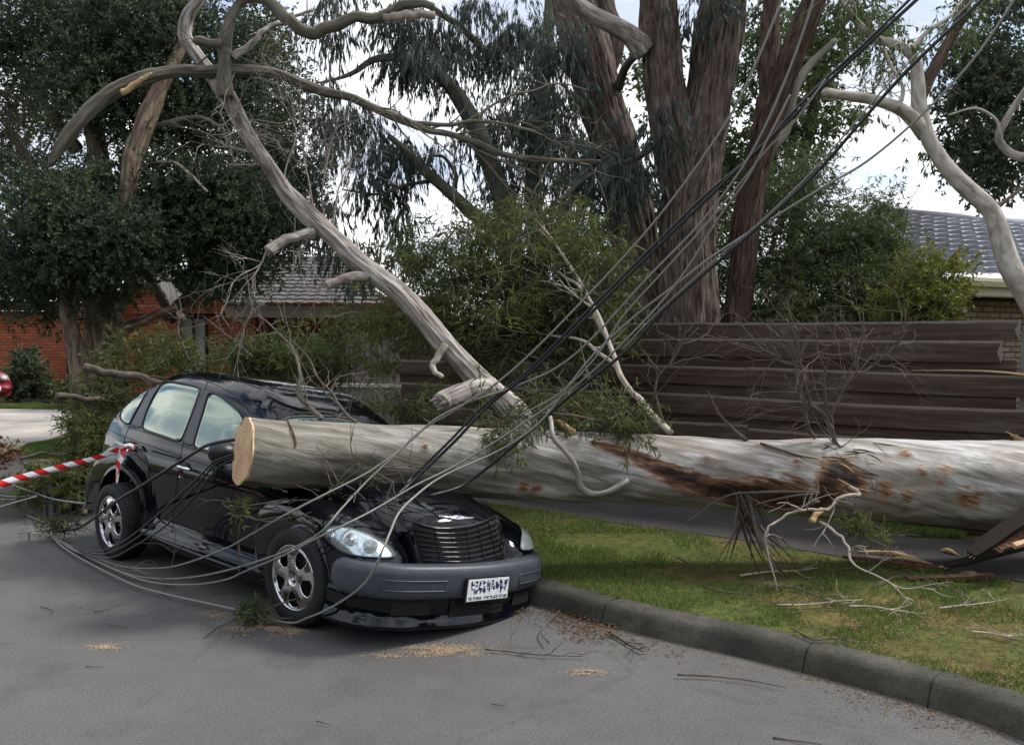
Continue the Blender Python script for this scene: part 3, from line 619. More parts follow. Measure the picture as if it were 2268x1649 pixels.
for k, nm, lb in (('front', 'front_window', None), ('rear', 'rear_window', None), ('quarter', 'quarter_window', None)):
    G3, O = decal([zb(*p) for p in WIN[k]], .004, smooth=2)
    sl = MB(); ring_tube(sl, O, .0065, .003)
    for s in (1, -1):
        b = MB(); b.grid(G3 if s == 1 else other(G3), closed_u=True, flip=(s == 1)); w = part(nm, b, M['glass'])
        b2 = MB(); v = sl.v[0] * np.array([1, s, 1]); b2.add(v, sl.f4[0]); part('window_seal', b2, M['seal'], w)
for k in TRIM:
    G3, O = decal([zb(*p) for p in TRIM[k]], .0025, smooth=1)
    for s in (1, -1):
        b = MB(); b.grid(G3 if s == 1 else other(G3), closed_u=True, flip=(s == 1)); part('window_pillar', b, M['trimgrey'])
# body lines
LINES = [[(1040, 165), (1015, 225), (960, 335), (890, 500), (846, 655), (828, 745), (800, 950), (772, 1200), (765, 1330)],
 [(720, 92), (680, 135), (600, 232), (520, 352), (432, 512), (396, 600), (385, 660)],
 [(432, 515), (640, 585), (846, 655), (1050, 722), (1300, 800)], [(250, 525), (400, 592), (600, 662), (830, 745), (1100, 832), (1300, 905)],
 [(600, 100), (640, 92), (720, 90), (880, 118), (1040, 162), (1150, 212), (1270, 288), (1345, 365), (1385, 430), (1400, 520)],
 [(345, 460), (330, 430), (380, 330), (480, 210), (600, 140)], [(1180, 1420), (1200, 1300), (1215, 1100), (1250, 960)]]
b = MB()
for L in LINES:
    P = catmull(np.array([zb(*p) for p in L]), 6); ring_tube(b, P, .0032, .0005, closed=False, seg=5)
for L in ([(245, 180), (330, 205), (480, 265), (570, 295), (760, 312), (1100, 305), (1500, 330)], [(245, 180), (300, 165), (600, 158), (900, 180), (1250, 215)]):
    P = catmull(np.array([z4(*p) for p in L]), 6); ring_tube(b, P, .0035, .0005, closed=False, seg=5)
for L in ([(-170, 330), (0, 420), (160, 470), (250, 500), (500, 560), (760, 560), (960, 515), (1115, 450)], [(165, 480), (240, 640), (320, 830), (350, 920)], [(1125, 455), (1180, 600), (1215, 760), (1240, 850)]):
    P = catmull(np.array([z3(*p) for p in L]), 6); ring_tube(b, P, .0035, .0005, closed=False, seg=5)
part('panel_gap', b, M['dark'])
# windscreen
def front_dir(y, z, off): return dirhit((1.5, y, z), (-1, 0, 0), off)
def topfront(a, c_, off): return dirhit((c_ + .6, a, 2.2), (-.5, 0, -1), off)
G3, O = decal([(-.61, -1.00), (-.59, -1.13), (-.50, -1.215), (0, -1.27), (.50, -1.215), (.59, -1.13), (.61, -1.00), (.63, -.72), (0, -.60), (-.63, -.72)], .004, hit=lambda a, c_, off: dirhit((c_ + 1.0, a, 2.6), (-.55, 0, -1.0), off), rings=14, m=72, smooth=3)
b = MB(); b.grid(G3, closed_u=True); ws = part('windscreen', b, M['screen'])
b = MB(); ring_tube(b, O, .012, .002, hit=lambda a, c_, off: dirhit((c_ + 1.0, a, 2.6), (-.55, 0, -1.0), off)); part('windscreen_seal', b, M['seal'], ws)
# headlights
HL = [(443, 935), (455, 918), (485, 906), (560, 905), (640, 928), (720, 958), (800, 1008), (845, 1050), (866, 1084), (800, 1090), (700, 1086), (610, 1072), (545, 1046), (490, 1002), (455, 965)]
Gr, O = decal([z2(*p) for p in HL], .003, smooth=1); Gl, _ = decal([z2(*p) for p in HL], .010, smooth=1, dome=.016)
rimh = MB(); ring_tube(rimh, O, .006, .006)
for s in (1, -1):
    b = MB(); b.grid(Gl if s == 1 else other(Gl), closed_u=True, flip=(s == 1)); hl = part('headlight', b, M['lens'] if s == 1 else M['lens_foggy'], label='clear headlight with reflector bowls' if s == 1 else 'yellowed foggy headlight')
    b = MB(); b.grid(Gr if s == 1 else other(Gr), closed_u=True, flip=(s == 1)); part('reflector', b, M['reflector'], hl)
    b = MB(); b.add(rimh.v[0] if s == 1 else other(rimh.v[0]), rimh.f4[0]); part('headlight_rim', b, M['seal'], hl)
for (x, y, r, mk) in ((500, 965, 26, 'reflector'), (605, 985, 36, 'chrome'), (715, 1025, 40, 'reflector')):
    c0, n0 = carhit(*z2(x, y), .010); rr = r * .4244 * .907 * 6 / F_PX
    q = Vector(n0).to_track_quat('Z', 'Y').to_matrix()
    b = MB(); b.tube([tuple(c0 - n0 * .006), tuple(c0 + n0 * .004), tuple(c0 + n0 * .005), tuple(c0 - n0 * .004)], [rr, rr, rr * .85, rr * .2], 24, 1, smooth=False)
    part('lamp_bowl', b, M[mk], bpy.data.objects['headlight'])
# grille
GT = catmull(np.array([z3(*p) for p in [(258, 508), (500, 566), (760, 563), (950, 520), (1112, 456)]]), 8); GB = catmull(np.array([z3(*p) for p in [(362, 915), (560, 930), (800, 934), (1020, 905), (1210, 850)]]), 8)
loop = np.vstack([GT, np.linspace(GT[-1], GB[-1], 8)[1:-1], GB[::-1], np.linspace(GB[0], GT[0], 8)[1:-1]])
G3, O = decal(loop, .003, smooth=0, m=90, rings=10)
b = MB(); b.grid(G3, closed_u=True, flip=True); gr = part('grille', b, M['dark'])
b = MB(); ring_tube(b, O, .006, .004); part('grille_frame', b, M['seal'], gr)
for k in range(8):
    s = (k + .25) / 7.6; P = GT * (1 - s) + GB * s
    b = MB(); Q = np.array([carhit(p[0], p[1], .016)[0] for p in P[1:-1]])
    b.tube(Q, .0052, 6, 1, smooth=False); part('grille_bar', b, M['paint'], gr)
for k in range(6):
    s = (k + .8) / 6.6; i = int(s * (len(GT) - 1)); P = np.linspace(GT[i], GB[i], 9); Q = np.array([carhit(p[0], p[1], .009)[0] for p in P])
    b = MB(); b.tube(Q, .0038, 5, 1, smooth=False); part('grille_vane', b, M['paint'], gr)
# winged badge above the grille
WB = [(-1.0, -.16), (-.75, -.02), (-.35, -.14), (-.2, -.30), (0, -.36), (.2, -.30), (.35, -.14), (.75, -.02), (1.0, -.16), (.8, .10), (.4, .18), (.2, .34), (0, .42), (-.2, .34), (-.4, .18), (-.8, .10)]
bc = (730, 470); G3, O = decal([z3(bc[0] + 190 * a, bc[1] + 55 * c_ + 8 * a) for a, c_ in WB], .012, smooth=0, rings=4, m=64, centre=z3(*bc)); b = MB(); b.grid(G3, closed_u=True, flip=True); part('badge', b, M['chrome'])
# bumper: sweep in plan, with moulded rib
def sweep(path, prof_, name, mt, ends=True):
    P = catmull(np.array(path), 8); T_ = np.gradient(P, axis=0); T_ /= np.linalg.norm(T_, axis=1)[:, None]; N_ = np.stack([-T_[:, 1], T_[:, 0]], 1)
    n = len(P); pr = catmull(np.array(prof_), 4); G3 = np.zeros((n, len(pr), 3)); u = np.linspace(0, 1, n)
    for i in range(n):
        e = 1.0
        if ends: e = min(1, math.sqrt(max(0.0, 1 - max(0, 1 - min(u[i], 1 - u[i]) / .05) ** 2)) + .02)
        for j, (o_, z) in enumerate(pr):
            zc = pr[:, 1].mean(); oo = o_ if o_ < 0 else o_ * (.35 + .65 * e)
            G3[i, j] = (P[i, 0] + N_[i, 0] * oo, P[i, 1] + N_[i, 1] * oo, zc + (z - zc) * e)
    return G3
bp_ = [tuple(q_) for q_ in bend(np.array([(.40, .865, 0), (.58, .85, 0), (.70, .77, 0), (.79, .62, 0), (.845, .40, 0), (.875, .2, 0), (.885, 0, 0), (.875, -.2, 0), (.845, -.40, 0), (.79, -.62, 0), (.70, -.77, 0), (.58, -.85, 0), (.40, -.865, 0)]))[:, :2]]
bprof = [(-.06, .590), (-.01, .595), (.03, .585), (.048, .555), (.052, .52), (.052, .485), (.050, .445), (.040, .41), (.01, .385), (-.06, .38)]
G3 = sweep(bp_, bprof, 'b', None); b = MB(); b.grid(G3, flip=True); bump_o = part('bumper', b, M['bumper'])
for y0, y1 in ((.22, .58), (-.80, -.40)):      # moulded ribs
    P = [dirhit((1.4, y, z), (-1, 0, 0))[0] for y, z in [(y0, .5)]]
    pth = catmull(np.array(bp_), 8); sel = pth[(pth[:, 1] > y0) & (pth[:, 1] < y1)]
    nn = np.gradient(sel, axis=0); nn /= np.linalg.norm(nn, axis=1)[:, None]; nn = np.stack([-nn[:, 1], nn[:, 0]], 1)
    outer = sel + nn * .052
    b = MB(); up_ = [(p[0], p[1], .505) for p in outer]; dn_ = [(p[0], p[1], .445) for p in outer[::-1]]
    b.tube(up_ + dn_ + up_[:2], .005, 6, 1, smooth=False, cap=False); part('bumper_rib', b, M['bumper'], bump_o)
# lower valance
vp = [(p[0] - .03, p[1] * .985) for p in bp_]
G3 = sweep(vp, [(-.05, .43), (.01, .42), (.03, .38), (.025, .33), (.03, .28), (.045, .24), (.05, .215), (.02, .195), (-.08, .19)], 'v', None, False); b = MB(); b.grid(G3, flip=True); val = part('valance', b, M['paint'])
b = MB()
for (y0, y1, za, zb2) in ((-.72, -.46, .29, .37), (-.36, .16, .27, .38), (.24, .50, .29, .37)):
    pth = catmull(np.array(vp), 8); sel = pth[(pth[:, 1] > y0) & (pth[:, 1] < y1)]; nn = np.gradient(sel, axis=0); nn /= np.linalg.norm(nn, axis=1)[:, None]; nn = np.stack([-nn[:, 1], nn[:, 0]], 1); o_ = sel + nn * .034
    b.grid(np.array([[(p[0], p[1], za + (zb2 - za) * t_) for t_ in (0, .5, 1)] for p in o_]), flip=True)
part('intake', b, M['dark'], val)
b = MB()
for z in (.30, .33, .36):
    pth = catmull(np.array(vp), 8); sel = pth[(pth[:, 1] > -.36) & (pth[:, 1] < .16)]; b.tube([(p[0] + .036, p[1], z) for p in sel], .004, 5, 1, smooth=False)
part('intake_slat', b, M['paint'], val)
# registration plate
pm = MB(); PX = .957
PY, PZ = -.10, -.055
pm.box((PX - .02, PY - .20, .425 + PZ), (PX - .004, PY + .20, .58 + PZ)); pl = part('number_plate', pm, M['blackpl'], smooth=False)
b = MB(); b.box((PX - .004, PY - .186, .436 + PZ), (PX, PY + .186, .570 + PZ)); part('plate_face', b, M['plate'], pl, smooth=False)
b = MB(); RP = random.Random(5)
for k in range(9):      # blue characters: the photo shows only broken strokes of them
    y0 = PY - .172 + k * .0385
    for q in range(7):
        yy = y0 + RP.uniform(0, .024); zz = .475 + RP.uniform(0, .075); w_, h_ = RP.choice([(.008, .034), (.020, .009), (.010, .026), (.014, .014)])
        b.box((PX, yy, zz + PZ), (PX + .0012, yy + w_, min(zz + h_, .560) + PZ))
part('plate_characters', b, M['plateblue'], pl, smooth=False)
def text_mesh(txt, size, ext=.001):
    cu = bpy.data.curves.new('t', 'FONT'); cu.body = txt; cu.size = size; cu.extrude = ext; cu.align_x = 'CENTER'
    o = bpy.data.objects.new('t', cu); COL.objects.link(o); bpy.context.view_layer.update()
    me = bpy.data.meshes.new_from_object(o.evaluated_get(bpy.context.evaluated_depsgraph_get())); bpy.data.objects.remove(o); return me
me = text_mesh('VICTORIA - THE PLACE TO BE', .026); me.materials.append(M['plateblue'])
o = bpy.data.objects.new('plate_slogan', me); COL.objects.link(o); o.parent = pl; o.matrix_basis = Matrix.Translation((PX + .001, PY, .444 + PZ)) @ Matrix(((0, 0, 1, 0), (1, 0, 0, 0), (0, 1, 0, 0), (0, 0, 0, 1)))
# door lettering just below the log
me = text_mesh('CRUISER', .062, .002); me.materials.append(M['chrome'])
c0, n0 = carhit(*zb(1350, 972), .004)
o = bpy.data.objects.new('door_lettering', me); COL.objects.link(o); o.parent = car
xa = Vector((1, 0, .02)).normalized(); za = Vector(n0); ya = za.cross(xa).normalized(); xa = ya.cross(za)
o.matrix_basis = TB @ Matrix.Translation(Vector(c0)) @ Matrix((xa, ya, za)).transposed().to_4x4()
# door handles, lock, side repeater
for (x, y, nm) in ((866, 832, 'front'), (440, 678, 'rear')):
    c0, n0 = carhit(*zb(x, y), .0)
    for s in (1, -1):
        c1 = c0 * np.array([1, s, 1]); n1_ = n0 * np.array([1, s, 1]); d_ = np.array([1, 0, -.02])
        b = MB(); b.tube([c1 - d_ * .085 + n1_ * .004, c1 - d_ * .075 + n1_ * .022, c1 + d_ * .0 + n1_ * .034, c1 + d_ * .075 + n1_ * .022, c1 + d_ * .085 + n1_ * .004], [.008, .013, .014, .013, .008], 10, 5); h_ = part('door_handle', b, M['chrome'])
        b = MB(); b.tube([c1 + np.array([0, 0, .012]) - d_ * .045 + n1_ * -.002, c1 + np.array([0, 0, .012]) + n1_ * .004, c1 + np.array([0, 0, .012]) + d_ * .045 + n1_ * -.002], [.012, .032, .012], 12, 4); part('handle_recess', b, M['seal'], h_)
c0, n0 = carhit(*zb(820, 905), 0); b = MB(); b.tube([c0 - n0 * .002, c0 + n0 * .004], .010, 12, 1, smooth=False); part('door_lock', b, M['chrome'])
# wing mirrors
b = MB(); mc, _ = (None, None)
n_, p_ = np.array([0, -1.0, 0]), .93; dd_ = MBi[:3, :3] @ ray(492, 1001); tt_ = (p_ - n_ @ CO) / (n_ @ dd_); mc = CO + dd_ * tt_
for s in (1, -1):
    b = MB(); c1 = mc * np.array([1, s, 1]); u_ = np.linspace(0, math.pi, 18); w_ = np.linspace(0, 2 * math.pi, 28, endpoint=False); G3 = np.zeros((28, 18, 3))
    for i, a in enumerate(w_):
        for j_, e in enumerate(u_):
            yy, zz = math.sin(e) * math.cos(a), math.sin(e) * math.sin(a); xx = math.cos(e)
            xx = xx * (.115 if xx > 0 else .022)
            G3[i, j_] = c1 + np.array([xx, np.sign(yy) * abs(yy) ** .9 * .112, np.sign(zz) * abs(zz) ** .9 * .083])
    b.grid(G3, closed_u=True, flip=False); mo = part('wing_mirror', b, M['blackpl'])
    b = MB(); b.tube([c1 + np.array([0, s * .06, -.03]), c1 + np.array([.02, s * .13, -.05]), c1 + np.array([.03, s * .2, -.06])], [.035, .03, .04], 10, 4); part('mirror_arm', b, M['blackpl'], mo)
# sills, tail lamp, underbody, wheel housings
for s in (1, -1):
    b = MB(); b.tube([(-2.12, -s * .832, .262), (-1.4, -s * .842, .258), (-.72, -s * .835, .262)], .010, 8, 4); part('sill_trim', b, M['trimgrey'])
    c0, n0 = dirhit((-4.2, -s * .62, .92), (1, 0, 0)); b = MB(); b.tube([(c0[0] + .03, -s * .60, .80), (c0[0] + .02, -s * .62, .90), (c0[0] + .05, -s * .60, 1.0)], [.03, .05, .03], 12, 5); part('tail_lamp', b, M['taillens'])
    for cx_, cz_, R_ in ((0, .33, .356), (-2.616, .34, .361)):
        th = np.linspace(-.55, math.pi + .55, 30); b = MB(); G3 = np.array([[(cx_ + math.cos(a) * R_, -s * y, cz_ + math.sin(a) * R_) for y in (.84, .6, .42)] for a in th]); b.grid(G3)
        G3 = np.array([[(cx_ + math.cos(a) * R_ * k, -s * .42, cz_ + math.sin(a) * R_ * k) for k in (1, .5, 0)] for a in th]); b.grid(G3); part('wheel_housing', b, M['dark'])
b = MB(); b.box((-3.2, -.58, .20), (.55, .50, .33)); part('underbody', b, M['dark'], smooth=False)
b = MB(); b.tube([(-3.24, -.72, .47), (-3.36, -.66, .47), (-3.43, -.45, .47), (-3.46, 0, .47), (-3.43, .45, .47), (-3.36, .66, .47), (-3.24, .72, .47)], .10, 14, 5); part('rear_bumper', b, M['paint'])
# wiper arms
for y in (-.28, .30):
    p0 = dirhit((-.3, y, 2), (-.2, 0, -1), .02)[0]; p1 = dirhit((-.6, y - .3, 2), (-.2, 0, -1), .02)[0]; b = MB(); b.tube([p0, (p0 + p1) / 2 + np.array([0, 0, .015]), p1], .006, 6, 3); part('wiper', b, M['seal'])
# wheels
def lathe(mb, prof_, c, seg=64, side=1):
    G3 = np.array([[(c[0] + math.cos(a) * r, c[1] - side * y, c[2] + math.sin(a) * r) for y, r in prof_] for a in np.linspace(0, 2 * math.pi, seg, endpoint=False)]); mb.grid(G3, closed_u=True, flip=(side == -1))
def make_wheel(cx_, side, steer=0.0, ang=0.0):
    w = bpy.data.objects.new('wheel', None); COL.objects.link(w); w.parent = car; w.empty_display_size = .1
    w.matrix_basis = Matrix.Translation((cx_, -side * .74, .312)) @ Matrix.Rotation(steer, 4, 'Z')
    I = Matrix.Identity(4); b = MB()
    lathe(b, [(-.10, .20), (-.11, .23), (-.108, .28), (-.095, .305), (-.07, .315), (0, .317), (.07, .315), (.094, .305), (.106, .282), (.110, .25), (.106, .225), (.098, .212), (.085, .205)], (0, 0, 0), 96, side); b.build('tyre', M['rubber'], w, M=I)
    b = MB()      # tread grooves
    for yy in (-.05, 0, .05): lathe(b, [(yy - .004, .3172), (yy, .3176), (yy + .004, .3172)], (0, 0, 0), 64, side)
    for k in range(60):
        a = k * 2 * math.pi / 60; ca, sa = math.cos(a), math.sin(a); b.tube([(ca * .314, -side * .075, sa * .314), (ca * .307, -side * .096, sa * .307)], .0035, 4, 1, smooth=False)
    b.build('tread', M['dark'], w, M=I)
    b = MB(); lathe(b, [(.082, .208), (.098, .215), (.104, .209), (.098, .199), (.070, .193), (.0, .185), (-.06, .185)], (0, 0, 0), 96, side)
    b.build('rim', M['rim'], w, M=I)
    # five broad spokes: a dished disc with five openings
    nr, na = 26, 240; rs = np.linspace(.004, .197, nr); A = np.linspace(0, 2 * math.pi, na, endpoint=False)
    V = np.zeros((na, nr, 3)); keep = np.ones((na, nr), bool)
    for i, a in enumerate(A):
        ph = ((a - ang) * 5 / (2 * math.pi)) % 1.0; ph = abs(ph - .5) * 2     # 1 = spoke centre, 0 = opening centre
        for j, r in enumerate(rs):
            dome = .070 + .018 * math.cos(min(1, r / .197) * 1.5) ; dome -= .022 * max(0, (.10 - abs(r - .05)) / .10) * (1 if r < .05 else .3)
            sp = .010 * ph * math.sin(max(0, min(1, (r - .05) / .14)) * math.pi)
            V[i, j] = (math.cos(a) * r, -side * (dome + sp), math.sin(a) * r)
            half = .60 * math.sqrt(max(0, 1 - ((r - .135) / .052) ** 2)) if r < .135 else .60 * math.sqrt(max(0, 1 - ((r - .135) / .050) ** 2)) ** .7
            keep[i, j] = not (ph < half)
    idx = np.arange(na * nr).reshape(na, nr); i2 = np.roll(idx, -1, 0); k2 = np.roll(keep, -1, 0); q = []
    for i in range(na):
        for j in range(nr - 1):
            if keep[i, j] or k2[i, j] or keep[i, j + 1] or k2[i, j + 1]:
                if (int(keep[i, j]) + int(k2[i, j]) + int(keep[i, j + 1]) + int(k2[i, j + 1])) >= 2: q.append((idx[i, j], i2[i, j], i2[i, j + 1], idx[i, j + 1]))
    b = MB(); b.add(V.reshape(-1, 3), np.array(q) if side == 1 else np.array(q)[:, ::-1]); so_ = b.build('spokes', M['rim'], w, M=I)
    bm = bmesh.new(); bm.from_mesh(so_.data); loose = [v for v in bm.verts if not v.link_faces]; bmesh.ops.delete(bm, geom=loose, context='VERTS')
    for _ in range(3):
        bnd = [v for v in bm.verts if v.is_boundary]; bmesh.ops.smooth_vert(bm, verts=bnd, factor=.5, use_axis_x=True, use_axis_y=True, use_axis_z=True)
    bm.to_mesh(so_.data); bm.free()
    md = so_.modifiers.new('s', 'SOLIDIFY'); md.thickness = .024; md.offset = -1 
    b = MB(); lathe(b, [(.0, .001), (.0, .15), (-.02, .15), (-.02, .19)], (0, 0, 0), 40, side); b.build('brake_disc', M['disc'], w, M=I)
    b = MB()
    for k in range(5):
        a = ang + (k + .5) * 2 * math.pi / 5; b.tube([(math.cos(a) * .046, -side * .060, math.sin(a) * .046), (math.cos(a) * .046, -side * .0795, math.sin(a) * .046)], .0125, 10, 1, smooth=False)
    b.build('wheel_nuts', M['dark'], w, M=I)
    b = MB(); lathe(b, [(.088, .0005), (.087, .018), (.078, .024)], (0, 0, 0), 24, side); b.build('centre_cap', M['rim'], w, M=I)
    return w
make_wheel(0, 1, steer=rad(3), ang=rad(92)); make_wheel(-2.616, 1, ang=rad(97)); make_wheel(0, -1); make_wheel(-2.616, -1)

# ------------------------------------------------------------------ coordinate frames of the zoomed crops the outlines were read from
def frame(x0, y0, k): return lambda x, y: ((x0 + x * k) * .9072, (y0 + y * k) * .9072)
zM, zR, zT, zU, zL, zH = frame(1250, 750, .4548), frame(1850, 750, .4548), frame(1450, 0, .5155), frame(750, 0, .4851), frame(0, 0, .4246), frame(0, 550, .4409)
def pl3(pts, Z0, Z1=None, f=None):
    Z1 = Z0 if Z1 is None else Z1; n = len(pts); return [D(*((f(*p[:2])) if f else p[:2]), Z0 + (Z1 - Z0) * i / max(1, n - 1)) for i, p in enumerate(pts)]

# ------------------------------------------------------------------ the log
log = place(empty('felled_log', tuple(LAX[0] * [1, 1, 0]), 'thick smooth grey gum log, sawn at one end, lying across the black car bonnet', 'log'))
FINE = catmull(np.hstack([LAX, LR[:, None]]), 46); 
def on_log(px, py, lift=0.0):
    o = np.array([0, 0, CAM_H]); v = unit(ray(px, py)); prev = None
    for s in np.arange(5.0, 9.0, .012):
        p = o + v * s; dd = np.linalg.norm(FINE[::4, :3] - p, axis=1); i = dd.argmin(); g_ = dd[i] - FINE[::4, 3][i]
        if g_ <= 0:
            n = unit(p - FINE[::4, :3][i]); return p + n * lift, n
        if prev is None or g_ < prev[0]: prev = (g_, p, i)
    p = prev[1]; n = unit(p - FINE[::4, :3][prev[2]]); return FINE[::4, :3][prev[2]] + n * (FINE[::4, 3][prev[2]] + lift), n
LUMP = 0.010
KNOTS = [(942, 989, .015), (1567, 1015, .026), (1682, 990, .024), (1705, 1031, .014), (1715, 1056, .022), (1765, 1023, .026), (2008, 1006, .034), (2040, 1043, .026), (2086, 1051, .044), (2132, 1017, .018), (2004, 1099, .04), (1381, 1064, .022), (1850, 1085, .02)]
KP = [on_log(a, b)[0] for a, b, r in KNOTS]
seg = 120; P = FINE[:, :3]; T_ = np.gradient(P, axis=0); T_ = unit(T_); zz = np.array([0, 0, 1.0]); N1 = unit(np.cross(T_, zz)); N2 = np.cross(N1, T_)
Lc = np.concatenate([[0], np.cumsum(np.linalg.norm(np.diff(P, axis=0), axis=1))]); th = np.linspace(0, 2 * math.pi, seg, endpoint=False)
rr = FINE[:, 3][:, None] * (1 + .018 * np.sin(2.3 * Lc[:, None] + th * 2) + .014 * np.sin(4.1 * Lc[:, None] - 3 * th + 1) + .008 * np.sin(9 * Lc[:, None] + 5 * th) + .010 * np.sin(1.1 * Lc[:, None] + th + 2))
DR = N1[:, None, :] * np.cos(th)[None, :, None] + N2[:, None, :] * np.sin(th)[None, :, None]
V = P[:, None, :] + DR * rr[..., None]
rotc = [(440, 728), (560, 765), (680, 815), (780, 860), (900, 915), (1050, 965), (1200, 1000), (1350, 1000), (1500, 1020), (1649, 1040)]
RC = catmull(np.array([on_log(*zM(*p))[0] for p in rotc] + [on_log(*zR(a, b))[0] for a, b in ((430, 880), (520, 930))]), 10)
rw = np.interp(np.arange(len(RC)), [0, 20, 50, 80, len(RC)], [.03, .055, .085, .14, .09])
rot = np.zeros(V.shape[:2])
for c_, w_ in zip(RC, rw): rot = np.maximum(rot, np.exp(-(np.linalg.norm(V - c_, axis=2) / w_) ** 2))
for c_, (a_, b_, r_) in zip(KP, KNOTS):
    d_ = np.linalg.norm(V - c_, axis=2); rot = np.maximum(rot, .42 * np.exp(-(d_ / (r_ * 1.9)) ** 2)); rr = rr + .022 * np.exp(-(d_ / (r_ * 1.8)) ** 2)
for (a_, b_, w_) in ((1160, 1080, .05), (1185, 1084, .05), (2136, 1101, .09), (2160, 1103, .07), (1960, 1085, .08), (1880, 1040, .07), (1900, 1075, .09)):
    rot = np.maximum(rot, .55 * np.exp(-(np.linalg.norm(V - on_log(a_, b_)[0], axis=2) / w_) ** 2))
nzr = np.sin(Lc[:, None] * 40 + th * 7) * np.sin(Lc[:, None] * 23 - th * 11)
rr = rr - .016 * rot * (1 + .5 * nzr)
qv = np.stack([np.broadcast_to(th[None, :] / 6.2831853 * 64, rr.shape).ravel(), np.repeat(Lc, seg)], 1); rr = rr + LUMP * (vnoise(qv * [.25, 2.2], 1.0, 5) - .5).reshape(rr.shape) * 2 + .005 * (vnoise(qv * [.5, 7.0], 1.0, 6) - .5).reshape(rr.shape) * 2
V = P[:, None, :] + DR * rr[..., None]
TWI = th[None, :] + 0.85 * Lc[:, None]; bk = np.stack([np.cos(TWI) * FINE[:, 3][:, None], np.sin(TWI) * FINE[:, 3][:, None], np.repeat(Lc[:, None], seg, 1)], -1)
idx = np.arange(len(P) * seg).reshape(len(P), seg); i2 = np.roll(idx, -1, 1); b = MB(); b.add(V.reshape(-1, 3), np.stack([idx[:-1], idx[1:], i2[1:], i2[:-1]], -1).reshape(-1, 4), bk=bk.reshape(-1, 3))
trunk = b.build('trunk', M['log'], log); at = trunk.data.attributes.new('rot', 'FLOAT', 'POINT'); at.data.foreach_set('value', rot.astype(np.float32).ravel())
t = NT(M['log']); ra = t.n('ShaderNodeAttribute', _attribute_name='rot'); nz = t.noise(t.coord(attr='bk', scale=(14, 14, 3)), 2.2, 7, .65, .5)
m1 = t.n('ShaderNodeMath', _operation='MULTIPLY_ADD'); m1.inputs[1].default_value = 2.2; t.l(nz, m1.inputs[0]); m1.inputs[2].default_value = -1.10
m4 = t.n('ShaderNodeMath', _operation='MULTIPLY', _use_clamp=True); m4.inputs[1].default_value = 3.5; t.l(ra.outputs['Fac'], m4.inputs[0]); m5 = t.n('ShaderNodeMath', _operation='MULTIPLY'); t.l(m4.outputs[0], m5.inputs[0]); t.l(m1.outputs[0], m5.inputs[1])
a1 = t.n('ShaderNodeMath', _operation='ADD'); t.l(ra.outputs['Fac'], a1.inputs[0]); t.l(m5.outputs[0], a1.inputs[1])
fac = t.ramp(a1.outputs[0], [(0.20, K0), (0.36, W1)]); dk = t.ramp(a1.outputs[0], [(0.25, (0.30, 0.19, 0.12)), (0.5, (0.19, 0.090, 0.045)), (0.72, (0.085, 0.038, 0.022)), (0.95, (0.025, 0.014, 0.010))])
oldc = t.b.inputs['Base Color'].links[0].from_socket; t.base(t.mix(fac, oldc, dk))
# far end and sawn face
c0, n0 = P[0], -T_[0]; b = MB(); G3 = np.array([[c0 + (N1[0] * math.cos(a) + N2[0] * math.sin(a)) * rr[0, i] * s + n0 * (.012 + .006 * math.sin(5 * a) * s) for s in np.linspace(0, 1, 10)] for i, a in enumerate(th)])
bk = np.array([[(math.cos(a) * .3 * s, math.sin(a) * .3 * s, 0) for s in np.linspace(0, 1, 10)] for a in th]); b.grid(G3, closed_u=True); b.bk = [bk.reshape(-1, 3)]
g2 = np.array([[c0 + (N1[0] * math.cos(a) + N2[0] * math.sin(a)) * rr[0, i] + n0 * q for q in (-.002, .012)] for i, a in enumerate(th)]); b.grid(g2, closed_u=True); cf = b.build('sawn_face', M['cut'], log)
for k, ((a_, b_, r_), c_) in enumerate(zip(KNOTS, KP)):
    _, n_ = on_log(a_, b_); b = MB(); q = unit(np.cross(n_, [0, 0, 1.])); w_ = np.cross(n_, q); jit = RNG.uniform(.75, 1.25, 24)
    G3 = np.array([[c_ + (q * math.cos(a) * 1.25 + w_ * math.sin(a)) * r_ * s * (jit[i] if s > .3 else 1) + n_ * h_ for s, h_ in ((1.1, -.004), (.85, .012), (.6, .018), (.42, .006), (0, -.006))] for i, a in enumerate(np.linspace(0, 2 * math.pi, 24, endpoint=False))])
    b.grid(G3, closed_u=True); b.build('knot', M['stain'], log)
def on_path(f, pts, lifts, radii, mt, nm='branch', parent=None, seg=10, rough=.05):
    Q = [on_log(*f(*p), l)[0] for p, l in zip(pts, lifts)]; b = MB(); b.tube(Q, radii, seg, 6, rough=rough, freq=18); return b.build(nm, mt, parent or log)
on_path(zM, [(200, 600), (185, 640), (185, 690), (205, 745), (260, 790), (310, 830), (340, 880), (350, 930), (390, 965), (450, 978), (520, 965), (590, 935), (610, 930)], [.16, .16, .14, .12, .10, .09, .07, .06, .05, .05, .05, .04, .0], [.012, .014, .016, .019, .020, .020, .022, .022, .026, .024, .024, .028, .030], M['limb'], 'branch_stub', rough=.12)
on_path(zM, [(330, 690), (270, 650), (230, 615), (190, 600)], [.03, .05, .08, .12], [.028, .024, .014, .003], M['rawwood'], 'torn_stub', rough=.4)
on_path(zM, [(1045, 545), (1100, 610), (1180, 670), (1260, 715)], [.35, .2, .08, 0], [.006, .009, .012, .018], M['strip'], 'dead_twig')
on_path(zM, [(1330, 740), (1440, 780), (1530, 805), (1640, 820)], [.02, .03, .03, .02], [.009, .009, .008, .004], M['twig'], 'dead_twig')
on_path(z2, [(239, 300), (262, 350), (280, 400), (285, 440), (270, 462)], [.008] * 5, [.004, .006, .007, .007, .003], M['stain'], 'bark_split')
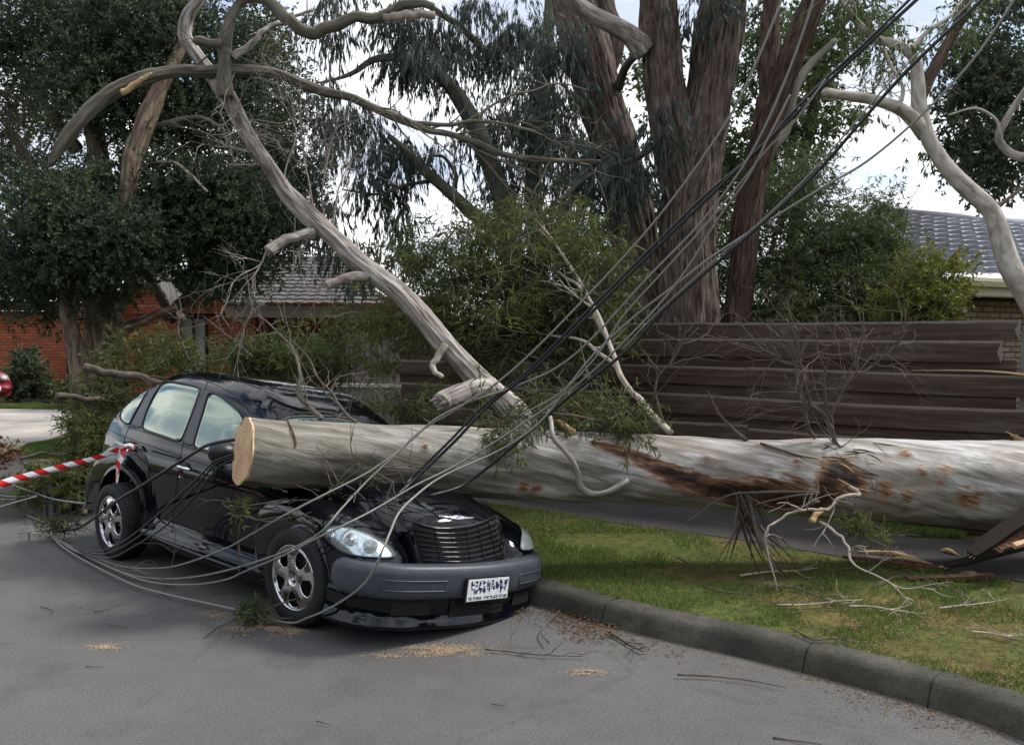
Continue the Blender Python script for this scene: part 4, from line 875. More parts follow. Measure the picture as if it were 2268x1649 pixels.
# chunky loosened bark flakes round the snapped side branch
for k in range(26):
    x, y = RNG.uniform(330, 620), RNG.uniform(720, 1010); a = RNG.uniform(-.9, .9); L_ = RNG.uniform(40, 130)
    on_path(zR, [(x, y), (x + L_ * math.cos(a) * .5, y + L_ * abs(math.sin(a)) * .5), (x + L_ * math.cos(a), y + L_ * abs(math.sin(a)))], [.01, .03, RNG.uniform(.02, .06)], [.003, .006, .002], M['strip'] if k % 6 else M['rawwood'], 'bark_flake', seg=5)
# hanging bark ribbons under the log
for k in range(20):
    s0 = RNG.uniform(0, 1); x0, y0 = 1160 + 130 * s0 + RNG.normal() * 12, 985 + RNG.uniform(-10, 30)
    if k < 4: xe, ye = [(1075, 1400), (1170, 1350), (1130, 1400), (1190, 1250)][k]
    else: xe, ye = 1290 + 270 * RNG.uniform(0, 1) , RNG.uniform(1330, 1500)
    pts = [(x0, y0), (x0 + (xe - x0) * .15 + 10, y0 + (ye - y0) * .25), (x0 + (xe - x0) * .5, y0 + (ye - y0) * .6), (xe, ye)]
    Q = pl3(pts, 6.70 + RNG.uniform(-.1, .15), 6.5 + RNG.uniform(-.25, .25), zM); b = MB(); w0 = RNG.uniform(.006, .015); Qc = catmull(np.array(Q), 6); d_ = unit(np.gradient(Qc, axis=0)); sd_ = unit(np.cross(d_, RNG.normal(size=3))); wv = w0 * np.sin(np.linspace(.5, 2.9, len(Qc)))[:, None]
    n_ = unit(np.cross(d_, sd_)); b.grid(np.stack([Qc - sd_ * wv, Qc + n_ * .003, Qc + sd_ * wv, Qc - n_ * .002, Qc - sd_ * wv], 1)); b.build('bark_ribbon', M['strip'], log)
for pts in ([(1649, 1040), (1500, 1085), (1420, 1080), (1330, 1050), (1260, 1010)], [(1649, 995), (1450, 990), (1300, 995), (1180, 1005), (1080, 1050), (1000, 1110), (930, 1160)], [(1649, 1000), (1530, 1010), (1420, 1030), (1300, 1060)]):
    b = MB(); b.tube(pl3(pts, 6.62, 6.55, zM), np.linspace(.013, .006, len(pts)), 7, 5, rough=.1); b.build('loose_root_strand', M['strip'], log)
# pale branch, side twigs
def branch(parent, f, pts, Z0, Z1, r0, r1, mt, nm='branch', rough=.06, seg=10, twigs=0, tl=.4, tr=.006, up=0, freq=9, depth=1):
    Q = np.array(pl3(pts, Z0, Z1, f)); b = MB(); rads = np.linspace(r0, r1, len(Q)) if np.ndim(r0) == 0 else r0
    if len(Q) > 2:
        QR = catmull(np.hstack([Q, np.asarray(rads, float)[:, None]]), 3); sl_ = np.linalg.norm(np.gradient(QR[:, :3], axis=0), axis=1)[:, None]; kj = RNG.normal(size=(len(QR), 3)) * np.minimum(QR[:, 3:4] * .38, sl_ * .10); kj[0] = 0; kj[-1] = 0; Q2, rads2 = QR[:, :3] + kj, QR[:, 3] * RNG.uniform(.94, 1.06, len(QR))
    else: Q2, rads2 = Q, np.asarray(rads, float)
    b.tube(Q2, rads2, seg, 4, rough=rough, freq=freq); C = catmull(Q, 6)
    for k in range(twigs):
        i = RNG.integers(len(C) // 5, len(C) - 1); d_ = unit(unit(C[i] - C[i - 1]) * .6 + RNG.normal(size=3) * [.7, .5, .7] + [0, 0, up]); grow(b, C[i], d_, tl * RNG.uniform(.5, 1.3), tr, depth, .6)
    if nm in ('broken_stub', 'branch_stub'):
        e_ = Q[-1]; dd_ = unit(Q[-1] - Q[-2]); rr_ = rads[-1]; s1 = unit(np.cross(dd_, [.3, .2, 1.])); s2 = np.cross(dd_, s1)
        for k in range(12): a = RNG.uniform(0, 6.28); q_ = RNG.uniform(0, .85) * rr_; p_ = e_ + (s1 * math.cos(a) + s2 * math.sin(a)) * q_; b.tube([p_ - dd_ * rr_ * .5, p_ + dd_ * rr_ * RNG.uniform(.15, .9)], [rr_ * .3, rr_ * .04], 5, 1, smooth=False)
    return b.build(nm, mt, parent)
branch(log, zR, [(490, 960), (530, 985), (540, 1008), (480, 1006), (430, 1030), (390, 1078), (330, 1088), (280, 1085), (180, 1100), (120, 1140), (60, 1180), (42, 1240), (60, 1350), (90, 1450), (112, 1560), (150, 1610)], 6.55, 6.25, .016, .004, M['palewood'], 'side_branch', twigs=6, tl=.22)
branch(log, zR, [(345, 1085), (310, 1115), (290, 1150)], 6.5, 6.4, .02, .024, M['rawwood'], 'torn_stub')
branch(log, zR, [(330, 1150), (400, 1190), (465, 1255), (490, 1300), (505, 1370), (590, 1420), (710, 1480), (830, 1600)], 6.45, 5.9, .012, .004, M['palewood'], 'side_branch', twigs=4, tl=.25)
tw = [([(430, 760), (405, 700), (380, 610), (290, 520), (262, 450), (240, 330), (215, 230), (230, 110)], .020), ([(310, 700), (268, 640), (250, 560), (248, 480), (215, 400), (205, 300), (200, 150), (190, 80), (155, 0)], .018), ([(418, 720), (392, 600), (370, 540), (360, 430), (358, 330), (325, 240), (310, 110)], .014), ([(388, 590), (450, 470), (500, 380), (530, 340), (540, 250), (570, 130), (560, 0)], .014), ([(520, 360), (600, 330), (700, 240), (770, 170), (800, 80)], .010), ([(260, 460), (230, 330), (120, 290), (60, 240), (0, 220)], .007), ([(510, 930), (530, 860), (515, 820), (470, 770), (425, 740)], .016)]
for pts, r in tw: branch(log, zR, pts, 6.95, 6.9, r, .004, M['twig'], 'upright_branch', twigs=8, tl=.35, tr=.005, up=.3, depth=2)
branch(log, zM, [(810, 620), (785, 540), (770, 430), (800, 350), (860, 290), (930, 180), (1000, 110)], 7.05, 7.1, .011, .003, M['twig'], 'upright_branch', twigs=9, tl=.35, tr=.005, up=.25, depth=2)
branch(log, z4, [(1290, 650), (1220, 570), (1120, 490), (1030, 350), (1060, 200), (1045, 80), (1000, -60), (900, -180)], 6.45, 6.7, .020, .006, M['darkbranch'], 'upright_branch', twigs=5, tl=.4)
branch(log, z4, [(1750, 740), (1600, 620), (1480, 490), (1400, 350), (1280, 230), (1200, 90)], 6.75, 6.9, .013, .004, M['darkbranch'], 'upright_branch', twigs=5, tl=.4)
branch(log, z4, [(1400, 350), (1430, 260), (1500, 180), (1640, 150), (1800, 130)], 6.85, 7.0, .008, .004, M['twig'], 'upright_branch', twigs=3, tl=.3)
branch(log, z4, [(1480, 560), (1370, 530), (1210, 500), (1140, 470)], 6.7, 6.5, .008, .005, M['darkbranch'], 'upright_branch')

# ------------------------------------------------------------------ the weathered limb leaning behind the log
limb = place(empty('leaning_limb', tuple(D(1150, 900, 7.6) * [1, 1, 0]), 'pale weathered dead limb leaning up and left from behind the log to a fork', 'tree limb'))
LP = [(1200, 985, 62, 7.55), (1130, 905, 64, 7.6), (1060, 840, 58, 7.65), (975, 752, 54, 7.72), (905, 668, 52, 7.8), (850, 620, 52, 7.85), (790, 575, 48, 7.9), (735, 522, 46, 7.95), (690, 483, 48, 8.0), (640, 435, 42, 8.05), (600, 375, 36, 8.1), (560, 315, 34, 8.15), (520, 245, 38, 8.2), (492, 200, 44, 8.25), (462, 160, 36, 8.3), (427, 110, 33, 8.3), (409, 75, 32, 8.3), (416, 35, 31, 8.3), (440, 0, 30, 8.3), (462, -40, 28, 8.3)]
b = MB(); b.tube([D(a, c, Y) for a, c, w, Y in LP], [pxm(w * .43, Y) for a, c, w, Y in LP], 64, 14, rough=.10, freq=7, ridge=(.022, 4.0)); b.build('trunk', M['limb'], limb)
branch(limb, None, [(500, 215), (496, 185), (500, 135), (497, 108), (508, 50), (527, 12), (560, -10), (600, 8), (631, 35), (662, 62), (689, 74), (724, 64), (790, 42), (847, 36), (878, 18), (922, 6), (962, 15)], 8.1, 8.3, [.075, .075, .055, .06, .05, .045, .05, .05, .055, .055, .055, .055, .05, .05, .045, .04, .03], 0, M['darkbranch'], rough=.08)
branch(limb, None, [(847, 36), (880, 36), (915, 32), (962, 34)], 8.25, 8.3, .04, .035, M['palewood'], 'broken_stub')
branch(limb, zL, [(1270, 250), (1200, 245), (1120, 235)], 8.05, 8.0, .035, .038, M['darkbranch'], 'broken_stub')
branch(limb, zL, [(1340, 330), (1420, 275), (1500, 195), (1560, 150), (1640, 135), (1700, 90), (1800, 60)], 8.15, 8.4, .034, .012, M['limb'], twigs=5)
branch(limb, zL, [(1800, 1340), (1740, 1350), (1670, 1370), (1600, 1400), (1545, 1445)], 7.95, 7.7, [.06, .045, .042, .046, .05], 0, M['limb'], 'broken_stub', rough=.12)
branch(limb, None, [(830, 608), (790, 612), (755, 620), (722, 632)], 7.85, 7.6, [.05, .042, .04, .035], 0, M['limb'], 'broken_stub', rough=.15)
branch(limb, None, [(1090, 858), (1050, 862), (1015, 872), (976, 892)], 7.6, 7.2, [.09, .088, .085, .082], 0, M['limb'], 'broken_stub', rough=.08, seg=18)
branch(limb, None, [(985, 762), (970, 790), (958, 808), (964, 825), (980, 835)], 7.6, 7.5, .032, .018, M['palewood'], 'curled_stub')
for pts, Z in (([(700, 485), (690, 440), (672, 330), (665, 270), (655, 220)], 8.), ([(720, 500), (715, 420), (730, 330), (745, 280)], 8.), ([(735, 515), (745, 440), (765, 380), (790, 340)], 8.), ([(640, 430), (632, 380), (655, 300), (640, 250)], 8.1), ([(570, 335), (540, 335), (500, 320), (460, 295)], 8.1), ([(590, 370), (560, 362), (525, 368)], 8.1), ([(600, 530), (580, 580), (560, 620), (565, 660)], 7.7), ([(690, 500), (660, 560), (640, 640)], 7.9), ([(515, 235), (545, 265), (560, 300)], 8.1)):
    branch(limb, None, pts, Z, Z, .010, .003, M['limb'], 'dead_twig', twigs=7, tl=.45, tr=.004, up=.3, depth=2, seg=6)
brk = place(empty('snapped_branch', tuple(D(300, 180, 7.9) * [1, 1, 0]), 'long mossy snapped branch arching across the fork, its torn end hanging on the left', 'branch'))
HP = [(108, 364, 3), (120, 345, 14), (150, 302, 28), (195, 248, 30), (240, 212, 30), (290, 185, 30), (340, 166, 28), (400, 157, 26), (450, 158, 24), (520, 155, 22), (600, 160, 21), (660, 182, 20), (720, 203, 20), (775, 215, 19), (840, 245, 18), (900, 270, 17), (950, 290, 14), (1000, 298, 13), (1060, 318, 12), (1130, 345, 11), (1220, 355, 9), (1330, 358, 4)]
b = MB(); b.tube([D(a, c, 7.85 + i * .04) for i, (a, c, w) in enumerate(HP)], [pxm(w / 2, 8.1) for a, c, w in HP], 32, 12, rough=.14, freq=8, ridge=(.02, 6.0)); 
C = catmull(np.array([D(a, c, 7.85 + i * .04) for i, (a, c, w) in enumerate(HP)]), 4)
for k in range(16): i = RNG.integers(30, len(C) - 2); grow(b, C[i], unit(RNG.normal(size=3) * [1, .4, .8] + [.6, 0, -.1]), RNG.uniform(.3, .8), .010, 2, .6)
b.build('branch', M['darkbranch'], brk)
branch(brk, None, [(915, 272), (1000, 276), (1060, 268), (1130, 276), (1200, 300), (1260, 330)], 8.5, 8.7, .022, .006, M['darkbranch'], twigs=8)
branch(brk, None, [(1010, 290), (1060, 255), (1120, 215), (1180, 200), (1240, 185), (1300, 200)], 8.6, 9, .016, .006, M['darkbranch'], twigs=8)
branch(brk, zL, [(700, 530), (780, 480), (830, 450), (870, 420)], 7.9, 7.9, .03, .01, M['rawwood'], 'splinter', rough=.3)

# ------------------------------------------------------------------ fence of dark horizontal boards
FU = np.array([-.81, .587]); FU /= np.linalg.norm(FU); F0 = np.array([4.42, 8.0]); FN = np.array([-FU[1], FU[0]]); FN = FN if FN @ F0 < 0 else -FN      # FN faces the camera
fence = place(empty('fence', (F0[0], F0[1], .13), 'long dark brown fence of overlapping horizontal boards behind the felled log', 'fence'))
def fp(t_, off, z): q = F0 + FU * t_ + FN * off; return (q[0], q[1], z)
FI = 0
def board(z0, z1, t0, t1, off, jag0=False, sag=0.0, th_=.022):
    global FI
    n = 26; b = MB(); ts = np.linspace(t0, t1, n); S = []
    ph = RNG.uniform(0, 6)
    for t_ in ts:
        w = sag * math.sin((t_ - t0) / (t1 - t0) * math.pi) + .006 * math.sin(t_ * 1.3 + ph); o2 = off + .008 * math.sin(t_ * .9 + ph * 2)
        S.append([fp(t_, o2, z0 + w), fp(t_, o2 + .004, (z0 + z1) / 2 + w), fp(t_, o2, z1 + w), fp(t_, o2 - th_, z1 + w), fp(t_, o2 - th_, z0 + w), fp(t_, o2, z0 + w)])
    S = np.array(S)
    if jag0:
        for j in range(6): S[0, j, :2] += (FU * [.0, .03, -.01, -.01, 0, 0][j]); 
    b.grid(S, flip=True); L0 = np.repeat(ts[:, None], 6, 1) + FI * 3.7; b.bk = [np.stack([L0, np.tile([0, .5, 1, 1, 0, 0], (n, 1)), L0 * 0 + FI], -1).reshape(-1, 3)]; FI += 1; b.add(S[0, :5], f3=[(0, 1, 2), (0, 2, 3), (0, 3, 4)]); b.add(S[-1, :5], f3=[(2, 1, 0), (3, 2, 0), (4, 3, 0)])
    o = b.build('board', M['board'], fence, smooth=False); return o
rowsF = [(1.87, 2.04, .018), (1.68, 1.87, .040), (1.39, 1.58, .040), (1.07, 1.28, .040), (.78, .99, .040), (.49, .70, .040), (.20, .41, .040)]
for i, (z0, z1, off) in enumerate(rowsF):
    if i == 0: board(z0, z1, .04, 2.9, off, True); board(z0, z1, 2.91, 5.1, off); board(z0, z1, 5.11, 7.35, off)
    elif i == 1: board(z0, z1, .17, 3.4, off, True); board(z0 , z1, 3.41, 7.35, off)
    elif i == 4: board(z0 - .03, z1 - .03, -.4, 2.45, off, sag=-.02); board(z0, z1, 2.46, 7.35, off)
    else: board(z0, z1, -.9, 2.48 + .3 * (i % 2), off, sag=-.012); board(z0 + .006, z1 + .004, 2.49 + .3 * (i % 2), 7.35, off)
for z0, z1 in ((1.55, 1.72), (1.24, 1.42), (.94, 1.10), (.66, .82), (.36, .52), (.13, .24)): board(z0, z1, .05, 7.3, .0)
for t_ in (-.03, 2.45, 4.9, 7.3):
    b = MB(); q = F0 + FU * t_ - FN * .075; Mx = Matrix.Translation((q[0], q[1], 0)) @ Matrix.Rotation(math.atan2(FU[1], FU[0]), 4, 'Z'); b.box((-.055, -.045, .1), (.055, .045, 1.98), Mx); b.build('post', M['greywood'], fence, smooth=False)
b = MB(); b.tube([fp(-.6, .05, 1.50), fp(0, .052, 1.575), fp(.35, .05, 1.60), fp(.9, .05, 1.59)], [.008, .012, .007, .002], 6, 4, rough=.4, freq=20); b.build('splintered_edge', M['rawwood'], fence)
b = MB(); 
for r_ in range(3): b.tube([fp(.05 + .03 * r_, .075, 1.02 + .03 * r_), fp(-.1, .10, .98), fp(-.16, .06, .93)], [.006, .014, .004], 5, 3, rough=.5, freq=20)
b.build('splintered_end', M['rawwood'], fence)

# paling fence and low fence with a pale rail, left of the dark fence
pf = place(empty('paling_fence', tuple(D(860, 900, 14) * [1, 1, 0]), 'weathered grey paling fence glimpsed between the car roof and the leaning limb', 'fence'))
p0, p1 = D(770, 850, 14.6), D(930, 850, 13.6)
for k in range(26):
    q = p0 + (p1 - p0) * k / 25; b = MB(); a = math.atan2(p1[1] - p0[1], p1[0] - p0[0]); Mx = Matrix.Translation((q[0], q[1], 0)) @ Matrix.Rotation(a, 4, 'Z'); b.box((-.022, -.01 + .012 * (k % 2), .1), (.022, .01 + .012 * (k % 2), 1.95 + RNG.uniform(-.03, .03)), Mx); b.build('paling', M['greywood'], pf, smooth=False)
lf = place(empty('low_fence', tuple(D(860, 900, 12) * [1, 1, 0]), 'low picket fence with a pale cream top rail behind the black car roof', 'fence'))
p0, p1 = D(745, 850, 12.4), D(935, 851, 12.2); a = math.atan2(p1[1] - p0[1], p1[0] - p0[0]); L_ = np.linalg.norm(p1 - p0)
Mx = Matrix.Translation((p0[0], p0[1], 0)) @ Matrix.Rotation(a, 4, 'Z'); zt = p0[2]
b = MB(); b.box((0, -.035, zt - .035), (L_, .035, zt + .01), Mx); b.build('top_rail', M['whiterail'], lf, smooth=False)
for k in range(17): b = MB(); x = .03 + k * (L_ - .06) / 16; b.box((x - .02, -.012, .1), (x + .02, .012, zt - .037), Mx); b.build('picket', M['greywood'], lf, smooth=False)

# ------------------------------------------------------------------ houses
def wall(name, a, c, z0, z1, mt, parent, th_=.2, holes=()):
    """vertical wall from a to c (xy); texture in metres"""
    a, c = np.array(a[:2]), np.array(c[:2]); u = c - a; L = np.linalg.norm(u); u = u / L; n = np.array([u[1], -u[0]])
    xs = sorted({0, L} | {h[0] for h in holes} | {h[1] for h in holes}); zs = sorted({z0, z1} | {h[2] for h in holes} | {h[3] for h in holes}); b = MB()
    for i in range(len(xs) - 1):
        for j in range(len(zs) - 1):
            cx_, cz_ = (xs[i] + xs[i + 1]) / 2, (zs[j] + zs[j + 1]) / 2
            if any(h[0] < cx_ < h[1] and h[2] < cz_ < h[3] for h in holes): continue
            q = [(xs[i], zs[j]), (xs[i + 1], zs[j]), (xs[i + 1], zs[j + 1]), (xs[i], zs[j + 1])]
            b.add([(a[0] + u[0] * x, a[1] + u[1] * x, z) for x, z in q], [(0, 1, 2, 3)], bk=[(x, z, 0) for x, z in q])
            b.add([(a[0] + u[0] * x - n[0] * th_, a[1] + u[1] * x - n[1] * th_, z) for x, z in q], [(3, 2, 1, 0)], bk=[(x, z, 0) for x, z in q])
    return b.build(name, mt, parent, smooth=False)
def tile_roof(name, e0, e1, r0, r1, mt, parent, tw_=.30, rh=.33, amp=.028, res=8, lip=.030):
    """tiled slope between the eave e0-e1 and ridge r0-r1: waves across, stepped courses up the slope"""
    e0, e1, r0, r1 = map(lambda p: np.array(p, float), (e0, e1, r0, r1)); L = np.linalg.norm(e1 - e0); H = np.linalg.norm((r0 + r1) / 2 - (e0 + e1) / 2); nr = max(2, int(H / rh)); nu = int(L / tw_ * res)
    nrm = unit(np.cross(e1 - e0, r0 - e0)); nrm = nrm if nrm[2] > 0 else -nrm; u = np.linspace(0, 1, nu); G3 = []
    for r in range(nr):
        for v, lift in ((r / nr, lip), ((r + .06) / nr, lip), ((r + .97) / nr, 0.0)):
            A, B = e0 + (r0 - e0) * v, e1 + (r1 - e1) * v; x = A + (B - A) * u[:, None]; along = (x - e0) @ unit(e1 - e0)
            w = np.abs(np.sin((along / tw_ + .5 * (r % 2) * 0) * math.pi)) ** .6
            G3.append(x + nrm * (lift + amp * w[:, None]))
    b = MB(); b.grid(np.array(G3)); o = b.build(name, mt, parent, smooth=False); return o
def prism(name, pts, d, mt, parent):
    """extrude polygon pts (3d) by vector d"""
    pts = np.array(pts, float); n = len(pts); b = MB(); V = np.vstack([pts, pts + np.array(d)]); b.add(V, [(i, (i + 1) % n, n + (i + 1) % n, n + i) for i in range(n)], [(0, i, i + 1) for i in range(1, n - 1)] + [(n, n + i + 1, n + i) for i in range(1, n - 1)]); return b.build(name, mt, parent, smooth=False)
hl_ = place(empty('brick_house', tuple(D(300, 800, 24) * [1, 1, 0]), 'single-storey orange brick house with grey tiled roofs behind the big dark tree', 'house'))
z_e = 2.62
wall('wall', D(-500, 800, 27), D(153, 800, 27), 0.1, z_e, M['brick_red'], hl_)
a0, a1 = D(-500, 700, 26.6), D(175, 700, 26.6); a0[2] = a1[2] = z_e; prism('fascia', [a0, a1, a1 + [0, 0, .28], a0 + [0, 0, .28]], (0, .08, 0), M['darkpaint'], hl_)
tile_roof('roof', a0 + [0, -.1, .3], a1 + [.3, -.1, .3], a0 + [0, 4.0, 1.9], a1 + [-3.0, 4.0, 1.9], M['tile_dark'], hl_)
b = MB(); q = D(157, 800, 26.5); b.box((q[0] - .07, q[1] - .1, .1), (q[0] + .07, q[1] + .1, z_e)); b.build('downpipe', M['darkpaint'], hl_, smooth=False)
W0, W1_ = D(262, 800, 22.5), D(566, 800, 22.5); L_ = W1_[0] - W0[0]; hx0, hx1 = D(394, 0, 22.5)[0] - W0[0], D(457, 0, 22.5)[0] - W0[0]
wall('wall', W0, W1_, .1, 2.45, M['brick_red'], hl_, holes=[(hx0, hx1, 1.0, 2.38)])
wnd = hl_; yy = W0[1]
b = MB(); X0, X1 = W0[0] + hx0, W0[0] + hx1
for (x0, x1, z0, z1) in ((X0, X0 + .05, 1.0, 2.38), (X1 - .05, X1, 1.0, 2.38), (X0 + .05, X1 - .05, 2.33, 2.38), (X0 + .05, X1 - .05, 1.0, 1.05), ((X0 + X1) / 2 - .02, (X0 + X1) / 2 + .02, 1.05, 2.33)): b.box((x0, yy - .03, z0), (x1, yy + .03, z1))
wf = b.build('window', M['darkpaint'], hl_, smooth=False)
b = MB(); xs = np.linspace(X0, X1, 60); G3 = np.array([[(x, yy + .09 + .018 * math.sin(i * 1.4), z) for z in (1.0, 1.7, 2.38)] for i, x in enumerate(xs)]); b.grid(G3); b.build('curtain', M['curtain'], wf)
prism('lintel', [(X0 - .5, yy - .06, 2.42), (X1 + .45, yy - .06, 2.42), (X1 + .45, yy - .06, 2.55), (X0 - .5, yy - .06, 2.55)], (0, .1, 0), M['darkpaint'], hl_)
# gables
def gable(pxl, pxr, pxp, ypk, Y, zb0, nm='gable'):
    A, B_, Cc = D(pxl, 0, Y), D(pxr, 0, Y), D(pxp, ypk, Y); A[2] = B_[2] = zb0; z_ = Cc[2]
    b = MB(); b.add([A, B_, Cc], f3=[(0, 1, 2)], bk=[(p[0], p[2], 0) for p in (A, B_, Cc)]); g_ = b.build(nm, M['brick_red'], hl_, smooth=False)
    for s, e in ((A, Cc), (Cc, B_)):
        d_ = unit(e - s); n_ = np.array([-d_[2], 0, d_[0]]); s2, e2 = s - d_ * (.3 if s is A else 0), e + d_ * (.3 if e is B_ else 0)
        b = MB(); prism('barge_board', [s2 + [0, -.32, 0], e2 + [0, -.32, 0], e2 + [0, -.32, 0] + n_ * .18, s2 + [0, -.32, 0] + n_ * .18], (0, .05, 0), M['darkpaint'], g_)
        tile_roof('roof', np.array(s2) + [0, -.26, 0] + n_ * .2, np.array(s2) + [0, 5, 0] + n_ * .2, np.array(e2) + [0, -.26, 0] + n_ * .2, np.array(e2) + [0, 5, 0] + n_ * .2, M['tile_dark'], hl_)
    return Cc
C1 = gable(270, 372, 318, 596, 22.2, 2.45); gable(395, 530, 455, 640, 22.0, 2.45)
b = MB(); q = D(318, 620, 22.1); b.box((q[0] - .12, q[1] - .05, q[2] - .16), (q[0] + .12, q[1] + .02, q[2] + .12)); b.build('gable_vent', M['whiterail'], hl_, smooth=False)
e0, e1 = D(500, 672, 20.5), D(860, 672, 20.5); e1[2] = e0[2]
tile_roof('roof', e0 + [0, -.2, -.02], e1 + [0, -.2, -.02], e0 + [-.6, 4.2, 1.42], e1 + [-1.6, 4.2, 1.42], M['tile_dark'], hl_)
f0, f1 = D(500, 676, 20.4), D(880, 676, 20.4); f1[2] = f0[2]; prism('fascia', [f0, f1, f1 - [0, 0, .26], f0 - [0, 0, .26]], (0, .06, 0), M['fascia'], hl_)
wall('wall', D(560, 0, 24.5), D(1000, 0, 24.5), .1, 3.0, M['brick_red'], hl_); wall('wall', D(150, 0, 24.8), D(275, 0, 24.8), .1, 2.7, M['brick_red'], hl_); 
for px_ in (600, 850): q = D(px_, 0, 20.6); b = MB(); b.box((q[0] - .05, q[1], .1), (q[0] + .05, q[1] + .1, f0[2] - .26)); b.build('carport_post', M['darkpaint'], hl_, smooth=False)
prism('soffit', [f0 + [0, .08, -.2], f1 + [0, .08, -.2], f1 + [0, 4.0, -.2], f0 + [0, 4.0, -.2]], (0, 0, .03), M['darkpaint'], hl_)

hr = place(empty('brick_house', tuple(D(2150, 800, 14) * [1, 1, 0]), 'cream brick house with a shiny blue-grey tiled hip roof over the fence', 'house'))
u2 = np.array([.915, .403, 0]); up2 = np.array([-.403, .915, 0]); E0 = D(2072, 616, 12.8); E1 = E0 + u2 * 9; slope = up2 * 3.6 + [0, 0, 1.47]; R0 = E0 + slope + u2 * 2.4; R1 = E1 + slope
tile_roof('roof', E0, E1, R0, R1, M['tile_blue'], hr, rh=.32, amp=.04, tw_=.33, lip=.075)
tile_roof('roof', E0 + up2 * 7.2, E0, R0, R0 + up2 * .01, M['tile_blue'], hr, rh=.30, amp=.018)
b = MB(); b.tube([E0 + [0, 0, .06], R0 + [0, 0, .06]], .09, 10, 12, smooth=False); b.tube([R0 + [0, 0, .06], R1 + [0, 0, .06]], .09, 10, 12, smooth=False); b.build('ridge_capping', M['tile_blue'], hr)
g0, g1 = E0 - up2 * .10, E1 - up2 * .10
b = MB(); prof_g = [(0, .02), (-.12, .02), (-.13, -.03), (-.11, -.10), (0, -.11)]; b.grid(np.array([[p + up2 * o_ + np.array([0, 0, z]) for o_, z in prof_g] for p in (g0, g1)])); b.build('gutter', M['fascia_cream'], hr, smooth=False)
prism('fascia', [g0 - [0, 0, .02], g1 - [0, 0, .02], g1 - [0, 0, .24], g0 - [0, 0, .24]], tuple(up2 * .03), M['fascia_cream'], hr)
prism('soffit', [g0 - [0, 0, .24], g1 - [0, 0, .24], g1 + up2 * .62 - [0, 0, .24], g0 + up2 * .62 - [0, 0, .24]], (0, 0, .02), M['darkpaint'], hr)
wall('wall', E0 + up2 * .5 + u2 * .35, E1 + up2 * .5, .1, E0[2] - .22, M['brick_cream'], hr); wall('wall', E0 + up2 * 6.5 + u2 * .35, E0 + up2 * .5 + u2 * .35, .1, E0[2] - .22, M['brick_cream'], hr)

# ------------------------------------------------------------------ standing trees
def tree(name, label, base, cat='tree', group=None): return place(empty(name, tuple(np.array(base) * [1, 1, 0]), label, cat, group))
def limb_px(parent, pts, Z0, Z1, mt, nm='limb', seg=16, rough=.05, freq=5, bend=0, ridge=None, sub=8):
    n = len(pts); b = MB(); b.tube([D(p[0], p[1], Z0 + (Z1 - Z0) * i / max(1, n - 1)) for i, p in enumerate(pts)], [pxm(p[2] / 2, Z0 + (Z1 - Z0) * i / max(1, n - 1)) for i, p in enumerate(pts)], seg, sub, rough=rough, freq=freq, ridge=ridge); return b.build(nm, mt, parent)
# great stringybark with several stems
t3 = tree('stringybark_tree', 'huge multi-stemmed rough-barked gum standing just behind the dark fence', D(1520, 900, 11.6))
limb_px(t3, [(1545, 980, 141), (1535, 800, 132), (1525, 715, 124), (1525, 600, 120), (1522, 480, 118), (1540, 370, 111), (1560, 280, 98), (1575, 190, 94), (1588, 100, 98), (1600, 10, 94), (1612, -120, 85)], 11.6, 11.3, M['stringy'], 'trunk', 128, .05, 4, ridge=(.075, 3.0), sub=22)
limb_px(t3, [(1535, 560, 81), (1515, 430, 90), (1492, 320, 86), (1475, 210, 83), (1465, 110, 81), (1458, 20, 76), (1450, -120, 68)], 11.5, 11.0, M['stringy'], 'trunk', 128, .05, 4, ridge=(.075, 3.0), sub=22)
limb_px(t3, [(1500, 960, 101), (1470, 800, 84), (1445, 690, 76), (1420, 590, 94), (1398, 500, 99), (1380, 400, 102), (1352, 300, 97), (1325, 200, 94), (1298, 100, 99), (1275, 20, 92), (1255, -120, 80)], 11.8, 12.3, M['stringy'], 'trunk', 128, .05, 4, ridge=(.075, 3.0), sub=22)
limb_px(t3, [(1650, 980, 64), (1632, 800, 58), (1630, 715, 53), (1645, 600, 56), (1655, 480, 58), (1672, 380, 56), (1695, 290, 58), (1712, 215, 61)], 12.0, 12.0, M['stringy_red'], 'trunk', 96, .05, 5, ridge=(.05, 3.0), sub=22)
limb_px(t3, [(1705, 260, 44), (1702, 150, 41), (1706, 60, 37), (1712, -60, 34)], 12.0, 12.2, M['stringy_red'], 'limb', 64, ridge=(.03, 3.0), sub=16)
limb_px(t3, [(1708, 260, 51), (1735, 170, 53), (1768, 90, 51), (1795, 20, 49), (1830, -80, 42)], 12.0, 11.6, M['stringy_red'], 'limb', 64, ridge=(.04, 3.0), sub=16)
limb_px(t3, [(1425, 110, 60), (1395, 78, 44), (1350, 52, 38), (1310, 32, 36), (1270, 5, 36), (1240, -40, 36)], 11.1, 10.6, M['limb'], 'limb', 18)
limb_px(t3, [(1330, 170, 56), (1352, 120, 50), (1358, 70, 44), (1340, 20, 44), (1330, -40, 40)], 12.3, 12.3, M['stringy'], 'limb', 64, ridge=(.03, 3.0), sub=16)
limb_px(t3, [(1370, 195, 22), (1385, 150, 18), (1412, 118, 16)], 12.0, 11.5, M['midbark'], 'limb', 10)
limb_px(t3, [(1440, 330, 16), (1400, 355, 15), (1340, 375, 13), (1290, 400, 12), (1240, 445, 10)], 11.6, 11.0, M['midbark'], 'limb', 10)
limb_px(t3, [(1700, 330, 30), (1738, 290, 24), (1760, 200, 20), (1790, 150, 18), (1850, 90, 14)], 12.0, 13.0, M['midbark'], 'limb', 12)
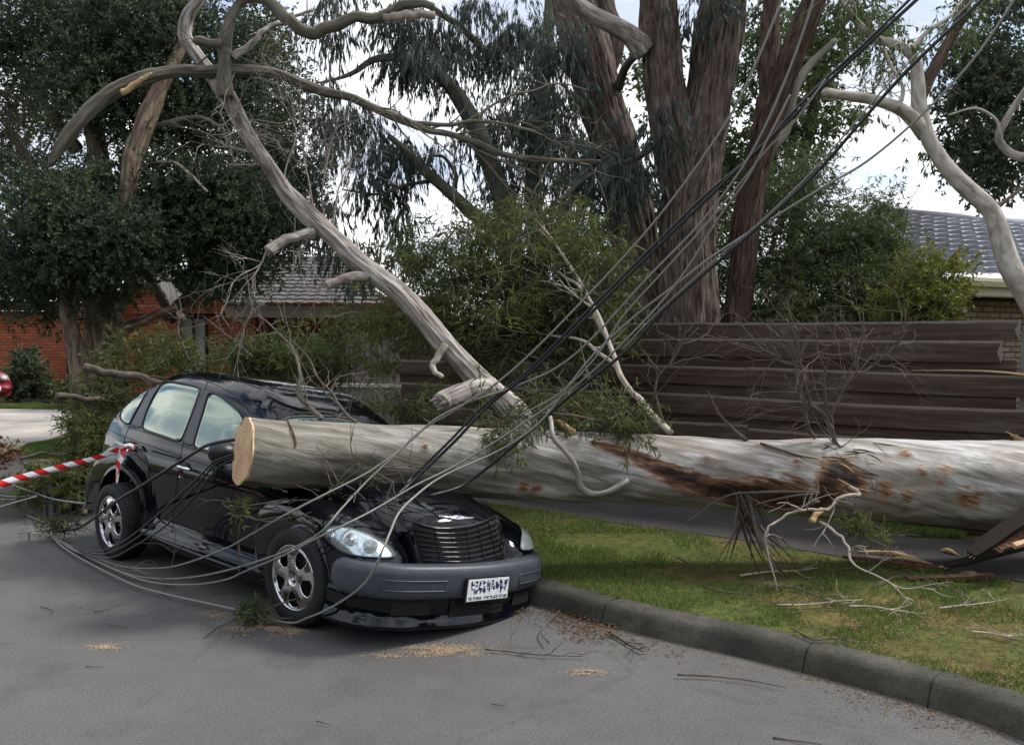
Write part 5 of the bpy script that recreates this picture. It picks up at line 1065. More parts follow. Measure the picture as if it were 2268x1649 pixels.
b, tw_ = MB(), MB(); foliage(b, [(1470, 300, 10.9, 30, 90, 40, .4), (1320, 330, 11.5, 60, 110, 190, .5), (1390, 390, 11.3, 50, 80, 120, .4), (1560, 0, 11, 50, 60, 60, .4), (1250, 120, 11.5, 60, 120, 170, .5), (1200, 250, 12, 60, 90, 120, .5)], tw_, .35, 12, (.09, .17), .075, 1.6, .5, clump=.3); cr = b.build('crown', M['leaf_blue'], t3, smooth=False); tw_.build('twigs', M['twig'], cr)
# big dark tree on the left
DENS = 1.15
t1 = tree('paperbark_tree', 'large dark paperbark tree with dense crown and flaky trunks, left of the photo', D(230, 900, 15))
limb_px(t1, [(196, 960, 60), (178, 840, 44), (166, 770, 38), (152, 700, 34), (150, 640, 30), (150, 560, 26), (160, 480, 22)], 13.6, 15, M['paperbark'], 'trunk', 22, .12, 5)
limb_px(t1, [(245, 960, 80), (235, 800, 84), (228, 700, 80), (222, 620, 74), (234, 540, 60), (225, 400, 50), (205, 270, 40), (185, 120, 30)], 15, 15.4, M['paperbark'], 'trunk', 30, .12, 5)
limb_px(t1, [(262, 470, 26), (282, 420, 36), (296, 350, 42), (318, 280, 44), (345, 215, 36), (380, 150, 26), (420, 60, 20)], 13.6, 14.4, M['paperbark'], 'limb', 22, .14, 7)
limb_px(t1, [(262, 742, 20), (290, 722, 26), (330, 705, 22), (360, 690, 16), (390, 680, 10)], 14.6, 14.2, M['paperbark'], 'limb', 12, .1)
limb_px(t1, [(400, 640, 50), (440, 600, 42), (475, 565, 36), (510, 520, 30), (560, 440, 24)], 16, 16, M['midbark'], 'limb', 16)
limb_px(t1, [(170, 330, 30), (110, 250, 22), (60, 170, 18), (20, 120, 12)], 15.2, 15.6, M['midbark'], 'limb', 10); limb_px(t1, [(90, 480, 30), (80, 400, 26), (50, 330, 18), (10, 270, 12)], 16, 16.5, M['midbark'], 'limb', 10)
limb_px(t1, [(320, 290, 18), (400, 265, 12), (450, 262, 9), (500, 290, 6)], 14.3, 14.2, M['midbark'], 'limb', 8); limb_px(t1, [(350, 360, 10), (385, 360, 9), (420, 385, 8), (460, 425, 5)], 14.2, 13.9, M['palewood'], 'limb', 7)
b, tw_ = MB(), MB()
foliage(b, [(100, 70, 15.6, 170, 120, 1500, 1.4), (300, 60, 15, 170, 110, 1500, 1.6), (500, 90, 16, 150, 120, 1100, 1.5), (230, 210, 14.8, 140, 110, 1200, 1.4), (420, 240, 15.6, 150, 130, 1300, 1.4), (590, 240, 16, 100, 150, 800, 1.3), (630, 400, 16, 80, 110, 620, 1.2), (268, 505, 13.3, 45, 35, 260, .35), (500, 420, 15, 150, 110, 1400, 1.3), (340, 440, 14.6, 110, 110, 1000, 1.2), (165, 450, 14, 110, 90, 900, 1.1), (110, 540, 14, 120, 75, 900, 1.0), (240, 560, 14, 110, 75, 900, 1.1), (430, 530, 15, 130, 75, 1000, 1.1), (580, 510, 15, 120, 90, 950, 1.1), (60, 250, 17, 110, 110, 420, 1.5), (30, 400, 17, 90, 110, 450, 1.5), (20, 620, 15, 120, 60, 500, 1), (200, 640, 14.2, 60, 60, 200, .7), (490, 600, 15.4, 90, 40, 400, .9), (90, 660, 15, 90, 40, 250, .8)],
        None, .34, 20, (.036, .075), .26, .15, 1.0, clump=.40); cr = b.build('crown', M['leaf_dark'], t1, smooth=False)
b = MB()
for k in range(60): p = D(RNG.uniform(0, 160), RNG.uniform(200, 560), 15.5); grow(b, p, unit(np.array([RNG.uniform(-1, .6), 0, RNG.uniform(-.2, 1)])), RNG.uniform(.5, 1.0), .014, 2, .5)
b.build('twigs', M['twig'], cr)
# drooping gum in the middle distance
DENS = .44
t2 = tree('gum_tree', 'tall blue-green gum with drooping leaves between the left tree and the stringybark', D(1130, 900, 15.5))
limb_px(t2, [(1150, 900, 60), (1140, 640, 52), (1128, 520, 48), (1110, 430, 44), (1088, 370, 42), (1062, 295, 40), (1030, 240, 36), (1000, 195, 32), (960, 160, 28), (900, 130, 22), (830, 132, 15), (785, 160, 11), (745, 175, 7), (700, 185, 3)], 15.5, 14.6, M['midbark'], 'trunk', 22, .06)
limb_px(t2, [(1110, 515, 34), (1050, 475, 30), (1000, 430, 27), (960, 395, 24), (930, 370, 22), (900, 335, 16), (860, 300, 12)], 15.2, 14.6, M['midbark'], 'limb', 16)
limb_px(t2, [(1195, 860, 50), (1190, 560, 44), (1180, 420, 36), (1190, 300, 34), (1205, 180, 30), (1215, 60, 26), (1220, -60, 20)], 16, 16, M['midbark'], 'trunk', 16); limb_px(t2, [(1080, 120, 18), (1020, 60, 16), (960, 20, 14), (900, -30, 10)], 15.5, 15, M['midbark'], 'limb', 8)
limb_px(t2, [(1000, 430, 9), (1010, 390, 10), (985, 350, 8), (960, 345, 6)], 15, 14.8, M['midbark'], 'limb', 7); limb_px(t2, [(960, 400, 10), (900, 410, 8), (840, 430, 6), (760, 420, 4)], 15, 14.8, M['midbark'], 'limb', 7)
b, tw_ = MB(), MB()
foliage(b, [(760, 30, 15, 90, 60, 240, 1), (890, 60, 15, 90, 90, 420, 1), (970, 110, 15, 90, 100, 560, 1), (1060, 60, 15.5, 80, 90, 420, 1), (1150, 110, 15.5, 80, 120, 560, 1), (1190, 260, 15.5, 70, 110, 420, 1), (1080, 230, 15.5, 60, 80, 220, .9), (850, 340, 15, 80, 75, 380, .9), (930, 330, 15, 50, 60, 130, .8), (790, 410, 15, 60, 60, 170, .8), (1130, 380, 15.3, 80, 80, 380, .9), (1250, 330, 15, 60, 100, 260, .9), (1200, 480, 15, 90, 60, 320, .9), (720, 250, 15.5, 60, 120, 320, .8), (680, 400, 16, 60, 110, 300, .8), (740, 500, 15.5, 60, 60, 150, .8), (790, 560, 15, 70, 40, 170, .7), (1020, 330, 15, 70, 60, 60, .7), (860, 480, 15, 60, 50, 130, .7), (830, 220, 15, 60, 40, 90, .7)],
        tw_, .55, 12, (.11, .20), .075, 1.9, .45, clump=.34); cr = b.build('crown', M['leaf_blue'], t2, smooth=False); tw_.build('twigs', M['twig'], cr)
# leafy tree behind the right-hand stems
DENS = .72
t6 = tree('broadleaf_tree', 'leafy green tree seen through and right of the stringybark stems', D(1720, 900, 17))
limb_px(t6, [(1750, 950, 44), (1760, 600, 36), (1770, 400, 30), (1800, 250, 24), (1830, 100, 18), (1880, 40, 12)], 17, 17, M['midbark'], 'trunk', 12)
b, tw_ = MB(), MB(); foliage(b, [(1680, 100, 17, 90, 110, 420, 1.3), (1790, 130, 17, 90, 110, 480, 1.3), (1640, 260, 17, 60, 120, 300, 1.2), (1790, 270, 17, 90, 80, 420, 1.2), (1700, 380, 17, 70, 90, 380, 1.2), (1440, 200, 17, 50, 110, 160, 1), (1890, 50, 16, 70, 60, 150, 1), (1420, 480, 17, 60, 90, 300, 1), (1300, 500, 17, 80, 80, 260, 1), (1950, 110, 16, 40, 40, 60, .7), (1610, 430, 17, 50, 120, 350, 1)], tw_, .4, 12, (.07, .13), .22, .5, .9, clump=.4); cr = b.build('crown', M['leaf_green'], t6, smooth=False); tw_.build('twigs', M['twig'], cr)
# smooth white gum at the right
t4 = tree('smooth_gum_tree', 'slender pale spotted gum with an S-shaped trunk in front of the tiled roof', D(2330, 900, 9.6))
M['whitegum'] = barkmat('pale_spotted_bark', [(0.3, (0.16, 0.13, 0.105)), (0.45, (0.30, 0.27, 0.23)), (0.6, (0.42, 0.39, 0.35)), (0.8, (0.52, 0.49, 0.45))], (7, 7, 2.5), .4, .01, 2.2)
limb_px(t4, [(2430, 1000, 60), (2360, 800, 56), (2290, 680, 50), (2245, 605, 48), (2222, 545, 44), (2196, 470, 40), (2150, 425, 38), (2110, 385, 36), (2078, 345, 34), (2052, 295, 33), (2036, 235, 32), (2033, 185, 30), (2025, 130, 24), (1990, 100, 20), (1940, 85, 18), (1890, 40, 14), (1860, -20, 12)], 9.6, 10.6, M['whitegum'], 'trunk', 24, .05, 7)
limb_px(t4, [(2050, 300, 34), (2020, 262, 32), (1990, 240, 28), (1945, 224, 24), (1900, 215, 22), (1860, 210, 20), (1826, 204, 20)], 10.2, 9.8, M['whitegum'], 'limb', 16, .06)
limb_px(t4, [(2037, 220, 28), (2060, 170, 26), (2092, 110, 24), (2125, 50, 22), (2150, -20, 20)], 10.4, 10.6, M['stringy_red'], 'limb', 14)
limb_px(t4, [(2018, 110, 12), (2055, 70, 10), (2100, 40, 8), (2125, 10, 8)], 10.5, 10.8, M['whitegum'], 'limb', 8); limb_px(t4, [(1990, 240, 12), (2000, 195, 9), (1975, 150, 7), (1960, 110, 5)], 10, 10, M['whitegum'], 'limb', 8); limb_px(t4, [(2190, 480, 10), (2215, 455, 9), (2260, 420, 7), (2300, 400, 6)], 10, 10.3, M['stringy_red'], 'limb', 8)
b, tw_ = MB(), MB(); foliage(b, [(1960, 120, 10.5, 50, 40, 60, .5), (2080, 50, 10.8, 70, 50, 70, .6), (1880, 30, 10.5, 60, 40, 70, .5), (1900, 250, 10, 30, 30, 14, .3), (2030, 330, 10.3, 20, 20, 10, .2)], tw_, .3, 9, (.07, .12), .12, 1.0, .7, clump=.3); cr = b.build('crown', M['leaf_green'], t4, smooth=False)
for k in range(14): p = D(RNG.uniform(1930, 2010), RNG.uniform(130, 240), 10.2); grow(tw_, p, unit(RNG.normal(size=3) * [1, .3, 1]), .4, .006, 2, .6)
tw_.build('twigs', M['palewood'], cr)
t5 = tree('broadleaf_tree', 'dark leafy tree with pale crooked branch at the right-hand edge', D(2400, 900, 15))
limb_px(t5, [(2500, 950, 60), (2450, 600, 50), (2380, 450, 40), (2300, 360, 24), (2250, 345, 20), (2222, 325, 17), (2212, 300, 16), (2225, 272, 15), (2250, 230, 13), (2290, 170, 12)], 14.5, 13.5, M['whitegum'], 'trunk', 12); limb_px(t5, [(2215, 300, 8), (2205, 265, 7), (2160, 240, 6), (2100, 255, 4)], 13.6, 13.6, M['whitegum'], 'limb', 6)
b, tw_ = MB(), MB(); foliage(b, [(2210, 110, 15, 80, 80, 560, 1.1), (2160, 200, 15, 80, 70, 480, 1), (2250, 220, 15, 70, 90, 560, 1), (2180, 300, 15, 80, 70, 500, 1), (2240, 370, 15, 60, 60, 280, .9), (2150, 370, 15, 60, 40, 170, .8), (2260, 20, 15, 60, 60, 150, 1), (2120, 120, 15, 50, 60, 150, .8), (2170, 20, 15, 60, 40, 90, .8), (2200, 420, 15, 50, 30, 60, .7)], tw_, .35, 11, (.06, .10), .25, .5, .9, clump=.36); cr = b.build('crown', M['leaf_dark'], t5, smooth=False); tw_.build('twigs', M['twig'], cr)
# shrubs
DENS = .9
def shrub(name, label, blobs, mt, base, ll=(.06, .11), lw=.12, droop=.2, twl=.35, per=12, clump=.3, cat='shrub', spread=.9, stems=5, group=None):
    r_ = tree(name, label, base, cat, group); b, tw_ = MB(), MB(); foliage(b, blobs, tw_ if sum(q[5] for q in blobs) > 120 else None, twl, per, ll, lw, droop, spread, clump=clump); f_ = b.build('foliage', mt, r_, smooth=False)
    c_ = np.array(base) * [1, 1, 0] + [0, 0, .1]; top = np.mean([D(q[0], q[1], q[2]) for q in blobs], 0)
    for k in range(stems): q = blobs[k % len(blobs)]; e = D(q[0] + RNG.uniform(-.4, .4) * q[3], q[1], q[2]); tw_.tube([c_ + RNG.normal(size=3) * [.1, .1, 0], (c_ + e) / 2 + RNG.normal(size=3) * .15, e], [.03, .02, .008], 6, 4)
    if tw_.v: tw_.build('stems', M['twig'], r_)
    return r_
shrub('screening_shrub', 'tall feathery green shrub behind the fence, right of the stringybark', [(1700, 500, 12.5, 70, 110, 420, .7), (1780, 400, 13, 50, 100, 360, .7), (1790, 560, 12.5, 90, 110, 600, .8), (1720, 650, 12.2, 70, 80, 380, .7), (1860, 520, 12.8, 90, 90, 480, .8), (1850, 640, 12.4, 80, 80, 420, .7), (1790, 690, 12, 90, 50, 250, .6)], M['leaf_green'], D(1780, 900, 12.5), (.05, .10), .12, .3)
shrub('screening_shrub', 'soft grey-green shrub behind the fence beside the tiled roof', [(1930, 480, 12.8, 60, 50, 150, .6), (1950, 560, 12.5, 60, 90, 420, .7), (1930, 660, 12.2, 70, 60, 330, .6), (1990, 620, 12.2, 50, 70, 260, .6)], M['leaf_green'], D(1940, 900, 12.5), (.05, .09), .12, .2)
shrub('yellow_shrub', 'yellow-green shrub in front of the cream brick wall', [(2040, 640, 11.2, 55, 50, 330, .5), (2010, 690, 11, 60, 30, 200, .4), (2085, 600, 11.4, 35, 35, 120, .4), (2070, 690, 11, 40, 30, 170, .4)], M['leaf_yellow'], D(2040, 900, 11.2), (.05, .09), .16, 0, .25)
shrub('screening_shrub', 'dark green undergrowth between the stringybark stems and the fence', [(1600, 640, 12.6, 50, 80, 260, .5), (1430, 700, 12.6, 60, 50, 200, .5), (1340, 640, 12.8, 60, 80, 260, .6), (1580, 540, 13.4, 60, 60, 260, .6)], M['leaf_green'], D(1500, 900, 12.8), (.05, .09), .14, .2)
shrub('garden_bush', 'round dark bush against the orange brick wall above the red car', [(68, 850, 25, 34, 34, 260, .5), (62, 810, 25, 22, 20, 100, .4)], M['leaf_dark'], D(68, 900, 25), (.09, .15), .35, 0, .3)
shrub('garden_bush', 'low green garden plants along the brick wall behind the driveway', [(120, 868, 25.5, 45, 16, 160, .4), (20, 850, 26, 30, 30, 100, .4)], M['leaf_green'], D(110, 900, 25.5), (.09, .15), .2, 0, .3, cat='shrub')
shrub('distant_shrubs', 'grey-green bushes in front of the carport and paling fence', [(640, 765, 17, 60, 22, 90, .6), (510, 775, 18, 60, 18, 70, .6), (720, 755, 17.5, 50, 24, 70, .6)], M['leaf_green'], D(620, 900, 17.3), (.07, .12), .15, .2) 
# fallen leafy boughs
DENS = .52
def bough(label, blobs, mt, base, paths, mt2=None, **k):
    r_ = shrub('fallen_bough', label, blobs, mt, base, cat='fallen bough', stems=0, **k)
    for pts, Z0, Z1, r0, r1 in paths: branch(r_, None, pts, Z0, Z1, r0, r1, mt2 or M['twig'], twigs=6, tl=.4, tr=.006)
    return r_
bough('big wispy olive bough hanging between the leaning limb and the stringybark', [(1110, 560, 9.4, 110, 70, 330, .5), (1230, 590, 9.4, 110, 90, 480, .6), (1010, 610, 9.4, 90, 70, 330, .5), (1150, 690, 9.2, 140, 70, 560, .6), (1000, 720, 9.3, 100, 50, 260, .5), (900, 560, 9.8, 70, 50, 150, .5), (1290, 700, 9.2, 90, 90, 400, .6), (870, 700, 9.8, 80, 60, 260, .5), (1340, 610, 9.6, 60, 80, 200, .5), (1190, 770, 9.2, 90, 40, 160, .4), (1060, 780, 9.3, 60, 30, 80, .4), (1040, 480, 9.9, 80, 50, 130, .5), (1230, 500, 9.8, 70, 50, 150, .5)], M['leaf_olive'], D(1250, 990, 9), 
      [([(1485, 958), (1420, 890), (1370, 820), (1340, 730), (1295, 650), (1230, 600), (1150, 560)], 7.6, 9.3, .030, .010), ([(1340, 740), (1280, 620), (1230, 540), (1180, 480)], 8.6, 9.4, .025, .008), ([(1290, 650), (1180, 640), (1080, 640), (980, 620)], 9, 9.4, .02, .006), ([(1370, 820), (1300, 760), (1200, 740), (1080, 730)], 8.4, 9.2, .02, .006)], M['palewood'], ll=(.08, .15), lw=.065, droop=.5, twl=.32, per=14, clump=.22)
bough('olive leafy sprays lying over the log beside the crossing cables', [(1230, 900, 7.0, 90, 40, 170, .22), (1130, 950, 6.55, 60, 32, 90, .12), (1330, 930, 6.9, 80, 36, 150, .2), (1390, 960, 6.8, 40, 22, 50, .1), (1080, 900, 7.4, 40, 40, 50, .2)], M['leaf_olive'], D(1250, 1000, 6.9), [([(1400, 950), (1300, 925), (1200, 915), (1110, 935)], 6.9, 6.6, .009, .004)], ll=(.06, .11), lw=.07, droop=.5, twl=.22, per=11, clump=.13)
bough('yellowish leafy bough against the black car windscreen pillar', [(845, 885, 7.7, 30, 22, 60, .15), (900, 905, 7.7, 50, 26, 80, .2), (850, 800, 9.6, 50, 26, 90, .3), (930, 870, 8.2, 40, 30, 60, .2)], M['leaf_olive'], D(850, 1000, 7.8), [([(960, 940), (900, 905), (850, 885), (800, 850)], 7.7, 8.2, .010, .003)], ll=(.05, .09), lw=.08, droop=.4, twl=.16, per=12, clump=.1)
bough('long bank of fallen olive foliage behind the black car roof', [(400, 792, 10.6, 90, 22, 200, .4), (520, 800, 10.4, 100, 22, 260, .4), (600, 785, 10.4, 60, 26, 170, .4), (670, 800, 10.4, 80, 26, 220, .4), (755, 800, 10.6, 50, 40, 150, .4), (300, 775, 10.8, 50, 36, 170, .4), (780, 740, 10.8, 40, 40, 70, .4), (350, 745, 11, 40, 30, 60, .4)], M['leaf_olive'], D(520, 1000, 10.4), 
      [([(420, 800), (395, 740), (400, 680), (385, 630)], 10.2, 10.4, .015, .004), ([(664, 860), (655, 780), (600, 720), (560, 680), (545, 600)], 8.5, 10.4, .014, .004), ([(560, 790), (500, 740), (450, 700)], 10, 10.5, .014, .004)], ll=(.06, .11), lw=.09, droop=.2, twl=.22, per=14, clump=.16)
bough('heap of fallen olive foliage on the verge left of the black car', [(200, 950, 9.9, 45, 50, 420, .4), (235, 885, 10.2, 40, 30, 300, .4), (165, 1045, 9.7, 55, 45, 380, .35), (100, 1080, 9.6, 65, 30, 230, .3), (190, 1070, 9.5, 50, 50, 260, .35), (260, 830, 10.5, 50, 30, 160, .4)], M['leaf_olive'], D(160, 1120, 9.9), 
      [([(185, 812), (230, 822), (280, 832), (320, 835), (370, 860)], 9.6, 9.8, .045, .035), ([(126, 876), (170, 880), (230, 885)], 9.6, 9.9, .035, .03), ([(45, 1015), (90, 1005), (150, 1005), (200, 980), (240, 930)], 9.3, 9.9, .02, .012), ([(185, 1140), (190, 1090), (200, 1030)], 9.2, 9.6, .03, .02)], M['twig'], ll=(.05, .09), lw=.10, droop=.1, twl=.2, per=15, clump=.16)
DENS = .8
def spray(label, px_, py_, Y, rx, ry, n, mt='leaf_olive'):
    bough(label, [(px_, py_, Y, rx, ry, n, .06)], M[mt], D(px_, py_, Y), [([(px_ - rx, py_ + ry * .6), (px_, py_), (px_ + rx, py_ - ry * .5)], Y, Y, .003, .002)], ll=(.03, .07), lw=.09, droop=.1, twl=.09, per=9, clump=.05)
spray('small yellow-green sprig stuck on the front of the log', 818, 1045, 6.12, 30, 24, 16); spray('thin dry sprig on the log left of the yellow-green one', 745, 1075, 6.05, 16, 12, 5)
spray('leafy sprig hanging by the black car front door', 522, 1128, 5.95, 24, 22, 22); spray('leafy twig tangle on the road against the front wheel', 575, 1352, 5.85, 42, 26, 60)
spray('drooping leafy bunch hanging under the log at the right', 1915, 1175, 6.5, 42, 34, 75); spray('leafy litter where the wires reach the road, left of the rear wheel', 110, 1172, 8.3, 70, 16, 70); spray('tiny green sprig on the road below the sill', 370, 1305, 6.75, 14, 5, 5, 'leaf_green')

# ------------------------------------------------------------------ fallen power lines
FV, FFc, nf_ = [tuple(Vector((MBn[:3, :3] @ v + MBn[:3, 3]))) for v in np.vstack(SHELLV)], [tuple(int(a) for a in q) for q in np.vstack(SHELLF)], 0
for nm_ in ('bumper', 'valance', 'wing_mirror', 'trunk'):
    ob_ = bpy.data.objects[nm_]; MW_ = MBODY if nm_ != 'trunk' else Matrix.Identity(4); k0 = len(FV); FV += [tuple(MW_ @ v.co) for v in ob_.data.vertices]; FFc += [tuple(i + k0 for i in p.vertices) for p in ob_.data.polygons]
for cx_ in (0, -2.616):
    k0 = len(FV); FV += [tuple(MCAR @ Vector((cx_ + math.cos(a) * .33, y_, .31 + math.sin(a) * .33))) for y_ in (-.86, -.6) for a in np.linspace(0, 6.283, 24, endpoint=False)]; FFc.append(tuple(range(k0, k0 + 24))); FFc += [(k0 + i, k0 + (i + 1) % 24, k0 + 24 + (i + 1) % 24, k0 + 24 + i) for i in range(24)]
FBV = BVHTree.FromPolygons(FV, FFc)
def front_depth(px_, py_):
    best = 99
    for dx, dy in ((0, 0), (5, 5), (-5, 5), (5, -5), (-5, -5)):
        v = ray(px_ + dx, py_ + dy); h = FBV.ray_cast(Vector((0, 0, CAM_H)), Vector(v).normalized(), 30)
        if h[0] is not None: best = min(best, h[0][1])
        if v[2] < 0: best = min(best, (-CAM_H + .012) / v[2] * v[1])
    return best
def cable(label, pts, r, mt, group='fallen power lines', name='power_line', sub=10):
    C = catmull(np.array(pts, float), 8); Yc = C[:, 2].copy(); lim = np.array([front_depth(a, c) for a, c in C[:, :2]]) - r - .015
    low_ = np.minimum(Yc, lim); d_ = Yc - low_
    for k in range(len(d_)): w_ = np.abs(np.arange(len(d_)) - k); d_[k] = max(0, np.max((Yc - low_) * np.exp(-(w_ / 5.0) ** 2)))
    Q = [D(a, c, y) for (a, c), y in zip(C[:, :2], Yc - d_)]; sub = 2; b = MB(); b.tube(np.array(Q), r, 7, sub, cap=True); ob = b.build(name, M[mt], None); return tag(ob, label, 'power line', group)
GR = 'bare stranded wires fallen across the log'; BL = 'black insulated cables fallen across the log'
cable('pale stranded wire leftmost at the photo top, running over the log to the road', [(1745, -60, 5.3), (1731, 0, 5.3), (1668, 154, 5.4), (1603, 280, 5.5), (1465, 472, 5.75), (1315, 640, 5.95), (1139, 816, 6.1), (1020, 900, 6.15), (952, 940, 6.15), (914, 968, 6.13), (888, 995, 6.1), (814, 1064, 6.0), (756, 1126, 5.9), (710, 1178, 5.75), (645, 1215, 5.75), (544, 1251, 6.0), (443, 1275, 6.5), (347, 1281, 6.9), (270, 1266, 7.2), (192, 1229, 7.8), (128, 1195, 8.4), (100, 1160, 8.9), (60, 1140, 9.3)], .0070, 'cable_grey', GR)
cable('pale stranded wire dropping steeply past the right-hand red-brown stem, then across the door sill', [(1812, -60, 5.3), (1801, 0, 5.3), (1759, 126, 5.4), (1703, 262, 5.5), (1642, 374, 5.6), (1549, 496, 5.75), (1432, 617, 5.85), (1315, 745, 6.0), (1229, 816, 6.1), (1122, 862, 6.15), (1044, 888, 6.15), (967, 926, 6.15), (920, 966, 6.13), (879, 1001, 6.1), (836, 1032, 6.05), (800, 1054, 6.0), (698, 1105, 5.85), (620, 1146, 5.8), (544, 1190, 5.95), (500, 1214, 6.1), (408, 1248, 6.6), (347, 1258, 6.95), (270, 1254, 7.3), (192, 1226, 7.8), (112, 1186, 8.6)], .0070, 'cable_grey', GR)
cable('pale stranded wire that crosses the black cables and passes just above the headlight', [(1750, 210, 5.45), (1705, 299, 5.5), (1656, 393, 5.6), (1595, 477, 5.7), (1502, 622, 5.85), (1400, 738, 5.95), (1270, 858, 6.1), (1121, 962, 6.15), (1006, 1032, 6.1), (921, 1074, 5.95), (814, 1136, 5.8), (698, 1193, 5.65), (635, 1226, 5.7), (544, 1264, 6.0), (500, 1283, 6.2), (424, 1294, 6.6), (327, 1287, 7.0), (230, 1250, 7.5), (130, 1200, 8.3)], .0070, 'cable_grey', GR)
cable('pale wire looping low round the front corner of the black car bumper', [(2262, -50, 5.4), (2245, 0, 5.4), (2156, 131, 5.5), (2044, 252, 5.6), (1923, 355, 5.7), (1820, 416, 5.75), (1698, 491, 5.8), (1652, 519, 5.82), (1567, 575, 5.87), (1502, 626, 5.9), (1400, 705, 6.0), (1310, 790, 6.05), (1240, 880, 6.1), (1198, 932, 6.1), (1145, 974, 6.1), (1083, 1008, 6.1), (979, 1055, 5.95), (921, 1097, 5.75), (883, 1136, 5.5), (864, 1178, 5.35), (848, 1216, 5.25), (829, 1259, 5.25), (798, 1301, 5.35), (736, 1343, 5.6), (680, 1368, 5.75), (635, 1378, 5.85), (520, 1349, 6.2), (347, 1310, 6.75), (270, 1283, 7.05), (154, 1221, 8.0), (112, 1184, 8.65)], .0075, 'cable_grey', GR)
cable('thick black cable in the middle of the bundle, ending on the log top', [(2070, -40, 5.3), (2030, 0, 5.3), (1923, 98, 5.35), (1829, 187, 5.45), (1764, 252, 5.5), (1703, 309, 5.55), (1577, 430, 5.7), (1479, 524, 5.8), (1315, 687, 5.95), (1183, 816, 6.1), (1083, 897, 6.18), (1006, 978, 6.2), (917, 1062, 6.25), (880, 1095, 6.45)], .011, 'cable_black', BL)
cable('thin black cable twisted round the thicker middle one', [(2050, -40, 5.32), (2014, 0, 5.32), (1905, 106, 5.37), (1820, 184, 5.47), (1740, 266, 5.52), (1690, 325, 5.57), (1567, 428, 5.72), (1462, 530, 5.82), (1300, 690, 5.97), (1170, 820, 6.12), (1070, 900, 6.2), (996, 976, 6.22), (925, 1045, 6.26), (895, 1075, 6.35)], .009, 'cable_black', BL)
cable('rightmost thick black cable, running down into the gap beneath the log', [(2222, -50, 5.3), (2175, 0, 5.3), (2040, 126, 5.4), (1960, 210, 5.5), (1820, 369, 5.65), (1698, 486, 5.75), (1595, 575, 5.85), (1469, 687, 5.95), (1394, 771, 6.0), (1270, 870, 6.15), (1196, 935, 6.2), (1121, 1001, 6.25), (1075, 1039, 6.3), (1017, 1078, 6.4), (950, 1098, 6.55)], .011, 'cable_black', BL)
cable('thin silver wire strapped along the right-hand black cable', [(2200, -50, 5.32), (2155, 0, 5.32), (2030, 122, 5.42), (1950, 206, 5.52), (1812, 366, 5.67), (1690, 486, 5.77), (1588, 572, 5.87), (1460, 688, 5.97), (1380, 772, 6.02)], .005, 'cable_grey', GR)
cable('grey wire between the middle black cable and the steep one, starting at the tied joint', [(1829, 175, 5.42), (1759, 270, 5.5), (1700, 330, 5.55), (1640, 405, 5.62), (1570, 490, 5.7), (1470, 600, 5.82), (1380, 700, 5.92), (1320, 790, 6.0), (1240, 870, 6.1), (1150, 920, 6.18)], .006, 'cable_grey', GR)
cable('black cable drooping from the wing mirror to the road behind the rear wheel', [(116, 1179, 8.5), (173, 1168, 8.0), (216, 1141, 7.5), (260, 1108, 7.1), (308, 1079, 6.85), (393, 1025, 6.5), (430, 1002, 6.3), (458, 986, 6.12), (500, 976, 6.05), (518, 974, 6.12)], .012, 'cable_black', 'black cables hanging over the car doors')
for k, (dx, dy, lb) in enumerate(((0, 0, 'upper of three thin black cables slung from mirror to rear wheel'), (6, 12, 'middle of three thin black cables slung from mirror to rear wheel'), (16, 26, 'lowest of three thin black cables slung from mirror to rear wheel'))):
    cable(lb, [(519, 1006 + dy * .4, 6.1), (477 + dx, 1020 + dy * .3, 6.08), (450 + dx * .8, 1046 + dy * .5, 6.15), (424 + dx * .6, 1071 + dy, 6.25), (347 + dx, 1141 + dy, 6.55), (289, 1188 + dy, 6.85), (250, 1210 + dy * .9, 7.1), (216, 1220 + dy * .5, 7.4), (166, 1213 + dy * .3, 8.0), (130, 1200, 8.3)], .007, 'cable_black', 'black cables hanging over the car doors')
for k, (pts, lb) in enumerate((([(0, 1065, 9.2), (60, 1085, 9.3), (120, 1105, 9.2), (190, 1115, 9.1)], 'upper bare wire lying over the timber edging at the far left'), ([(-20, 1128, 9.0), (40, 1110, 9.1), (80, 1098, 9.2), (30, 1100, 9.4), (-10, 1095, 9.4)], 'silver loop of wire over the timber edging at the far left'), ([(55, 1060, 9.3), (100, 1038, 9.4), (112, 1026, 9.5), (95, 1020, 9.6), (50, 1028, 9.7)], 'curl of pale wire above the timber edging at the far left'))):
    cable(lb, pts, .009, 'galv', 'wires on the ground at the far left')

# barrier tape
def ribbon(pts, w, tw0, tw1, n=14, wav=.0):
    C = catmull(np.array([D(*p) for p in pts]), n); d_ = unit(np.gradient(C, axis=0)); L_ = np.concatenate([[0], np.cumsum(np.linalg.norm(np.diff(C, axis=0), axis=1))]); a = np.linspace(tw0, tw1, len(C)); up_ = np.array([0, 0, 1.0]); s1 = unit(np.cross(d_, up_)); s2 = np.cross(s1, d_)
    sd_ = s2 * np.cos(a)[:, None] + s1 * np.sin(a)[:, None]; us = np.linspace(-1, 1, 7); nn_ = unit(np.cross(d_, sd_)); G3 = C[:, None, :] + sd_[:, None, :] * us[None, :, None] * w / 2 + nn_[:, None, :] * (wav * np.cos(us * 2.2)[None, :, None])
    bk = np.stack([np.tile(us * w / 2, (len(C), 1)), G3[..., 0] * 0, np.repeat(L_[:, None], 7, 1)], -1); return G3, bk
tp = place(empty('barrier_tape', tuple(D(290, 990, 7.3)), 'red and white striped barrier tape tied to the rear door handle of the black car', 'barrier tape'))
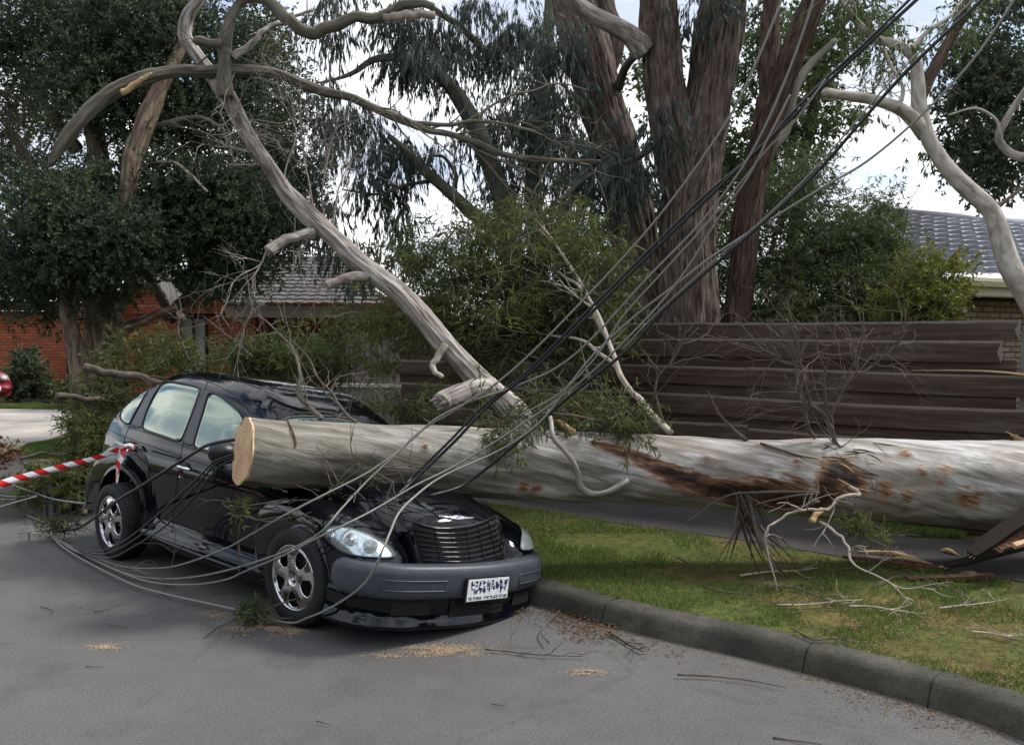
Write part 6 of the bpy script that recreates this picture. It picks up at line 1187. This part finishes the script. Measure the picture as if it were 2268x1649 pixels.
for nm, pts, w, a0, a1 in (('taut_strip', [(-140, 1135, 6.4), (0, 1075, 6.7), (60, 1056, 6.85), (150, 1032, 7.05), (215, 1015, 7.2), (275, 992, 7.3)], .075, .25, 1.0), ('hanging_tail', [(282, 990, 7.3), (270, 1000, 7.27), (264, 1025, 7.25), (258, 1068, 7.26)], .05, .2, .6), ('knot', [(270, 998, 7.29), (284, 986, 7.25), (296, 992, 7.28), (284, 998, 7.27)], .035, 0, 1.4)):
    G3, bk = ribbon(pts, w, a0, a1, wav=.012); b = MB(); b.grid(G3); b.bk = [bk.reshape(-1, 3)]; b.build(nm, M['tape'], tp)
b = MB(); b.tube([D(255, 978, 7.6), D(272, 986, 7.3), D(297, 992, 7.28)], .012, 8, 4); b.build('plastic_strip', M['whiterail'], tp)

# steel post and timber edging on the far left
bl = place(empty('steel_post', tuple(G(112, 1142, 0)), 'short grey steel channel post standing against the timber edging at far left', 'post'))
q = G(112, 1142, 0); s_ = .30
b = MB(); pf_ = [(-.045, 0), (-.045, -.05), (-.030, -.05), (-.028, -.012), (.028, -.012), (.030, -.05), (.045, -.05), (.045, 0)]; b.grid(np.array([[(q[0] + x, q[1] + y, z) for x, y in pf_] for z in (0, .1, .2, s_)])); 
b.grid(np.array([[(q[0] + x, q[1] + .008, z) for x in (-.045, 0, .045)] for z in (0, .15, s_)])); b.build('channel', M['galv'], bl, smooth=False)
b = MB(); b.tube([(q[0], q[1] - .06, s_ - .02), (q[0], q[1] + .02, s_ - .02)], .052, 18, 1, smooth=False); b.build('rounded_top', M['galv'], bl, smooth=False)
te = place(empty('timber_edging', tuple(G(60, 1140, 0)), 'low dark timber sleeper edging the road at the far left', 'edging'))
A_, B_ = G(-260, 1144, 0), G(132, 1143, 0); b = MB(); L_ = np.linalg.norm(B_ - A_); Mx = Matrix.Translation((A_[0], A_[1] + .05, 0)) @ Matrix.Rotation(math.atan2(B_[1] - A_[1], B_[0] - A_[0]), 4, 'Z')
for k in range(2): b = MB(); b.box((L_ * k / 2, 0, -.02), (L_ * (k + 1) / 2 - .01, .07, .165), Mx); b.build('sleeper', M['board'], te, smooth=False)
garden = place(empty('garden_edging', tuple(D(100, 885, 24)), 'thin dark timber edge along the garden bed by the driveway', 'edging'))
A_, B_ = D(45, 888, 24), D(260, 892, 23); b = MB(); b.tube([A_, B_], .06, 4, 6, smooth=False); b.build('rail', M['darkpaint'], garden, smooth=False)

# broken fence boards at the lower right
bb = 'broken dark fence boards on the ground, right'
def plank(label, a, c, w, th_, mt='board', end=True, name='broken_board', tilt=0.5, cat='broken board', group=bb):
    A_, B_ = np.array(a), np.array(c); r_ = place(empty(name, tuple(A_), label, cat, group)); d_ = unit(B_ - A_); s_ = unit(np.cross(d_, [0, 0, 1.])); u_ = np.cross(s_, d_); s2 = s_ * math.cos(tilt) + u_ * math.sin(tilt); u2_ = np.cross(s2, d_); n = 14; S = []
    for k in range(n):
        f = k / (n - 1); p = A_ + (B_ - A_) * f; ww = w * (1 - (.35 * (f - .85) / .15 if f > .85 and end else 0)); j = RNG.normal() * .003
        S.append([p + s2 * x * ww / 2 + u2_ * y * th_ / 2 + s2 * j for x, y in ((-1, -1), (1, -1), (1, 1), (-1, 1), (-1, -1))])
    S = np.array(S); b = MB(); b.grid(S); b.add(S[0, :4], [(0, 1, 2, 3)]); b.add(S[-1, :4], [(3, 2, 1, 0)]); b.build('plank', M[mt], r_, smooth=False)
    if end:
        b = MB()
        for k in range(4): o_ = s2 * w * (k / 3 - .5) * .6; b.tube([B_ + o_ - d_ * .02, B_ + o_ + d_ * RNG.uniform(.01, .04)], [.006, .001], 5, 1, smooth=False)
        b.build('splinters', M['rawwood'], r_)
    return r_
plank('wide dark board leaning from the right edge down under the log', D(2380, 1065, 6.75), D(2150, 1228, 6.45), .115, .035, 'darkpaint', tilt=.35)
plank('splintered board end pointing down below the leaning board', D(2275, 1172, 6.6), D(2212, 1216, 6.45), .07, .025, 'stain', tilt=.5); plank('flat dark board on the footpath below the leaning one', D(2330, 1192, 6.9), D(2092, 1255, 6.7), .09, .025, 'darkpaint', tilt=.1)
plank('long thin board lying at the grass edge under the twigs', D(2100, 1258, 6.8), D(1865, 1232, 7.1), .05, .015, 'stain', tilt=.1); plank('pale split rail at the right edge of the photo', D(2380, 1170, 6.5), D(2245, 1208, 6.3), .035, .03, 'rawwood', False)
plank('dark board lying across the lower footpath edge', D(2200, 1272, 6.6), D(2010, 1280, 6.6), .06, .015, 'stain', tilt=.1, end=False)
for x, y, L_, lb in ((2085, 1218, 40, 'small pale wood chip beside the flat board'), (2125, 1268, 60, 'pale flat splinter on the grass near the boards'), (1900, 1222, 130, 'long pale splinter on the footpath edge under the leafy bunch'), (1975, 1236, 90, 'second pale splinter at the footpath edge, further right')):
    q = G(x, y, .14); q2 = G(x + L_, y + 12, .14); r_ = place(empty('wood_splinter', tuple(q), lb, 'splinter', 'fresh wood splinters')); b = MB(); b.tube([q, (q + q2) / 2 + [0, .02, .012], q2], [.01, .022, .004], 5, 3, rough=.3, freq=20); b.build('sliver', M['rawwood'], r_)

# ------------------------------------------------------------------ grass, litter, sawdust
def inpoly(P, poly):
    x, y = P[:, 0], P[:, 1]; ins = np.zeros(len(P), bool); j = len(poly) - 1
    for i in range(len(poly)):
        xi, yi = poly[i]; xj, yj = poly[j]; c_ = ((yi > y) != (yj > y)) & (x < (xj - xi) * (y - yi) / (yj - yi + 1e-12) + xi); ins ^= c_; j = i
    return ins
kk = [tuple(p) for p in kerb_off(.19) if -1.5 < p[0] < 3.6 and p[1] > 1.2]
vergepoly = kk + [(-.9, 10.2), tuple(PA + (PB - PA) * .12), tuple(PB), (7.0, 1.5)]
def blades(n, poly, z, hmin, hmax, dens=None, wid=.0035):
    lo = np.min(poly, 0); hi = np.max(poly, 0); P = RNG.uniform(lo, hi, (n, 2)); P = P[inpoly(P, poly)]
    if dens is not None: P = P[RNG.random(len(P)) < dens(P)]
    n = len(P); h_ = RNG.uniform(hmin, hmax, n) * (.6 + .8 * vnoise(P, 2.3, 5)); a = RNG.uniform(0, 6.28, n); d_ = np.stack([np.cos(a), np.sin(a)], 1); le = RNG.normal(size=(n, 2)) * .45
    v0 = np.column_stack([P - d_ * wid, np.full(n, z)]); v1 = np.column_stack([P + d_ * wid, np.full(n, z)]); v2 = np.column_stack([P + le * h_[:, None], z + h_]); return np.stack([v0, v1, v2], 1).reshape(-1, 3), np.arange(n * 3).reshape(n, 3)
dn = lambda P: np.clip((vnoise(P, 1.3, 3) * .55 + vnoise(P, 4.1, 8) * .45 - .42 + np.clip((1.2 - P[:, 0]) * .25, -.08, .35)) * 5.0, .03, 1)
b = MB(); v, f = blades(520000, vergepoly, .128, .012, .040, dn); b.add(v, f3=f)
v, f = blades(60000, vergepoly, .128, .035, .085, lambda P: (vnoise(P, 2.6, 21) > .66) * 1.0, .004); b.add(v, f3=f)
g_ = b.build('grass', M['grass'], None, smooth=False, kind='stuff'); tag(g_, 'short patchy green grass on the verge beside the kerb', 'grass')
gp = [tuple(G(x, y, .13)[:2]) for x, y in ((30, 1000), (60, 985), (160, 970), (230, 960), (230, 1010), (60, 1015))]; b = MB(); v, f = blades(60000, gp, .13, .02, .05, None, .008); b.add(v, f3=f)
gp2 = [tuple(G(x, y, .13)[:2]) for x, y in ((-20, 905), (60, 893), (250, 893), (250, 908), (150, 907), (60, 904))]; v, f = blades(40000, gp2, .13, .03, .07, None, .014); b.add(v, f3=f)
gp3 = [tuple(G(x, y, .13)[:2]) for x, y in ((1940, 1165), (2150, 1168), (2130, 1195), (1930, 1185))]; v, f = blades(9000, gp3, .13, .03, .07, None, .005); b.add(v, f3=f)
g2_ = b.build('grass', M['grass'], None, smooth=False, kind='stuff'); tag(g2_, 'bright green strips of lawn round the pale driveway and behind the footpath', 'grass')
def flakes(n, poly, z, size, mt, name, label, dens=None, asp=.35, lift=.012, cat='litter'):
    lo = np.min(poly, 0); hi = np.max(poly, 0); P = RNG.uniform(lo, hi, (n, 2)); P = P[inpoly(P, poly)]
    if dens is not None: P = P[RNG.random(len(P)) < dens(P)]
    n = len(P); pos = np.column_stack([P, z + RNG.uniform(.001, lift, n)]); d_ = RNG.normal(size=(n, 3)) * [1, 1, .12]; b = MB()
    d_ = unit(d_); s_ = unit(np.cross(d_, [0, 0, 1.]) + RNG.normal(size=(n, 3)) * .25); L_ = RNG.uniform(size * .5, size * 1.5, n)[:, None]
    b.add(np.stack([pos, pos + d_ * L_ * .5 + s_ * L_ * asp * .5, pos + d_ * L_, pos + d_ * L_ * .5 - s_ * L_ * asp * .5], 1).reshape(-1, 3), np.arange(n * 4).reshape(n, 4)); o = b.build(name, M[mt], None, smooth=False, kind='stuff'); return tag(o, label, cat)
flakes(42000, vergepoly, .150, .028, 'deadleaf', 'leaf_litter', 'dead leaves and bits scattered through the verge grass', lambda P: .15 + .85 * (vnoise(P, 1.6, 4) > .55))
gut = [tuple(p) for p in kerb_off(-.02) if -1.2 < p[0] < 3.4 and p[1] > 1.0] + [tuple(p) for p in kerb_off(-.55)[::-1] if -1.2 < p[0] < 3.2 and p[1] > 1.0]
kd = lambda P: np.clip(1.1 - np.min(np.linalg.norm(P[:, None, :] - KERB[None, ::3, :], axis=2), 1) * 2.4, 0, 1) ** 2 * (vnoise(P, 1.5, 9) > .38)
flakes(70000, gut, .0, .020, 'deadleaf', 'gutter_litter', 'brown bark and leaf litter along the foot of the kerb', kd)
pile = [tuple(G(x, y, 0)[:2]) for x, y in ((1150, 1350), (1240, 1355), (1400, 1400), (1430, 1435), (1300, 1430), (1180, 1400), (1130, 1370))]; flakes(4200, pile, .0, .026, 'deadleaf', 'bark_litter', 'heap of reddish bark scraps in the gutter in front of the black car', lambda P: np.clip(vnoise(P, 5, 2) * 2.2 - .75, .04, 1), lift=.03)
under = [tuple(G(x, y, 0)[:2]) for x, y in ((0, 1165), (130, 1150), (200, 1240), (560, 1330), (760, 1400), (560, 1430), (240, 1330), (60, 1230))]; flakes(9000, under, .0, .016, 'deadleaf', 'road_litter', 'fine leaf litter on the road along the shadow side of the car', lambda P: .2 + .8 * (vnoise(P, 2.5, 7) > .5))
roadp = [(-5, 2.6), (2.2, 2.6), (2.2, 4.5), (.5, 6.2), (-1, 6.8), (-4.5, 9), (-7, 9)]; flakes(14000, roadp, .0, .007, 'deadleaf', 'road_specks', 'sparse leaf specks scattered over the asphalt', lift=.004)
SD = [(575, 1385, 95, 26, 'sawdust drift under the front wheel of the black car'), (640, 1398, 40, 10, 'small sawdust drift just right of the front wheel drift'), (985, 1440, 110, 16, 'sawdust drift on the road in front of the number plate'), (868, 1452, 60, 5, 'thin streak of sawdust left of the drift in front of the plate'), (232, 1433, 50, 7, 'small sawdust streak on the open road at lower left'), (1300, 1490, 50, 9, 'faint sawdust smear near the kerb'), (480, 1360, 40, 8, 'faint sawdust patch below the sill')]
for k, (x, y, rx, ry, lb) in enumerate(SD):
    n = int(rx * ry * 3.2) + 160; P = RNG.normal(size=(n, 2)) * .42; keep = (vnoise(P * 1.0 + k * 3, 3.0, k) > .36); P = P[keep]; W_ = np.array([G(x + a * rx, y + c_ * ry, 0) for a, c_ in P]); n = len(W_); d_ = unit(RNG.normal(size=(n, 3)) * [1, 1, .3]); s_ = unit(np.cross(d_, [0, 0, 1.])); L_ = RNG.uniform(.002, .007, n)[:, None]; W_[:, 2] = RNG.uniform(.001, .004, n); b = MB()
    b.add(np.stack([W_, W_ + d_ * L_ + s_ * L_ * .5, W_ + d_ * L_ * 1.6 + [0, 0, .002], W_ + d_ * L_ - s_ * L_ * .5], 1).reshape(-1, 3), np.arange(n * 4).reshape(n, 4)); o = b.build('sawdust', M['sawdust'], None, smooth=False, kind='stuff'); tag(o, lb, 'sawdust')
# loose twigs one can pick up
def loose(label, pts, z, r, mt='twig', group=None, name='fallen_twig', n=0):
    Q = [G(a, c_, z) + [0, 0, RNG.uniform(0, .012)] for a, c_ in pts]; r_ = place(empty(name, tuple(Q[0]), label, 'twig', group)); b = MB(); b.tube(Q, np.linspace(r, r * .4, len(Q)), 6, 4, rough=.1, freq=20)
    C = catmull(np.array(Q), 4)
    for k in range(n): i = RNG.integers(2, len(C) - 1); grow(b, C[i], unit(np.array([RNG.normal(), RNG.normal(), .12])), .14, r * .5, 1, .5)
    b.build('stick', M[mt], r_)
loose('forked dark twig lying in the gutter litter', [(1075, 1440), (1130, 1444), (1200, 1452), (1290, 1455)], .012, .006, n=5); loose('pointed dark stick standing in the gutter heap', [(1215, 1425), (1200, 1395), (1240, 1350)], .03, .006)
loose('long dark stick lying beside the kerb at right', [(1500, 1497), (1580, 1500), (1660, 1510), (1740, 1525)], .012, .006); loose('short dark twig on the asphalt at lower left', [(208, 1355), (240, 1352)], .008, .004, n=2); loose('thin dark twig below the sawdust streak', [(190, 1475), (228, 1480)], .006, .003)
loose('dark twig lying left of the front wheel drift', [(235, 1386), (282, 1388)], .006, .003); loose('small forked twig by the sill', [(90, 1345), (118, 1352), (108, 1362)], .006, .004); loose('bark strip in the gutter near the kerb joint', [(1350, 1400), (1390, 1425), (1425, 1445)], .015, .009, 'strip', n=2)
loose('single dark twig on the asphalt at the bottom right', [(1712, 1632), (1760, 1640), (1820, 1652)], .006, .005); loose('tiny twig on the asphalt below the number plate', [(1090, 1560), (1120, 1566)], .006, .003); loose('tiny twig on the asphalt at bottom centre left', [(700, 1600), (735, 1606)], .006, .003)
TW_ = [(1560, 1300, 140, .2, 'dark', 'dark fallen twig on the verge just left of the hanging bark ribbons'), (1640, 1275, 170, -.1, 'pale', 'pale fallen twig on the verge touching the hanging bark ribbons'), (1500, 1235, 110, .5, 'dark', 'short dark fallen twig on the grass nearest the footpath, left of the ribbons'),
 (1720, 1340, 190, -.05, 'pale', 'long pale fallen twig on bare soil below the bark ribbons'), (1700, 1300, 180, .25, 'dark', 'dark forked twig on bare soil right of the bark ribbons'), (1880, 1345, 150, .1, 'pale', 'pale fallen twig on yellow moss in the middle of the verge'), (1930, 1300, 190, -.2, 'dark', 'dark fallen twig on the verge directly below the leafy bunch'),
 (2050, 1290, 130, .45, 'dark', 'dark fallen twig between the broken boards and the grass'), (2080, 1350, 150, -.15, 'pale', 'pale fallen twig on the verge below the broken boards'), (1760, 1395, 120, .3, 'dark', 'dark fallen twig lying closest to the kerb'), (2150, 1400, 110, .15, 'pale', 'short pale twig in the grass at the right edge of the photo'), (1840, 1265, 160, .05, 'dark', 'thin dark twig at the edge of footpath and verge, under the log')]
for x, y, L_, a, c_, lb in TW_:
    loose(lb, [(x, y), (x + L_ * .35, y + L_ * .35 * a + RNG.normal() * 8), (x + L_ * .7, y + L_ * .6 * a), (x + L_, y + L_ * a)], .155, RNG.uniform(.005, .008), 'twig' if c_ == 'dark' else 'palewood', 'fallen twigs on the verge', n=4)
for x, y, L_, a, c_, lb in [(70, 1150, 90, .3, 'dark', 'dark fallen twig in front of the timber edging'), (150, 1120, 80, -.2, 'pale', 'pale fallen twig leaning by the grey steel post'), (170, 1165, 100, .35, 'dark', 'dark fallen twig beside the rear tyre of the black car'), (250, 1255, 80, .2, 'pale', 'pale fallen twig just in front of the rear tyre'), (60, 1180, 70, .1, 'pale', 'small pale twig on the road edge at far left')]:
    loose(lb, [(x, y), (x + L_ * .5, y + L_ * .4 * a), (x + L_, y + L_ * a)], .02, RNG.uniform(.004, .008), 'twig' if c_ == 'dark' else 'palewood', 'fallen twigs behind the car', n=3)
b_ = place(empty('dry_leaf_clump', tuple(G(15, 1020, .13)), 'brown clump of dried leaves at the far left edge above the timber edging', 'dead leaves')); b = MB(); c_ = D(8, 1005, 11); n = 260; pos = c_ + RNG.normal(size=(n, 3)) * [.09, .08, .08]; add_leaves(b, pos, RNG.normal(size=(n, 3)), RNG.uniform(.04, .09, n), .3); b.build('leaves', M['deadleaf'], b_, smooth=False)

# ------------------------------------------------------------------ small red car at the left edge
RY = 24.3; rc_x = D(42, 880, RY)[0]; red = empty('parked_car', (rc_x - 3.75, RY - .2, .13), 'small dark red sedan, only its front corner in view at the left edge', 'car', rotz=rad(-14))
def rpart(nm, b, mt, par=None, smooth=True): return b.build(nm, mt, par or red, smooth, M=Matrix.Identity(4))
XS = catmull(np.array([(-.75, .55, .58, .60), (-.70, .78, .74, .72), (-.3, .92, .82, .80), (.4, .97, .84, .84), (.9, 1.22, .85, .86), (1.3, 1.40, .85, .88), (1.9, 1.42, .85, .88), (2.4, 1.30, .85, .87), (2.75, 1.02, .85, .86), (3.1, .94, .84, .82), (3.45, .84, .82, .76), (3.62, .72, .78, .68), (3.68, .55, .74, .60)], float), 6); rows = []
for x, zt_, w_, zb_ in XS:
    H = max(.01, zt_ - zb_); sp = catmull(np.array([(w_ * .8, .22), (w_ * .97, .24), (w_, .40), (w_ * 1.01, .55), (w_ * .985, zb_ - .05), (w_ * .93, zb_), (w_ * (.93 - .22 * min(1, H / .5)), zb_ + H * .75), (w_ * (.8 - .22 * min(1, H / .5)), zt_ - .02 * min(1, H * 5)), (0, zt_)]), 4); rows.append([(x, -y, z) for y, z in sp])
rows = np.array(rows); b = MB(); b.grid(rows, flip=True); b.grid(mirror(rows)); front = rows[-1]; b.grid(np.array([[(p[0] + .03 * k, p[1] * (1 - k), .4 + (p[2] - .4) * (1 - k * .6)) for k in (0, .5, 1)] for p in front])); b.grid(np.array([[(p[0] + .03 * k, -p[1] * (1 - k), .4 + (p[2] - .4) * (1 - k * .6)) for k in (0, .5, 1)] for p in front])); rb = rpart('body', b, M['redpaint'])
for s in (1, -1):
    b = MB(); b.tube([(3.38, -s * .76, .70), (3.55, -s * .68, .675), (3.68, -s * .48, .66), (3.70, -s * .40, .66)], [.05, .085, .075, .03], 12, 5); rpart('headlight', b, M['lens_foggy'])
    b = MB(); b.tube([(3.30, -s * .80, .60), (3.40, -s * .79, .60)], .03, 8, 2); rpart('indicator', b, M['amber'])
    for x in (2.85, .25):
        w = bpy.data.objects.new('wheel', None); COL.objects.link(w); w.parent = red; w.matrix_basis = Matrix.Translation((x, -s * .72, .30)); b = MB(); lathe(b, [(-.09, .15), (-.09, .27), (-.07, .295), (.07, .295), (.09, .28), (.095, .22), (.09, .18)], (0, 0, 0), 40, s); b.build('tyre', M['rubber'], w, M=Matrix.Identity(4)); b = MB(); lathe(b, [(.09, .185), (.07, .17), (.06, .08), (.075, .0)], (0, 0, 0), 30, s); b.build('rim', M['galv'], w, M=Matrix.Identity(4))
    b = MB(); b.grid(np.array([[(x, -s * (.865 - .0 * z), z) for x in np.linspace(.95, 2.45, 8)] for z in (.92, 1.0)])); 
b = MB(); b.tube([(3.35, -.80, .42), (3.62, -.72, .42), (3.74, -.4, .42), (3.77, 0, .42), (3.74, .4, .42), (3.62, .72, .42), (3.35, .80, .42)], .10, 12, 5); rpart('bumper', b, M['redpaint'])
b = MB(); b.box((3.70, -.22, .56), (3.735, .22, .66)); rpart('grille', b, M['dark']); b = MB(); b.box((3.868, -.19, .36), (3.878, .19, .47)); rpart('number_plate', b, M['plate'])
b = MB(); b.grid(np.array([[(2.42 + .30 * k + .0, y, 1.315 - .29 * k) for y in np.linspace(-.58, .58, 9)] for k in (0, .5, 1)])); rpart('windscreen', b, M['screen'])

sandp = [tuple(p) for p in kerb_off(.01) if -1.2 < p[0] < 3.4 and p[1] > 1.0] + [tuple(p) for p in kerb_off(-.75)[::-1] if -1.2 < p[0] < 3.2 and p[1] > 1.0]
kd2 = lambda P: np.exp(-np.min(np.linalg.norm(P[:, None, :] - KERB[None, ::3, :], axis=2), 1) * 6.5) * (.3 + .7 * (vnoise(P, 2.2, 12) > .4))
for q_ in range(4): pass
M['silt'] = mat('gutter_sand', (0.20, 0.165, 0.125), .95, spec=.1)
flakes(500000, sandp, .0, .007, 'silt', 'gutter_sand', 'fine pale sand and grit washed along the foot of the kerb', kd2, asp=.8, lift=.003, cat='sand')
fpp = [tuple(p) for p in (pa + pb)]; flakes(14000, fpp, .135, .03, 'deadleaf', 'path_litter', 'leaf and bark litter on the dark footpath behind the log', lambda P: .1 + .9 * (P[:, 0] > 1.8) * (vnoise(P, 2, 15) > .45))
# the wooded far side of the street behind the photographer, seen only as reflections in the car
DENS = 1; b = MB(); n = 16000
az = RNG.uniform(rad(100), rad(290), n); dist = RNG.uniform(17, 21, n); hz = RNG.uniform(0, 1, n) ** .8 * (4.4 + 1.6 * np.sin(az * 5) + 1.1 * np.sin(az * 11 + 1))
pos = np.column_stack([np.sin(az) * dist, np.cos(az) * dist + 3, hz]); add_leaves(b, pos, RNG.normal(size=(n, 3)), RNG.uniform(.5, 1.1, n), .45)
o = b.build('far_trees', M['leaf_dark'], None, smooth=False, kind='stuff'); tag(o, 'dark band of trees mirrored in the black car doors and bumper', 'trees')
